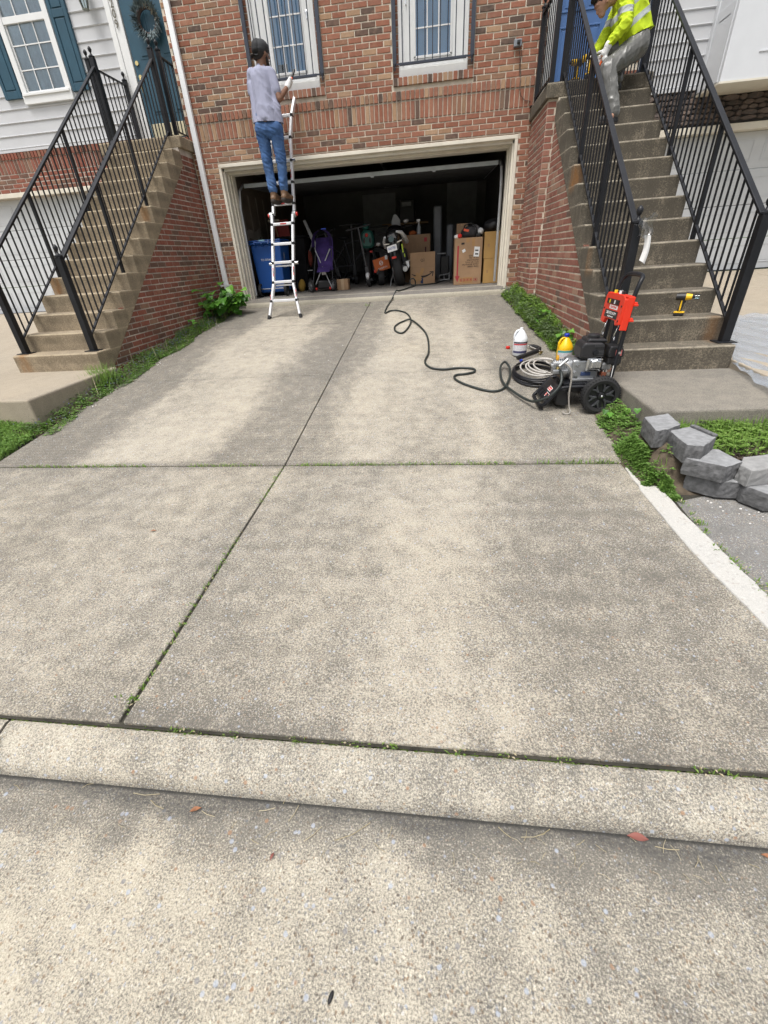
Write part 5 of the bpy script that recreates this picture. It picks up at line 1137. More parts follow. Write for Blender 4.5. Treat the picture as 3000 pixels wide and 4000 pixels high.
for i in range(6*26):
    a = 2*math.pi*i/26; k = i/26; rr = 1 - .055*(k % 3) + .03*math.sin(a*2 + k); pts.append((1.005 + .225*rr*math.cos(a) + .012*math.sin(k*2.1), 4.385 + .30*rr*math.sin(a), gz(4.385 + .30*rr*math.sin(a)) + .009 + .011*k))
MB().tube(pts, .0085, 8).build('black_hose', mt('black_hose', (.013,.013,.016), .4), t, smooth=80)
pts = []
for i in range(int(3.6*26)):
    a = 2*math.pi*i/26 + 1.; k = i/26; rr = (.92, .70, .86, .60)[int(k) % 4]*(1 - (k % 1)) + (.92, .70, .86, .60)[(int(k)+1) % 4]*(k % 1); pts.append((1.035 + .03*int(k) + .20*rr*math.cos(a), 4.40 + .28*rr*math.sin(a), gz(4.40 + .28*rr*math.sin(a)) + .075 + .010*k))
MB().tube(pts, .008, 8).build('grey_hose', mt('grey_hose', (.42,.40,.37), .45), t, smooth=80)

# ================================================================== PRESSURE WASHER
t = thing('pressure_washer', 'black petrol pressure washer with a red lance holder on its handle', 'pressure washer', (1.2, 3.78, gz(3.7)))
YN, YF = 3.60, 3.95
def tb(nm, pts, r, m=black_iron, k=5, n=10, par=t): return MB().tube(crom(pts, k), r, n).build(nm, m, par, smooth=60)
tb('frame_tube', [(1.40, YN, .415), (1.25, YN, .447), (1.09, YN, .447), (1.03, YN, .43), (.955, YN, .335), (.918, YN + .01, .30), (.905, YN + .06, .29), (.905, YF - .06, .29), (.918, YF - .01, .30), (.955, YF, .335), (1.03, YF, .43), (1.09, YF, .447), (1.25, YF, .447), (1.40, YF, .415)], .0145)
for y in (YN + .04, YF - .04): MB().cyl((.915, y, .245), (.915, y, .29), .02, .016, 10).build('rubber_foot', black_rub, t)
MB().box(1.07, 1.40, YN + .03, YF - .03, .448, .472).build('base_plate', black_iron, t, bevel=.006)
MB().box(1.10, 1.36, YN + .05, YF - .05, .392, .447).build('under_tray', black_pla, t, bevel=.012)
XP = Matrix.Translation((.985, (YN+YF)/2, .385)) @ Matrix.Rotation(R(-52), 4, 'Y')           # sloping front panel
b = MB().box(-.085, .085, -.15, .15, -.006, .010); b.xf(XP); fp = b.build('front_panel', black_pla, t, bevel=.006)
for i in range(4): MB().box(-.075, -.015, -.13 + i*.07, -.085 + i*.07, .010, .014).xf(XP).build('panel_rib', black_iron, fp)
for i, (px, py) in enumerate(((.02, -.055), (-.03, -.10))):
    XS = XP @ Matrix.Translation((px, py, .0115)) @ Matrix.Rotation(R(90), 4, 'Z'); b = MB().box(-.045, .045, -.018, .018, 0, .001); b.xf(XS); s_ = b.build('brand_sticker', label_m, fp); b = MB().box(-.040, .040, -.013, .013, .001, .0016); b.xf(XS); b.build('sticker_field', redp, fp)
    text('sticker_text', 'CRAFTSMAN', .016, label_m, fp, XS @ Matrix.Translation((0, 0, .0018)), .0003)
MB().prism([(1.02, YN + .02, .425), (1.10, YN + .02, .43), (1.125, YN + .02, .30), (1.10, YN + .02, .278), (1.02, YN + .02, .30)], (0, YF - YN - .04, 0)).build('detergent_tank', black_pla, t, bevel=.015, seg=3)
# wheels
for y, s in ((YN - .055, -1), (YF + .055, 1)):
    c = Vector((1.334, y, gz(y) + .146)); b = MB(); b.lathe([(.098, -.03), (.122, -.036), (.137, -.030), (.146, -.014), (.146, .014), (.137, .030), (.122, .036), (.098, .03)], c, 40, (0, 1, 0), cap=False)
    for i in range(40):
        a = 2*math.pi*i/40; d_ = Vector((math.cos(a), 0, math.sin(a))); b.beam(c + d_*.139 + Vector((0, -.032, 0)), c + d_*.146 + Vector((0, .032, 0)), .009, .008, up=d_)
    w = b.build('wheel', black_rub, t, smooth=35)
    b = MB(); b.lathe([(.002, .012), (.098, .008), (.104, .03), (.104, -.03), (.098, -.008), (.002, -.004)], c, 36, (0, 1, 0), cap=False); b.build('hub_disc', black_pla, w, smooth=30)
    b = MB()
    for k in range(6):
        a = 2*math.pi*k/6 + .2; d_ = Vector((math.cos(a), 0, math.sin(a))); e_ = Vector((-math.sin(a), 0, math.cos(a)))
        o_ = c + Vector((0, s*.024, 0))
        b.prism([o_ + d_*.035 + e_*.006, o_ + d_*.060 + e_*.010, o_ + d_*.094 + e_*.030, o_ + d_*.096 + e_*.020, o_ + d_*.070, o_ + d_*.096 - e_*.020, o_ + d_*.094 - e_*.030, o_ + d_*.060 - e_*.010, o_ + d_*.035 - e_*.006], (0, -s*.02, 0))
    b.build('spoke', mt('satin_black', (.05,.052,.057), .3, var=.2), w, bevel=.002)
    MB().lathe([(.001, .040), (.008, .038), (.012, .030), (.024, .028), (.028, .0)], c, 16, (0, s, 0)).build('hub_cap', black_pla, w, smooth=40); MB().ball(c + Vector((0, s*.037, 0)), (.010, .006, .010)).build('axle_bolt', chrome, w, smooth=60)
MB().cyl((1.334, YN - .02, .40), (1.334, YF + .02, .40), .009, n=8).build('axle', steel, t)
# engine
MB().box(1.125, 1.335, 3.69, 3.90, .472, .640).build('crankcase', steel, t, bevel=.018, seg=3)
MB().lathe([(.001, -.02), (.075, -.02), (.085, 0), (.085, .03), (.06, .05)], (1.125, 3.79, .565), 20, (-1, 0, 0)).build('gear_cover', steel, t, smooth=40)
b = MB()
for i in range(6): b.lathe([(.03, 0), (.046, 0), (.046, .009), (.03, .009)], (1.085 - i*.0165, 3.75, .595), 16, (-1, 0, 0))
b.cyl((1.10, 3.75, .595), (.985, 3.75, .595), .036, n=16); pump = b.build('pump', steel, t, smooth=30)
MB().cyl((1.075, 3.66, .655), (1.012, 3.64, .605), .014, n=12).build('pump_outlet', steel, pump, smooth=40); MB().cbox((1.035, 3.70, .555), (.12, .08, .035)).build('pump_head', steel, pump, bevel=.008)
b = MB()
for dy in (-.02, 0, .02): b.cyl((.985, 3.74 + dy, .60), (.968, 3.74 + dy, .60), .011, n=10)
b.build('pump_valve', chrome, pump, smooth=40); MB().cyl((1.024, 3.70, .59), (1.024, 3.70, .555), .016, n=14).build('brass_fitting', brass, pump, smooth=40); MB().lathe([(.010, 0), (.013, .012), (.010, .03), (.004, .042)], (1.002, 3.68, .645), 12).build('thermal_valve', mt('amber_plastic', (.60,.30,.02), .35), pump, smooth=40)
MB().box(1.13, 1.31, 3.655, 3.69, .476, .50).build('mount_foot', steel, t, bevel=.005); MB().box(1.20, 1.275, 3.682, 3.691, .515, .545).build('rating_plate', mt('dark_blue_plate', (.03,.05,.12), .4), t, bevel=.002)
MB().cyl((1.155, 3.69, .535), (1.155, 3.665, .535), .018, n=14).build('oil_filler', steel, t, smooth=40)
for dx, dz in ((1.14, .485), (1.31, .485), (1.165, .60), (1.165, .51)): MB().cyl((dx, 3.69, dz), (dx, 3.66, dz), .008, n=6).build('bolt', chrome, t)
vc = MB().prism([(1.222, 3.66, .555), (1.335, 3.66, .552), (1.342, 3.66, .655), (1.228, 3.66, .66)], (0, .03, 0)).build('valve_cover_flange', chrome, t, bevel=.012, seg=3)
MB().prism([(1.243, 3.628, .575), (1.325, 3.628, .573), (1.33, 3.628, .64), (1.29, 3.628, .652), (1.25, 3.628, .642)], (0, .034, 0)).build('valve_cover', chrome, vc, bevel=.014, seg=3)
for dx, dz in ((1.232, .562), (1.327, .56), (1.332, .646)): MB().cyl((dx, 3.66, dz), (dx, 3.648, dz), .007, n=6).build('bolt', chrome, vc)
rec = MB().prism([(1.165, 3.66, .655), (1.165, 3.66, .735), (1.185, 3.66, .772), (1.325, 3.66, .766), (1.340, 3.66, .745), (1.350, 3.66, .66), (1.24, 3.66, .645)], (0, .20, 0)).build('engine_shroud', black_pla, t, bevel=.016, seg=3)
b = MB()
for i in range(9): b.box(1.262 + i*.0078, 1.266 + i*.0078, 3.655, 3.66, .738, .758)
for i in range(4): b.box(1.27, 1.335, 3.656, 3.66, .665 + i*.013, .670 + i*.013)
b.build('vent_slot', mt('satin_black', (.05,.05,.05)), rec)
MB().lathe([(.001, .012), (.02, .012), (.022, 0)], (1.275, 3.66, .70), 16, (0, -1, 0)).build('starter_hub', black_iron, rec, smooth=40)
MB().prism([(1.21, 3.70, .765), (1.225, 3.70, .795), (1.355, 3.70, .788), (1.375, 3.70, .76)], (0, .18, 0)).build('fuel_tank', black_pla, t, bevel=.016, seg=3)
MB().lathe([(.040, 0), (.048, .006), (.048, .022), (.036, .030), (.001, .032)], (1.28, 3.78, .790), 20).build('fuel_cap', black_pla, t, smooth=40)
af = MB().prism([(1.365, 3.64, .70), (1.375, 3.64, .745), (1.465, 3.64, .735), (1.485, 3.64, .70), (1.482, 3.64, .655), (1.372, 3.64, .655)], (0, .16, 0)).build('air_filter', black_pla, t, bevel=.012, seg=3); MB().box(1.375, 1.478, 3.65, 3.79, .605, .655).build('filter_base', black_pla, af, bevel=.008)
MB().box(1.418, 1.462, 3.6375, 3.640, .672, .715).build('warning_label', mt('red_white_label', (.62,.16,.15), .5), af)
MB().box(1.35, 1.42, 3.68, 3.74, .555, .61).build('carburettor', steel, t, bevel=.01); MB().cyl((1.385, 3.70, .54), (1.385, 3.70, .56), .02, n=12).build('float_bowl', chrome, t, smooth=40); MB().tube([(1.42, 3.69, .60), (1.45, 3.68, .592), (1.475, 3.68, .60)], .008, 6).build('fuel_line', black_rub, t)
MB().box(1.36, 1.40, 3.68, 3.75, .50, .54).build('muffler_guard', mt('rust_brown', (.20,.06,.03), .7), t, bevel=.008)
tb('drain_hose', [(1.04, 3.60, .64), (1.085, 3.575, .60), (1.10, 3.57, .52), (1.10, 3.565, .40), (1.115, 3.56, .30), (1.125, 3.545, .27), (1.115, 3.53, .252), (1.085, 3.53, .25), (1.065, 3.54, .262)], .0065, mt('tan_hose', (.30,.28,.25), .4))
# handle and red holder
tb('handle', [(1.385, YN, .41), (1.405, YN, .52), (1.428, YN, .78), (1.443, YN, 1.05), (1.462, YN + .004, 1.16), (1.486, YN + .03, 1.208), (1.495, YN + .10, 1.222), (1.495, YF - .10, 1.222), (1.486, YF - .03, 1.208), (1.462, YF - .004, 1.16), (1.443, YF, 1.05), (1.428, YF, .78), (1.405, YF, .52), (1.385, YF, .41)], .0155)
red_m = mt('safety_red_plastic', (.70,.035,.012), .38, var=.05)
XH = Matrix.Translation((1.395, (YN + YF)/2, .985)) @ Matrix.Rotation(R(4.5), 4, 'Y')
def H(b, nm, m, par, **k): b.xf(XH); return b.build(nm, m, par, **k)
ho = H(MB().prism([(-.02, -.185, -.085), (-.02, -.12, -.095), (-.02, -.10, -.065), (-.02, .10, -.065), (-.02, .12, -.105), (-.02, .19, -.095), (-.02, .195, .09), (-.02, .16, .115), (-.02, -.15, .115), (-.02, -.195, .09)], (.030, 0, 0)), 'lance_holder', red_m, t, bevel=.006)
H(MB().box(.0, .050, -.195, -.180, -.12, .105), 'side_plate', red_m, ho, bevel=.004); H(MB().box(.0, .045, .180, .195, -.09, .10), 'side_plate', red_m, ho, bevel=.004); H(MB().box(-.015, .05, -.19, .19, .100, .112), 'top_tray', red_m, ho, bevel=.004)
for zz in (.06, -.045): H(MB().box(.05, .072, -.20, -.17, zz - .014, zz + .014).box(.045, .075, -.215, -.20, zz - .012, zz + .002), 'gun_hook', red_m, ho, bevel=.004)
H(MB().box(-.0245, -.02, -.11, .13, .040, .075), 'nozzle_window', mt('dark_slot', (.03,.012,.012), .6), ho)
for yy, m in ((.07, mt('yellow_nozzle', (.75,.55,.02), .4)), (-.03, whitep), (-.08, black_pla)): H(MB().cyl((-.0, yy, .112), (-.0, yy, .135), .013, n=10), 'spray_nozzle', m, ho, smooth=40); H(MB().box(-.028, -.024, yy - .006, yy + .006, .045, .07), 'nozzle_tip', m, ho)
H(MB().box(-.0215, -.0195, -.10, .06, .008, .034), 'brand_strip', label_m, ho); H(MB().box(-.0215, -.0195, -.13, .13, -.055, -.002), 'rating_label', black_pla, ho)
FB = XH @ face_cam((-.0222, 0, 0), (0, -1, 0), (0, 0, 1))
text('brand', 'CRAFTSMAN', .021, redp, ho, FB @ Matrix.Translation((.02, .021, 0)), .0004); text('rating', '2800 PSI 2.4 GPM', .028, label_m, ho, FB @ Matrix.Translation((0, -.022, 0)), .0004, sx=.95); text('rating', 'PRESSURE WASHER', .013, label_m, ho, FB @ Matrix.Translation((0, -.046, 0)), .0004)
for yy, zz in ((-.165, .04), (-.165, -.06), (.165, .0)): H(MB().cyl((-.024, yy, zz), (-.018, yy, zz), .007, n=8), 'bolt', black_iron, ho)
for y in (YN + .05, YF - .05): tb('wire_hook', [(1.40, y, .90), (1.38, y - .03, .86), (1.375, y, .80), (1.40, y + .04, .775), (1.41, y + .06, .80)], .004, chrome, n=6)
MB().cyl((1.424, YN - .02, .705), (1.424, YN - .012, .705), .010, n=10).build('handle_pin', chrome, t); MB().box(1.398, 1.403, YN - .016, YN - .0145, .52, .61).build('post_sticker', label_m, t)

# ================================================================== JUGS, CAP, SPRAY GUN
def jug(name, label, x, y, body, capm, lab_m, cap=True):
    z = gz(y) + .003; t = thing(name, label, 'jug', (x, y, z), 'cleaner jugs on the driveway'); c = Vector((x, y, z))
    b = MB(); prof = [(.02, 0), (.066, .002), (.073, .010), (.074, .10), (.075, .165), (.073, .178), (.060, .205), (.042, .235), (.026, .258), (.018, .268), (.018, .285)]; b.lathe(prof, c, 26); b.build('body', body, t, smooth=50)
    MB().tube(crom([c + Vector((-.020, -.01, .262)), c + Vector((-.045, -.015, .255)), c + Vector((-.066, -.02, .225)), c + Vector((-.070, -.02, .19)), c + Vector((-.062, -.018, .165))], 5), .011, 10).build('handle', body, t, smooth=60)
    b = MB(); n = 20; b.grid(lambda u, v: c + Vector((.0755*math.cos(R(200 + 150*u)), .0755*math.sin(R(200 + 150*u)), .035 + .115*v)), n, 4); b.build('paper_label', lab_m, t, smooth=80)
    if cap: MB().lathe([(.022, 0), (.024, .003), (.024, .024), (.020, .028), (.001, .028)], c + Vector((0, 0, .272)), 20).build('cap', capm, t, smooth=40)
    return t, c
def jug_label(name, bands):
    n = NT(name); x, y, z = n.sep(); base = n.mix(n.ramp(n.noise(160., 3, n.vec((1, 1, 3))), [(.52, 0.), (.56, .55)]), (.68,.68,.70), (.10,.10,.13))
    for z0, z1, c in bands: base = n.mix(n.math('MULTIPLY', n.rng(z, z0, z0 + .002), n.rng(z, z1 - .002, z1, 1., 0.)), base, c)
    n.base(base); n.p(Roughness=.5); return n.mat
wj = mt('milky_plastic', (.74,.77,.80), .35, var=.02); yj = mt('yellow_plastic', (.80,.49,.008), .35, var=.03)
z1 = gz(5.05); z2 = gz(4.70)
jw, jc = jug('white_jug', 'white one gallon jug with its red cap off beside it', .957, 5.05, wj, redp, jug_label('white_jug_label', [(z1 + .135, z1 + .152, (.03,.03,.05)), (z1 + .118, z1 + .134, (.45,.03,.04)), (z1 + .035, z1 + .060, (.05,.05,.12))]), False)
jug('yellow_jug', 'yellow one gallon jug with a blue cap behind the pressure washer', 1.335, 4.70, yj, mt('blue_plastic', (.01,.04,.42), .35), jug_label('yellow_jug_label', [(z2 + .132, z2 + .152, (.05,.30,.30)), (z2 + .085, z2 + .090, (.55,.30,.02))]))
tag(MB().lathe([(.022, 0), (.024, .003), (.024, .022), (.018, .026), (.001, .026)], (.872, 5.30, gz(5.30) + .002), 20).build('bottle_cap', redp, smooth=40), 'small red screw cap lying left of the white jug', 'cap')
t = thing('spray_gun', 'black pressure washer spray gun lying between the two jugs', 'spray gun', (1.05, 5.02, gz(5.0)))
g0, g1 = Vector((.915, 4.90, gz(4.9) + .025)), Vector((1.16, 5.10, gz(5.1) + .03))
MB().tube([g0, g0.lerp(g1, .08), g0.lerp(g1, .5), g1], [.017, .020, .018, .022], 12).build('grip', black_pla, t, smooth=60)
MB().tube(crom([g1, g1 + Vector((.03, .05, .01)), g1 + Vector((-.02, .14, .02)), g1 + Vector((-.06, .16, .02))], 4), [.022]*9 + [.018]*4, 10).build('trigger_body', black_pla, t, smooth=60)
MB().cyl((.945, 4.84, gz(4.84) + .014), (1.17, 5.04, gz(5.04) + .02), .006, n=8).build('lance', alu, t); MB().cyl((.935, 4.831, gz(4.83) + .014), (.955, 4.849, gz(4.85) + .014), .011, n=10).build('lance_tip', MC['blue_plastic'], t)
MB().cyl((1.17, 5.04, gz(5.04) + .02), (1.20, 5.07, gz(5.07) + .02), .014, n=10).build('brass_joint', brass, t); MB().cyl((1.07, 5.33, gz(5.33) + .03), (1.18, 5.08, gz(5.1) + .03), .006, n=8).build('extension', MC['grey_hose'], t)

# ================================================================== POWER TOOLS, TAG
yel = mt('tool_yellow', (.78,.47,.01), .4, var=.04)
def drill(label, X, bit=True, group='yellow cordless power tools'):
    t = thing('cordless_drill', label, 'drill', X.translation, group)
    def A(nm, b, m, par=t, **k): b.xf(X); return b.build(nm, m, par, **k)
    A('battery', MB().box(-.042, .052, -.036, .036, 0, .040), black_pla, bevel=.008); A('battery_band', MB().box(-.044, .054, -.038, .038, .028, .042), yel, bevel=.004)
    A('grip', MB().prism([(-.018, -.017, .042), (.022, -.017, .042), (.030, -.017, .10), (.035, -.017, .155), (-.012, -.017, .155), (-.010, -.017, .10)], (0, .034, 0)), black_pla, bevel=.008)
    A('grip_side', MB().box(-.004, .012, -.0185, .0185, .05, .150), yel, bevel=.003)
    A('motor', MB().cyl((-.055, 0, .182), (.03, 0, .182), .034, .036, 16), black_pla, smooth=40); A('nose', MB().cyl((.03, 0, .182), (.085, 0, .182), .034, .026, 16), yel, smooth=40)
    A('chuck', MB().cyl((.085, 0, .182), (.112, 0, .182), .018, .012, 14), black_iron, smooth=40); A('trigger', MB().box(.026, .042, -.008, .008, .125, .148), black_pla, bevel=.003)
    if bit: A('bit_sleeve', MB().cyl((.105, 0, .182), (.15, 0, .182), .022, .026, 14), clear_mat('clear_sleeve', (.7, .85, .9)), smooth=40)
    return t
drill('yellow and black cordless drill standing on the second stair tread', Matrix.Translation((2.155, 4.375, .840)) @ Matrix.Rotation(R(-28), 4, 'Z') @ Matrix.Scale(.82, 4))
t = thing('paper_tag', 'white paper slip in a clear bag hung on the stair newel post', 'paper', (1.64, 4.06, 1.2))
MB().grid(lambda u, v: Vector((1.612 + .045*u + .012*math.sin(v*3), 4.075 - .02*math.sin(u*3), 1.30 + .165*v - .03*u*(1-v))), 4, 8).build('slip', label_m, t, smooth=80)
def bagfn(u, v):
    x = 1.555 + .115*u; return Vector((x + .012*math.sin(v*7), 4.07 - .02*math.sin(u*4 + v*3) - .012*math.sin(u*17), 1.455 + .12*v + .03*u*v + .012*math.sin(u*11)))
MB().grid(bagfn, 12, 10).build('clear_bag', clear_mat('clear_film', (.86, .89, .9)), t, smooth=80)

# ================================================================== WALL BLOCKS, PLASTIC SHEET
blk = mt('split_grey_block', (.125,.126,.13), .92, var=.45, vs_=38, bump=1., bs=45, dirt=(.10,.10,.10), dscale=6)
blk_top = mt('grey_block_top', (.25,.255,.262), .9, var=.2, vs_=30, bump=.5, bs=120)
blk2 = mt('pale_grey_block', (.27,.27,.268), .9, var=.15, vs_=25, bump=.5, bs=70)
def block(label, poly, z0, z1, mat=blk, groove=None):
    poly = [Vector((x, y)) for x, y in poly]; n = len(poly); c = sum(poly, Vector((0, 0)))/n; q = random.Random(int(poly[0].x*999))
    t = thing('wall_block', label, 'concrete block', (c.x, c.y, z0), 'loose grey retaining wall blocks'); b = MB()
    rings = []
    for k in range(5):                               # rough split faces, smoother top
        zz = z0 + (z1-z0)*(k/4); r_ = []
        for i in range(n):
            for j in range(5):
                p = poly[i].lerp(poly[(i+1) % n], j/5); d_ = (p - c); sc = (.955 if k == 4 else .965 if k == 0 else .985) + (q.uniform(-.03, .03) if k not in (0, 4) else q.uniform(-.012, .012)); r_.append(Vector((c.x + d_.x*sc, c.y + d_.y*sc, zz + q.uniform(-.002, .002))))
        rings.append(r_)
    m = n*5
    for r_ in rings: b.v += r_
    for k in range(4): b.f += [(k*m + i, k*m + (i+1) % m, (k+1)*m + (i+1) % m, (k+1)*m + i) for i in range(m)]
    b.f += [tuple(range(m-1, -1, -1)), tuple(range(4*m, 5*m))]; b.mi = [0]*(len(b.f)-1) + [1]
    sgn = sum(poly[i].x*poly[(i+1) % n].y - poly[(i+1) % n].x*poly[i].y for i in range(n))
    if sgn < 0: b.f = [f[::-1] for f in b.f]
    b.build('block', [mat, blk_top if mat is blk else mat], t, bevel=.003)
    if groove:
        (a, e) = groove; MB().beam((*a, z1 + .006), (*e, z1 + .006), .03, .016).build('lip', mat, t, bevel=.004)
    return t
block('grey wall block nearest the corner of the stair path slab', [(1.372, 2.86), (1.55, 2.925), (1.53, 2.71), (1.415, 2.62), (1.336, 2.60)], .335, .448)
block('grey wall block with a raised lip, second from the path slab corner', [(1.440, 2.665), (1.602, 2.73), (1.649, 2.538), (1.511, 2.40), (1.432, 2.42)], .32, .428, groove=((1.600, 2.72), (1.642, 2.545)))
block('grey wall block resting on the grooved block, foremost of the stack', [(1.552, 2.565), (1.682, 2.545), (1.716, 2.36), (1.594, 2.292), (1.438, 2.42)], .252, .352)
block('grooved grey block lying lowest under the foremost stacked block', [(1.545, 2.50), (1.765, 2.40), (1.735, 2.305), (1.612, 2.315), (1.475, 2.42)], .148, .250)
block('pale topped wall block at the right edge, upper of its pair', [(1.762, 2.45), (1.96, 2.50), (1.93, 2.32), (1.702, 2.262), (1.685, 2.34)], .246, .342, blk2)
block('darker wall block at the right edge, under the pale topped one', [(1.72, 2.40), (1.95, 2.42), (1.93, 2.20), (1.775, 2.175), (1.71, 2.28)], .143, .244)

n = NT('clear_plastic_sheeting'); n.base((.46,.52,.60)); n.p(Roughness=.14); n.b.inputs['Transmission Weight'].default_value = .35; n.b.inputs['Alpha'].default_value = .62; n.b.inputs['Specular IOR Level'].default_value = .7
n.bump(n.noise(26., 6, n.vec((1, .35, 1)), .6, 1.5), .7, .02); sheetm = n.mat
def shf(u, v):
    y = 5.55 - 2.5*v; xl = 2.50 + .30*max(0, (y - 4.0)) if y > 4.0 else 2.50 - .25*(4.0 - y)
    xl = max(xl, 2.26); x = xl + 1.4*u; base = max(rz(y), .462) if x > 2.5 else .462
    w = noise.noise(Vector((x*3, y*3, 2)))*.5 + noise.noise(Vector((x*9 + y*5, y*3, 5)))*.3
    return Vector((x + .03*noise.noise(Vector((y*4, x*4, 9))), y, base + .022 + .030*abs(w) + .02*abs(math.sin(x*14 + y*5))*(1-v*.4)))
tag(MB().grid(shf, 60, 80).build('plastic_sheet', sheetm, smooth=80), 'crumpled clear plastic sheeting on the ground right of the stairs', 'plastic sheet')
# ================================================================== PEOPLE
def capsule(b, p0, r0, p1, r1, n=16):
    p0, p1 = Vector(p0), Vector(p1); d = (p1 - p0); L = d.length
    if L < 1e-5: return b.ball(p0, max(r0, r1), n, 10)
    prof = [(r0*math.sin(R(a)), -r0*math.cos(R(a))) for a in (0.5, 20, 45, 70, 90)] + [(r1*math.cos(R(a)), L + r1*math.sin(R(a))) for a in (0, 20, 45, 70, 89.5)]
    return b.lathe(prof, p0, n, d)
def organic(name, shapes, voxel, mat, parent, iters=6, wr=None, fac=.5, hem=None):
    b = MB()
    for s in shapes:
        if s[0] == 'c': capsule(b, *s[1:5])
        elif s[0] == 'e': b.ball(s[1], s[2], 18, 12, s[3] if len(s) > 3 else None)
        elif s[0] == 'p':                                  # chain of capsules
            pts, rs = s[1], s[2]
            for i in range(len(pts)-1): capsule(b, pts[i], rs[i], pts[i+1], rs[i+1])
    tmp = bpy.data.objects.new(name + '_tmp', b.mesh(name, mat)); scene.collection.objects.link(tmp)
    m = tmp.modifiers.new('r', 'REMESH'); m.mode = 'VOXEL'; m.voxel_size = voxel
    s_ = tmp.modifiers.new('s', 'SMOOTH'); s_.factor = fac; s_.iterations = iters
    dg = bpy.context.evaluated_depsgraph_get(); me = bpy.data.meshes.new_from_object(tmp.evaluated_get(dg)); bpy.data.objects.remove(tmp)
    me.name = name
    if wr:
        nr = [v.normal.copy() for v in me.vertices]
        for v, nn in zip(me.vertices, nr): v.co += nn*wr(v.co, nn)
    if hem:                                                # flat cut cloth edge: (point, direction that is kept)
        for v in me.vertices:
            k = (v.co - hem[0]).dot(hem[1])
            if k < 0: v.co -= hem[1]*k
    me.transform(Matrix.Translation(-wl(parent))); me.materials.clear(); me.materials.append(mat)
    me.polygons.foreach_set('use_smooth', [True]*len(me.polygons)); me.update()
    return place(bpy.data.objects.new(name, me), parent)
nv = lambda p, s, k=0.: noise.noise(Vector((p.x*s[0] + k, p.y*s[1], p.z*s[2])))
def folds(amp, s=(14, 14, 9), ridge=True):
    def f(p, n):
        a = nv(p, s); c = nv(p, tuple(x*2.3 for x in s), 5.)
        if ridge: a = (1 - abs(a)*2.2); a = max(a, 0)**2 - .3
        return amp*(a + .35*c)
    return f
def hand_shapes(c, a, toward_palm, s=1., R0=.022):
    """closed hand round an axis a through c; palm on the side toward_palm"""
    c, a = Vector(c), Vector(a).normalized(); n1 = Vector(toward_palm); n1 = (n1 - a*n1.dot(a)).normalized(); n2 = a.cross(n1); sh = []
    pc = c + n1*(R0 + .016)*s
    sh.append(('p', [pc - a*.034*s, pc + a*.034*s], [.019*s, .021*s])); sh.append(('p', [pc - a*.03*s + n1*.012*s, pc + a*.03*s + n1*.01*s], [.019*s, .017*s]))
    for j, (off, ln, rr) in enumerate(((.036, 1., .0088), (.0125, 1.08, .0092), (-.0115, 1.0, .0088), (-.034, .86, .0078))):
        o = c + a*off*s; pts = [o + (n1*math.cos(R(t)) + n2*math.sin(R(t)))*(R0 + .010)*s*(1.05 if t < 60 else .95) for t in (20, 75*ln, 130*ln, 185*ln)]; sh.append(('p', pts, [rr*s*1.05, rr*s, rr*s*.95, rr*s*.85]))
    o = c + a*.040*s; sh.append(('p', [pc + a*.018*s, o + (n1*math.cos(R(-35)) + n2*math.sin(R(-35)))*(R0 + .016)*s, o + a*.012*s + (n1*math.cos(R(-85)) + n2*math.sin(R(-85)))*(R0 + .008)*s, o + a*.014*s + (n1*math.cos(R(-125)) + n2*math.sin(R(-125)))*(R0 + .005)*s], [.013*s, .011*s, .0098*s, .0085*s]))
    return sh, pc
V = Vector
denim = mt('blue_denim', (.045,.108,.26), .85, var=.35, vs_=7, bump=.15, bs=350, dirt=(.10,.19,.37), dscale=5)
lav = mt('lavender_grey_cotton', (.28,.29,.385), .9, var=.06, vs_=5, bump=.08, bs=300)
skinA = mt('brown_skin', (.19,.095,.058), .5, var=.12, vs_=20); skinB = mt('tan_skin', (.40,.22,.15), .5, var=.1, vs_=20)
glove_w = mt('white_knit_glove', (.70,.70,.69), .9, var=.08, vs_=30); glove_o = mt('orange_rubber_palm', (.72,.13,.03), .5)
bootm = mt('brown_leather', (.15,.085,.045), .6, var=.25, vs_=18); solem = mt('dark_sole', (.035,.028,.023), .8); capm = mt('black_cap_cloth', (.016,.017,.019), .8, var=.2); capg = mt('charcoal_mesh', (.03,.032,.036), .85, var=.2, bump=.4, bs=500)
hairm = mt('black_hair', (.012,.009,.008), .6, var=.4, vs_=40, bump=.6, bs=200)

# ---- man on the ladder
m1 = thing('person', 'man in black cap, lavender T-shirt and jeans standing on the ladder', 'person', (-2.29, 7.74, 2.25))
hipL, hipR = V((-2.375, 7.63, 3.075)), V((-2.185, 7.63, 3.065)); knL, knR = V((-2.385, 7.665, 2.70)), V((-2.178, 7.665, 2.68)); anL, anR = V((-2.365, 7.675, 2.365)), V((-2.205, 7.69, 2.375))
shL, shR = V((-2.430, 7.71, 3.675)), V((-2.185, 7.715, 3.66)); elR, wrR = V((-2.085, 7.665, 3.38)), V((-2.008, 7.86, 3.535)); elL, wrL = V((-2.505, 7.76, 3.42)), V((-2.42, 7.97, 3.50))
hc = V((-2.275, 7.775, 3.862)); nk = V((-2.305, 7.745, 3.765))
ta = V((.062, .06, .135)).normalized(); hR = V((-1.978, 7.925, 3.585)); hs_, pcR = hand_shapes(hR, ta, wrR - hR, 1.0, .016)
hL = V((-2.405, 8.02, 3.53)); hs2, pcL = hand_shapes(hL, V((0, .2, 1)), wrL - hL, 1.0, .014)
fdir = V((.62, .78, 0)).normalized(); fs = V((.78, -.62, 0))          # face turned to the right of the wall
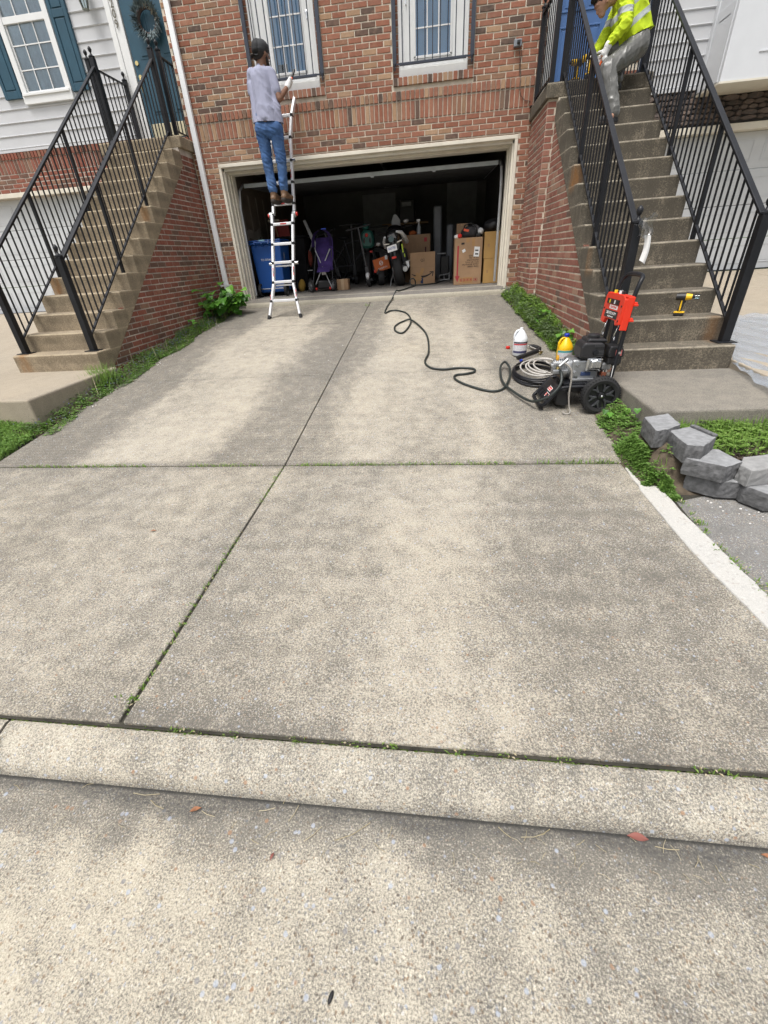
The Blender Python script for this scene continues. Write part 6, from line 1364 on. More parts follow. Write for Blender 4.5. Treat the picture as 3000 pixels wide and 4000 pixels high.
body = [('c', (-2.29, 7.64, 3.10), .125, (-2.30, 7.69, 3.40), .125), ('c', (-2.30, 7.69, 3.40), .125, (-2.31, 7.73, 3.62), .13), ('c', shL, .06, shR, .06), ('p', [nk + V((0, -.01, -.08)), nk, hc + V((0, 0, -.06))], [.062, .055, .055]),
        ('p', [hipL, knL, anL], [.085, .055, .042]), ('p', [hipR, knR, anR], [.085, .055, .042]), ('p', [anL, anL + V((.02, .10, -.08))], [.04, .035]), ('p', [anR, anR + V((.02, .10, -.08))], [.04, .035]),
        ('p', [shR, elR, wrR], [.052, .041, .029]), ('p', [wrR, pcR], [.028, .03]), ('p', [shL, elL, wrL], [.052, .041, .029]), ('p', [wrL, pcL], [.028, .03]),
        ('e', hc + V((0, 0, .025)), (.086, .106, .106)), ('e', hc + fdir*.025 + V((0, 0, -.045)), (.062, .070, .062)), ('c', hc + fdir*.05 + V((0, 0, -.075)), .038, hc + fdir*.072 + V((0, 0, -.09)), .028),
        ('c', hc + fdir*.092 + V((0, 0, .012)), .010, hc + fdir*.112 + V((0, 0, -.022)), .013), ('e', hc + fdir*.088 + V((0, 0, -.055)), (.022, .022, .010)), ('e', hc + fdir*.080 + V((0, 0, .028)), (.045, .03, .014)),
        ('e', hc + fs*.089 - fdir*.008 + V((0, 0, -.018)), (.013, .020, .034), Matrix.Rotation(.3, 3, 'Z')), ('e', hc - fs*.079 - fdir*.008 + V((0, 0, -.012)), (.012, .018, .032))]
organic('body', body + hs_ + hs2, .0065, skinA, m1, 5)
organic('beard', [('c', hc + fdir*.03 + fs*.045 + V((0, 0, -.07)), .024, hc + fdir*.074 + V((0, 0, -.092)), .027), ('c', hc + fdir*.03 - fs*.045 + V((0, 0, -.07)), .024, hc + fdir*.074 + V((0, 0, -.092)), .027), ('c', hc + fdir*.012 + fs*.064 + V((0, 0, -.025)), .016, hc + fdir*.03 + fs*.052 + V((0, 0, -.07)), .022)], .006, hairm, m1, 4)
organic('hair', [('e', hc + V((0, 0, .028)) - fdir*.012, (.090, .107, .102)), ('c', hc - fdir*.055 + V((.01, 0, -.03)), .045, hc - fdir*.06 + V((-.03, 0, -.03)), .045)], .008, hairm, m1, 4)
shirt = [('c', (-2.285, 7.635, 3.185), .152, (-2.30, 7.675, 3.40), .148), ('c', (-2.30, 7.675, 3.40), .148, (-2.31, 7.715, 3.60), .150), ('c', (-2.395, 7.64, 3.10), .098, (-2.44, 7.70, 3.55), .066), ('c', (-2.165, 7.64, 3.10), .098, (-2.185, 7.70, 3.55), .06), ('c', (-2.34, 7.57, 3.10), .085, (-2.32, 7.61, 3.35), .075), ('c', (-2.23, 7.57, 3.10), .085, (-2.25, 7.61, 3.35), .075), ('c', (-2.285, 7.66, 3.08), .14, (-2.285, 7.66, 3.2), .14),
         ('c', shL + V((0, 0, -.005)), .068, shR + V((0, 0, -.005)), .068), ('p', [shR + V((.008, 0, -.01)), shR.lerp(elR, .68) + V((-.004, 0, 0))], [.068, .066]), ('p', [shL + V((-.004, 0, -.01)), shL.lerp(elL, .72)], [.066, .062]), ('c', nk + V((0, -.012, -.075)), .080, nk + V((0, -.004, -.048)), .070)]
def shw(p, n):
    a = nv(p, (9, 9, 4.)); c = nv(p + V((p.z*.6, 0, 0)), (16, 12, 6), 3.); low = max(0, 1 - abs(p.z - 3.25)/.22); side = max(0, min(1, (p.x + 2.32)/.12))
    return .008*a + (.004 + .018*low*side)*((1 - abs(c)*2.2)) - .003
organic('t_shirt', shirt, .0075, lav, m1, 7, shw, hem=(V((-2.28, 7.6, 3.135)), V((.06, 0, 1)).normalized()))
jeans = [('c', hipL + V((.02, 0, .13)), .094, hipR + V((-.02, 0, .13)), .094), ('c', hipL + V((.008, -.022, -.0)), .108, hipR + V((-.006, -.022, 0)), .108), ('p', [hipL, hipL.lerp(knL, .5), knL, knL.lerp(anL, .45), anL + V((0, 0, .03))], [.103, .085, .069, .066, .062]), ('p', [hipR, hipR.lerp(knR, .5), knR, knR.lerp(anR, .45), anR + V((0, 0, .03))], [.103, .085, .069, .066, .062])]
def jw(p, n):
    k = max(0, 1 - abs(p.z - 2.44)/.10) + max(0, 1 - abs(p.z - 2.72)/.14)*.8 + max(0, 1 - abs(p.z - 2.98)/.1)*.6; w = nv(p + V((0, 0, p.x*.5)), (9, 9, 30)); return (.004 + .010*k)*((1 - abs(w)*2.4)) + .005*nv(p, (22, 22, 14)) - .002
organic('jeans', jeans, .0075, denim, m1, 5, jw)
for an, s in ((anL, -1), (anR, 1)):
    tip = an + V((.055, .17, -.075))
    bt = organic('boot', [('p', [an + V((0, -.005, .01)), an + V((0, -.005, -.05))], [.050, .050]), ('p', [an + V((-.005, -.03, -.078)), an + V((.02, .07, -.078)), tip], [.044, .045, .037]), ('p', [an + V((0, .0, -.03)), an + V((.025, .08, -.065))], [.05, .043])], .007, bootm, m1, 4)
    organic('sole', [('p', [an + V((-.008, -.042, -.112)), an + V((.02, .07, -.112)), tip + V((0, .005, -.032))], [.040, .042, .034])], .008, solem, bt, 3)
def glove(parent, shapes, wr, pc, mat=glove_w):
    g = organic('glove', [(s[0], s[1], [r_*1.18 for r_ in s[2]]) for s in shapes] + [('p', [wr.lerp(pc, .15), wr.lerp(pc, .8)], [.036, .036])], .005, mat, parent, 3)
    organic('cuff', [('p', [wr.lerp(pc, .0), wr.lerp(pc, .18)], [.039, .039])], .006, mat, g, 2); return g
glove(m1, hs_, wrR, pcR); glove(m1, hs2, wrL, pcL)
cap = organic('cap', [('e', hc + V((0, 0, .052)) - fdir*.004, (.104, .122, .092)), ('e', hc + V((0, 0, .03)) - fdir*.01, (.103, .120, .060))], .0065, capg, m1, 4)
organic('cap_panel', [('e', hc + V((-.03, -.012, .052)) - fdir*.012, (.080, .115, .094)), ('e', hc + V((-.03, -.012, .028)) - fdir*.016, (.082, .114, .055))], .0065, capm, cap, 4)
bd = (-fdir + V((-.1, 0, 0))).normalized(); bs = V((-bd.y, bd.x, 0))
MB().grid(lambda u, v: hc + bd*(.095 + .066*v*(1 - (2*u-1)**2*.45)) + bs*(u-.5)*.14 + V((0, 0, -.012 - .012*v - .02*(2*u-1)**2)), 10, 4).build('brim', capm, cap, smooth=80)
MB().ball(hc + bd*.122 + V((.05, -.006, .0)), (.014, .006, .014)).build('cap_badge', label_m, cap, smooth=60)
tl = thing('scraper_brush', 'black handled brush with an orange collar held by the man', 'brush', hR)
MB().tube([hR - ta*.05, hR + ta*.06], .011, 10).build('handle', black_pla, tl, smooth=60); MB().tube([hR + ta*.055, hR + ta*.078], [.014, .013], 12).build('collar', mt('orange_plastic', (.85,.12,.03), .4), tl, smooth=60)
MB().tube([hR + ta*.078, hR + ta*.13, hR + ta*.175, hR + ta*.19], [.013, .017, .014, .006], 12).build('head', black_pla, tl, smooth=60)

# ---- worker kneeling at the top of the right stairs
m2 = thing('person', 'worker in a yellow hi-vis shirt and grey trousers crouching on the right stairs', 'person', (2.05, 6.8, 2.56))
hi = NT('hi_vis_yellow'); X_, Y_, Z_ = hi.sep()
vv = hi.math('ADD', hi.math('MULTIPLY', X_, -.56), hi.math('MULTIPLY', Z_, .83))
def stripe(c, w): return hi.rng(hi.math('ABSOLUTE', hi.math('SUBTRACT', vv, c)), w, w + .003, 1., 0.)
c0 = hi.mix(hi.ramp(hi.noise(7., 4), [(.3, 0.), (.7, 1.)]), (.38,.51,.008), (.50,.64,.012)); mk = hi.math('MAXIMUM', stripe(1.672, .024), stripe(1.815, .024)); hi.base(hi.mix(mk, c0, (.33,.36,.36))); hi.p(Roughness=.85); hi.bump(hi.noise(300., 3), .1, .002)
hs3 = NT('hi_vis_sleeve'); xs, ys, zs = hs3.sep(); sm = hs3.rng(hs3.math('ABSOLUTE', hs3.math('SUBTRACT', zs, 3.535)), .028, .032, 1., 0.); hs3.base(hs3.mix(sm, hs3.mix(hs3.ramp(hs3.noise(9., 4), [(.3, 0.), (.7, 1.)]), (.38,.51,.008), (.50,.64,.012)), (.33,.36,.36))); hs3.p(Roughness=.85)
slack = mt('shiny_grey_trousers', (.125,.125,.118), .34, var=.10, vs_=9, bump=.1, bs=200)
pel = V((2.235, 7.02, 3.30)); ch = V((2.13, 7.03, 3.60)); nk2 = V((1.965, 7.02, 3.70)); h2 = V((1.83, 6.985, 3.665))
sN, sF = V((2.03, 6.93, 3.655)), V((2.05, 7.16, 3.66)); eN, wN = V((2.035, 6.80, 3.42)), V((1.895, 6.815, 3.285)); eF, wF = V((1.93, 7.16, 3.42)), V((1.80, 7.02, 3.27))
hpN, kN, aN = V((2.235, 6.95, 3.28)), V((1.905, 6.755, 3.07)), V((2.0, 6.62, 2.665)); hpF, kF, aF = V((2.20, 7.10, 3.28)), V((1.90, 7.27, 3.36)), V((2.11, 7.06, 3.03))
fN, fF = V((1.93, 6.55, 2.60)), V((2.02, 6.98, 2.985))
ax2 = V((-.15, .1, 1)).normalized(); hN = V((1.842, 6.855, 3.19)); hsN, pcN = hand_shapes(hN, V((-.25, .3, .9)), wN - hN + V((.1, -.1, .1)), 1.05, .014)
hF = V((1.765, 6.985, 3.185)); hsF, pcF = hand_shapes(hF, ax2, wF - hF + V((.1, 0, 0)), 1.05, .018)
fd2 = V((-.72, -.1, -.68)).normalized(); up2 = V((-.68, 0, .73))
body = [('c', pel, .13, ch, .135), ('c', sN, .06, sF, .06), ('p', [ch + V((-.06, 0, .06)), nk2, h2 + V((.04, 0, .01))], [.08, .06, .055]), ('p', [hpN, kN, aN], [.085, .055, .042]), ('p', [hpF, kF, aF], [.085, .055, .042]), ('p', [aN, fN], [.04, .035]), ('p', [aF, fF], [.04, .035]), ('p', [sN, eN, wN], [.052, .042, .030]), ('p', [wN, pcN], [.029, .03]), ('p', [sF, eF, wF], [.052, .042, .030]), ('p', [wF, pcF], [.029, .03]),
        ('e', h2 + up2*.02, (.088, .080, .098)), ('c', h2 + fd2*.05 - up2*.02, .055, h2 + fd2*.07 - up2*.06, .035), ('c', h2 + fd2*.085 + up2*.01, .010, h2 + fd2*.102 - up2*.018, .013), ('e', h2 + fd2*.09 - up2*.055, (.02, .022, .012)), ('e', h2 + V((.01, -.080, -.005)), (.020, .012, .032)), ('e', h2 + V((.01, .080, -.005)), (.020, .012, .032)), ('e', h2 + fd2*.08 + up2*.035, (.02, .045, .016))]
organic('body', body + hsN + hsF, .0065, skinB, m2, 5)
organic('hair', [('e', h2 + up2*.045 - fd2*.012, (.096, .088, .090)), ('e', h2 + up2*.085 + fd2*.05, (.05, .065, .04))], .0075, hairm, m2, 3, lambda p, n: .012*nv(p, (45, 45, 45)))
sh2 = [('c', pel + V((-.01, 0, .05)), .152, ch, .156), ('c', ch, .156, ch + V((-.07, 0, .05)), .13), ('c', sN, .078, sF, .078), ('c', nk2 + V((.05, 0, -.02)), .085, nk2 + V((.015, 0, .0)), .068), ('c', pel + V((.06, -.02, .05)), .115, ch + V((.06, 0, -.02)), .12), ('c', pel + V((-.03, -.05, .06)), .13, ch + V((0, -.03, -.08)), .13), ('c', pel + V((-.09, -.03, .10)), .085, ch + V((-.10, -.03, -.10)), .10)]
organic('hi_vis_shirt', sh2, .008, hi.mat, m2, 6, folds(.009, (8, 8, 8)), hem=(V((2.235, 7.02, 3.375)), V((-.35, 0, 1)).normalized()))
organic('sleeve', [('p', [sN, sN.lerp(eN, .5), eN, wN.lerp(eN, .12)], [.080, .070, .064, .046])], .007, hs3.mat, m2, 4, folds(.010, (14, 14, 20)))
organic('sleeve', [('p', [sF, eF, wF.lerp(eF, .12)], [.080, .064, .046])], .008, hs3.mat, m2, 4, folds(.008, (14, 14, 18)))
tr = [('c', pel + V((0, -.05, .02)), .125, pel + V((0, .05, .02)), .125), ('p', [hpN, hpN.lerp(kN, .5), kN, kN.lerp(aN, .5), aN + V((0, 0, .01))], [.122, .105, .085, .078, .066]), ('p', [hpF, hpF.lerp(kF, .5), kF, kF.lerp(aF, .5), aF + V((0, 0, .02))], [.118, .10, .082, .076, .066])]
organic('trousers', tr, .0075, slack, m2, 4, folds(.009, (13, 13, 9)))
for an, tip in ((aN, fN + V((-.07, -.04, -.015))), (aF, fF + V((-.06, -.05, -.005)))):
    dz = an.z - (2.55 if an is aN else 2.931)
    bt = organic('boot', [('p', [an + V((0, 0, .02)), an + V((0, 0, -.03))], [.050, .050]), ('p', [V((an.x + .03, an.y + .02, an.z - dz + .055)), V((tip.x, tip.y, an.z - dz + .052))], [.043, .038])], .007, mt('dark_boot', (.03,.03,.033), .6, var=.3), m2, 4)
    organic('sole', [('p', [V((an.x + .035, an.y + .022, an.z - dz + .026)), V((tip.x - .004, tip.y - .002, an.z - dz + .026))], [.040, .036])], .008, solem, bt, 2)
glove(m2, hsN, wN, pcN); g = glove(m2, hsF, wF, pcF)
organic('rubber_palm', [('p', [pcN + V((.012, -.006, -.03)), hN + V((.02, -.004, -.02))], [.026, .022]), ('c', hN + V((.012, -.012, -.03)), .015, hN + V((.0, -.012, -.055)), .012)], .006, glove_o, m2, 2)
drill('yellow and black cordless drill held by the crouching worker', Matrix.Translation((1.785, 6.98, 3.075)) @ Matrix.Rotation(R(150), 4, 'Z') @ Matrix.Rotation(R(8), 4, 'Y'), False)
drill('yellow and black cordless drill standing on the landing behind the railing', Matrix.Translation((1.72, 7.36, 3.123)) @ Matrix.Rotation(R(200), 4, 'Z'), False)
# ================================================================== PLANTS
def leaf_mat(name, a, c, rough=.55, trans=.4):
    n = NT(name); rd = n.n('ShaderNodeNewGeometry').outputs['Random Per Island']; col = n.mix(rd, a, c); col = n.mix(n.ramp(n.noise(5., 3), [(.35, 0.), (.7, .5)]), col, tuple(x*.55 for x in a)); n.base(col); n.p(Roughness=rough)
    n.b.inputs['Subsurface Weight'].default_value = 0.; tb_ = n.n('ShaderNodeBsdfTranslucent'); n.l(col, tb_.inputs['Color']); mx = n.n('ShaderNodeMixShader'); mx.inputs[0].default_value = trans
    n.l(n.b.outputs[0], mx.inputs[1]); n.l(tb_.outputs[0], mx.inputs[2]); n.l(mx.outputs[0], n.out.inputs['Surface']); return n.mat
clover_m = leaf_mat('clover_green', (.13,.26,.045), (.26,.44,.10)); grass_m = leaf_mat('grass_green', (.15,.28,.045), (.32,.48,.11)); sage_m = leaf_mat('dull_green', (.11,.17,.065), (.20,.28,.13)); dry_m = leaf_mat('dry_straw', (.36,.30,.17), (.52,.46,.33), .8, .1)
heart_m = leaf_mat('heart_leaf_green', (.05,.155,.02), (.13,.33,.035)); moss_m = leaf_mat('moss_green', (.05,.075,.012), (.10,.14,.02), .9, 0.)
violet_m = mt('violet_petal', (.17,.16,.36), .7, var=.3)
def leaf(b, p, d, w, L, q, curl=.3):
    d, s, u = frame(d); m = p + d*L*.5 + u*L*.10; e = p + d*L - u*L*curl*.4
    b.add([p, m + s*w/2, e, m - s*w/2], [(0, 1, 2), (0, 2, 3)])
def blade(b, p, h, q, lean=.35):
    a = q.uniform(0, 6.28); d = Vector((math.cos(a), math.sin(a), 0)); s = Vector((-d.y, d.x, 0))*q.uniform(.0018, .0032); k = q.uniform(.1, lean)
    m = p + Vector((0, 0, h*.6)) + d*h*k*.4; e = p + Vector((0, 0, h)) + d*h*k
    b.add([p - s, p + s, m + s*.8, m - s*.8, e], [(0, 1, 2, 3), (3, 2, 4)])
def cover(name, label, n, area, zf, hfun, mat, seed, size=(.012, .022), blades=0, bmat=None, bh=(.04, .09)):
    q = random.Random(seed); b = MB(); k = 0
    while k < n:
        x, y, dens = area(q)
        if noise.noise(Vector((x*7, y*5, seed))) + q.uniform(-.25, .55) < dens: continue
        k += 1; h = hfun(x, y)*q.random()**.6; p = Vector((x, y, zf(x, y) + h)); a = q.uniform(0, 6.28); L = q.uniform(*size)
        for j in range(3 if L > .013 else 2):
            t_ = a + j*2.1 + q.uniform(-.3, .3); leaf(b, p, Vector((math.cos(t_), math.sin(t_), q.uniform(-.1, .75))), L*.8, L, q)
    o = b.build(name, mat); o['label'] = label; stuff(o)
    if blades:
        b = MB()
        for i in range(blades):
            x, y, dens = area(q); blade(b, Vector((x, y, zf(x, y))), q.uniform(*bh), q)
        o = b.build(name + '_grass', bmat or grass_m); o['label'] = label + ', grass blades'; stuff(o)
# left border and lawn
def aL(q):
    y = 3.3 + 4.75*q.random()**.85; e = -3.50 - .04*math.sin(y*5) - .05*noise.noise(Vector((y*3, 0, 0))); return e - (.25 if y > 4.6 else .32)*q.random()**1.15 + .02 + q.gauss(0, .012), y, .05
zL = lambda x, y: gz(y) - .012 + .06*max(0, min(1, (-3.52-x)/.3))
cover('ground_cover', 'low green weeds along the left edge of the driveway', 5200, aL, zL, lambda x, y: .025 + .05*max(0, min(1, (-3.5-x)/.15)), clover_m, 1, blades=700)
cover('ground_cover', 'dull green creeping weeds with tiny violet flowers along the left wall', 2000, aL, zL, lambda x, y: .03 + .06*max(0, min(1, (-3.5-x)/.15)), sage_m, 2)
q = random.Random(8); b = MB()
for i in range(240):
    x, y, _ = aL(q); b.ball((x, y, zL(x, y) + .07 + .03*q.random()), .0042, 5, 3)
o = b.build('violet_flowers', violet_m); o['label'] = 'tiny violet flowers in the weeds by the left wall'; stuff(o)
cover('lawn_cover', 'green lawn at the left edge of the picture', 5200, lambda q: (-3.58 - 1.5*q.random(), 2.80 + .78*q.random(), -.2), lambda x, y: gz(y) - .015 + .05*max(0, min(1, (-3.57-x)/.4)), lambda x, y: .05, clover_m, 3, blades=5200, bh=(.04, .09))
b = MB(); q = random.Random(12)
for i in range(260):
    p = Vector((-3.70 + q.gauss(0, .06), 4.50 + q.gauss(0, .09), 0)); p.z = zL(p.x, p.y) + .03; blade(b, p, q.uniform(.10, .22), q, .8)
o = b.build('grass_tuft', grass_m); o['label'] = 'long grass tuft at the foot of the left stairs'; stuff(o)
b = MB(); q = random.Random(51)
for i in range(700):
    x, y, _ = aL(q); leaf(b, Vector((x, y, zL(x, y) + .03*q.random())), Vector((q.uniform(-1, 1), q.uniform(-1, 1), q.uniform(-.1, .9))), .006, q.uniform(.015, .04), q)
for i in range(45):
    x, y, _ = aL(q); blade(b, Vector((x, y, zL(x, y))), q.uniform(.12, .26), q, .7)
o = b.build('dry_litter', dry_m); o['label'] = 'dry stems and dead leaves in the left border'; stuff(o)
# right border
def aR(q):
    y = 4.72 + 3.45*q.random(); e = redge(y); return e - .02 + q.gauss(0, .012) + (1.52 - e + .03)*q.random(), y, .0
zR = lambda x, y: gz(y) + .01 + .05*max(0, min(1, (x - redge(y))/.2))
cover('border_weeds', 'bright green weeds along the brick wall of the right stairs', 4200, aR, zR, lambda x, y: .03 + .10*max(0, min(1, (x - redge(y))/.15)), grass_m, 5, size=(.014, .034), blades=1300, bh=(.05, .14))
cover('border_weeds', 'dark green leafy weeds along the brick wall of the right stairs', 1500, aR, zR, lambda x, y: .12, sage_m, 6, size=(.02, .035))
# bed in front of the right path slab
def aB(q):
    y = 2.32 + .62*q.random() if q.random() < .85 else 2.9 + .6*q.random(); lo = 1.285 if y > 2.45 else 1.36; hi_ = 1.52 if y < 2.98 else 1.47
    x = lo + (hi_ - lo)*q.random()
    if (x > 1.345 and 2.58 < y < 2.95) or (x > 1.42 and y <= 2.58): x = lo + .06*q.random()
    return x, y, .12
zB = lambda x, y: bedz(x, y) - .004
cover('clover_patch', 'dense clover between driveway and wall blocks', 4300, aB, zB, lambda x, y: (.03 + .03*max(0, min(1, (x - 1.285)/.08))) if 2.45 < y < 2.88 else .035, clover_m, 7, size=(.012, .024), blades=120)
def aC(q): return 1.60 + 2.2*q.random(), 2.55 + .39*q.random()**.7, -.15
cover('bed_weeds', 'grass and weeds along the front of the right path slab', 2600, aC, lambda x, y: bedz(x, y) - .005, lambda x, y: .06, grass_m, 9, size=(.014, .03), blades=2600, bh=(.05, .12))
b = MB(); q = random.Random(15)
for i in range(1500):
    x, y = 1.66 + 1.6*q.random(), 2.42 + .38*q.random(); a = q.uniform(0, 3.14); L = q.uniform(.012, .035); b.cbox((x, y, bedz(x, y) + .004 + q.random()*.012), (L, q.uniform(.004, .010), .004), Matrix.Rotation(a, 3, 'Z') @ Matrix.Rotation(q.uniform(-.4, .4), 3, 'Y'))
o = b.build('mulch', mt('dark_mulch', (.06,.045,.038), .9, var=.6, vs_=40)); o['label'] = 'dark bark mulch behind the wall blocks'; stuff(o)
# weeds in the joints
b, b2, b3 = MB(), MB(), MB(); q = random.Random(17)
def tuft(x, y, z, n, r_, h):
    for i in range(n):
        p = Vector((x + q.gauss(0, r_), y + q.gauss(0, r_*.45), z)); k = q.random()
        if k < .5: blade(b, p, q.uniform(.3, 1)*h, q, .9)
        else: leaf(b if k < .85 else b2, p + Vector((0, 0, q.random()*h*.5)), Vector((q.uniform(-1, 1), q.uniform(-1, 1), q.uniform(.1, .8))), .007, q.uniform(.010, .018), q)
x = -3.6
while x < 1.30:
    if noise.noise(Vector((x*2.2, 3, 0))) > -.22 or x > .75: tuft(x, 2.77, gz(2.77) - .006, q.randint(12, 30), .026, .032 if x < .7 else .05)
    x += q.uniform(.03, .09)
y = .83
while y < 2.75:
    if noise.noise(Vector((5, y*2.6, 0))) > -.12: tuft(CX - .006, y, gz(y) - .012, q.randint(8, 20), .011, .028)
    y += q.uniform(.025, .06)
tuft(CX - .03, .87, .085, 50, .022, .03); tuft(CX - .01, 7.9, gz(7.9), 24, .03, .07)
for px in (-.86, -.79, -.65, -.45, -.24, -.125, .10, .25, .405, .80, .865): tuft(px, .788, .075, q.randint(16, 34), .020, .028)
for i in range(130): tuft(q.uniform(-1.5, 1.2), .789 + q.gauss(0, .006), .072, 3, .01, .010)
tuft(-1.515, .70, .08, 40, .012, .02)
for i in range(70):
    y = 1.0 + 1.7*q.random(); tuft(1.395 + .012*math.sin(y*9) + .02*q.random() - .02*(y > 2.3), y, gz(y) - .005, q.randint(5, 12), .014, .028)
o = b.build('joint_weeds', grass_m); o['label'] = 'small green weeds growing in the concrete joints'; stuff(o); o = b2.build('joint_weeds_dry', dry_m); o['label'] = 'dry bits of weed in the concrete joints'; stuff(o)
b = MB()
for i in range(900):
    if i < 600: p = Vector((q.uniform(-1.6, 1.4), .787 + q.gauss(0, .005), .074))
    else: p = Vector((q.uniform(-3.5, 1.3), 2.77 + q.gauss(0, .005), gz(2.77) - .010))
    b.ball(p, (q.uniform(.004, .010), q.uniform(.003, .007), .005), 6, 4)
o = b.build('joint_moss', moss_m); o['label'] = 'dark moss and dirt in the concrete joints'; stuff(o)
# heart leaved plant by the downspout
def heart_mesh():
    bb = MB(); pts = [(0, 0), (.20, -.10), (.42, -.06), (.52, .14), (.46, .42), (.28, .72), (0, 1.0)]
    rows = [Vector((0, y, -.10*(1 - (y - .4)**2))) for _, y in pts]; vs_ = []
    for s in (-1, 1):
        for (x, y) in pts[1:-1]: vs_.append(Vector((s*x, y, .10*abs(x) - .12*max(0, y - .5)**2)))
    c = [Vector((0, 0, 0)), Vector((0, .35, -.05)), Vector((0, .7, -.06)), Vector((0, 1.0, -.14))]
    bb.add(c + vs_, [(0, 4, 5), (0, 5, 1), (1, 5, 6), (1, 6, 7), (1, 7, 2), (2, 7, 8), (2, 8, 3), (0, 10, 9), (0, 1, 10), (1, 11, 10), (1, 12, 11), (1, 2, 12), (2, 13, 12), (2, 3, 13)])
    return bb
def plant(name, label, c, ext, n, size, mat, seed, stems=9, cat='plant', me_b=None):
    t = thing(name, label, cat, c); q = random.Random(seed); base = (me_b or heart_mesh()); mats = [mat]
    vs = []
    for i in range(4):
        m_ = heart_leaf_variants(mat)[i]; vs.append(m_)
    c = Vector(c); tips = []
    for i in range(stems):
        e = c + Vector((q.uniform(*ext[0]), q.uniform(*ext[1]), q.uniform(.35, 1)*ext[2])); m = c.lerp(e, .5) + Vector((0, 0, .05)); MB().tube(crom([c + Vector((q.gauss(0, .03), q.gauss(0, .03), 0)), m, e], 4), .003, 5).build('stem', MC['stem'], t, smooth=60); tips.append((m, e))
    for i in range(n):
        m, e = q.choice(tips); p = m.lerp(e, q.random()**.6) + Vector((q.gauss(0, .06), q.gauss(0, .06), q.gauss(0, .045))); s = q.uniform(*size)
        p.z = max(p.z, c.z + .03)
        d = Vector((p.x - c.x + .0, -.35 + (p.y - c.y)*.6, q.uniform(-.55, .15))) + Vector((q.uniform(-.25, .25), q.uniform(-.3, .1), 0)); d.normalize()
        nrm = Vector((q.uniform(-.4, .4), -q.uniform(.2, .9), 1)).normalized(); x_ = d.cross(nrm).normalized(); z_ = x_.cross(d); X = Matrix.Identity(3)
        for k in range(3): X[k][0] = x_[k]; X[k][1] = d[k]; X[k][2] = z_[k]
        inst('leaf', q.choice(vs), t, p, X.to_euler(), (s, s, s))
    return t
HV = {}
def heart_leaf_variants(mat):
    if mat.name not in HV: HV[mat.name] = [heart_mesh().mesh('leaf', mm) for mm in mat_shades(mat)]
    return HV[mat.name]
def mat_shades(mat): return [leaf_mat('heart_leaf_%s' % s, a, c, .42, .3) for s, a, c in (('mid', (.085,.25,.03), (.10,.28,.035)), ('light', (.16,.38,.05), (.18,.41,.055)), ('dark', (.05,.15,.02), (.06,.175,.025)), ('fresh', (.12,.32,.04), (.14,.35,.045)))]
mt('stem', (.10,.13,.05), .7)
plant('heart_leaf_plant', 'bushy heart leaved green plant at the foot of the downspout', (-3.56, 7.60, gz(7.6)), ((-.20, .36), (-.62, .48), .47), 210, (.075, .14), heart_m, 33, 22)
plant('heart_leaf_seedling', 'small heart leaved seedling below the bushy plant on the left', (-3.63, 6.75, gz(6.8) + .05), ((-.06, .06), (-.06, .06), .12), 6, (.05, .08), heart_m, 35, 3)
plant('heart_leaf_seedling', 'small heart leaved weed on the right border, nearer the garage', (1.38, 6.1, gz(6.1) + .06), ((-.06, .06), (-.08, .08), .14), 9, (.05, .085), heart_m, 36, 4)
plant('heart_leaf_seedling', 'small heart leaved weed on the right border behind the yellow jug', (1.44, 5.2, gz(5.2) + .06), ((-.06, .06), (-.08, .08), .15), 10, (.05, .085), heart_m, 37, 4)
plant('broad_weed', 'pale broad leaved weed at the side of the right path slab', (1.46, 3.28, gz(3.28)), ((-.03, .05), (-.04, .04), .12), 10, (.035, .055), heart_m, 38, 4)
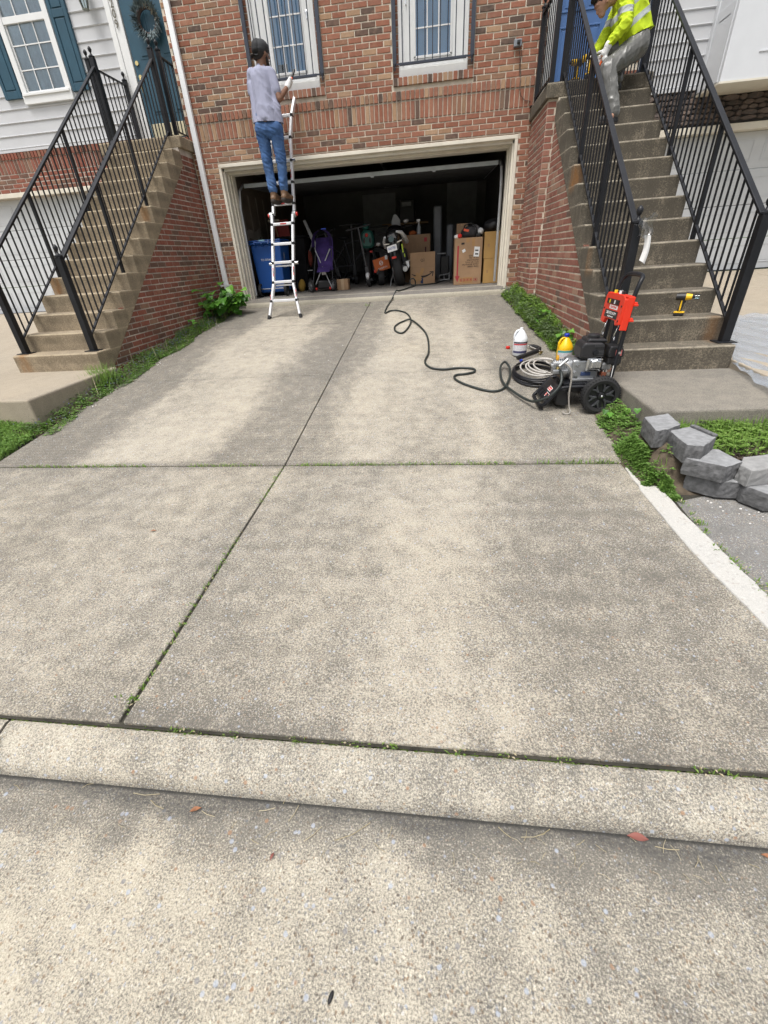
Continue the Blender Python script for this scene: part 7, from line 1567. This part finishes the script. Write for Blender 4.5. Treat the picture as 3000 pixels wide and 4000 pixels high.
# debris on the street and the slabs
q = random.Random(41); b = MB()
def straw(x, y, z, L, a, r_=.0011): b.tube([(x, y, z), (x + L*.5*math.cos(a), y + L*.5*math.sin(a), z + .004), (x + L*math.cos(a + .15), y + L*math.sin(a + .15), z + .001)], r_, 4)
for x, y, L, a in ((-.95, .615, .09, -.1), (-.42, .58, .05, 1.0), (-.36, .535, .06, .6), (-.27, .545, .11, .35), (-.52, .60, .05, .1), (.26, .60, .07, .05), (.30, .605, .05, .3), (-.70, .585, .05, -.4), (.93, .62, .08, -.1), (.62, .61, .06, -.2), (-.88, .60, .06, -.5), (.20, .62, .04, -.8)): straw(x, y, .003, L, a)
for i in range(40): straw(q.uniform(-1.4, 1.1), .55 + q.gauss(0, .06), .003, q.uniform(.015, .04), q.uniform(0, 6.28), .0007)
o = b.build('straw_litter', dry_m); o['label'] = 'dry straw bits lying in the gutter'; stuff(o)
b = MB()
for i in range(170):
    if i < 14: x, y = 1.55 + q.random()*.3, 2.22 + q.gauss(0, .04); z = gz(y) - .012
    elif i < 60: continue
    elif i < 130: y = 3.6 + 4*q.random(); x = -3.47 + q.gauss(0, .04); z = gz(y) + .004
    else: y = 3.2 + 3*q.random(); x = q.uniform(-3.2, 1.2); z = gz(y) + .003
    s = q.uniform(.003, .008); b.ball((x, y, z + s*.3), (s, s*q.uniform(.6, 1), s*.7), 6, 4)
o = b.build('gravel_bits', mt('white_gravel', (.62,.60,.57), .8, var=.2)); o['label'] = 'small white gravel bits along slab edges'; stuff(o)
lm = mt('fallen_leaf', (.30,.13,.06), .7, var=.4, vs_=40); rl = mt('red_pod', (.20,.07,.055), .7, var=.3)
for nm, lab, x, y, z, L, a, m in (('fallen_leaf', 'small orange dead leaf in the gutter', -.72, .585, .004, .035, .4, lm), ('seed_pod', 'long reddish seed pod in the gutter', .58, .625, .006, .055, -.1, rl), ('fallen_leaf', 'dark red leaf scrap on the street below the gutter', -.44, .49, .004, .022, 1.3, rl), ('fallen_leaf', 'small tan dead leaf on the lower left slab', -1.62, 1.92, gz(1.92) + .003, .035, .2, lm), ('fallen_leaf', 'small orange dead leaf at the right end of the gutter', .90, .61, .004, .03, -.3, lm)):
    X = Matrix.Translation((x, y, z)) @ Matrix.Rotation(a, 4, 'Z'); bb = MB().grid(lambda u, v: X @ Vector((L*(u - .5), L*.38*(v - .5)*math.sin(math.pi*min(.98, max(.02, u))), .006*math.cos((u - .5)*3) + .004*abs(v - .5))), 8, 4); tag(bb.build(nm, m, smooth=80), lab, 'leaf' if 'leaf' in nm else 'seed pod')
tag(MB().ball((-.22, .245, .004), (.005, .012, .004), X=Matrix.Rotation(-.3, 3, 'Z')).build('pebble', black_rub, smooth=80), 'small black blob on the street near the bottom of the picture', 'blob')
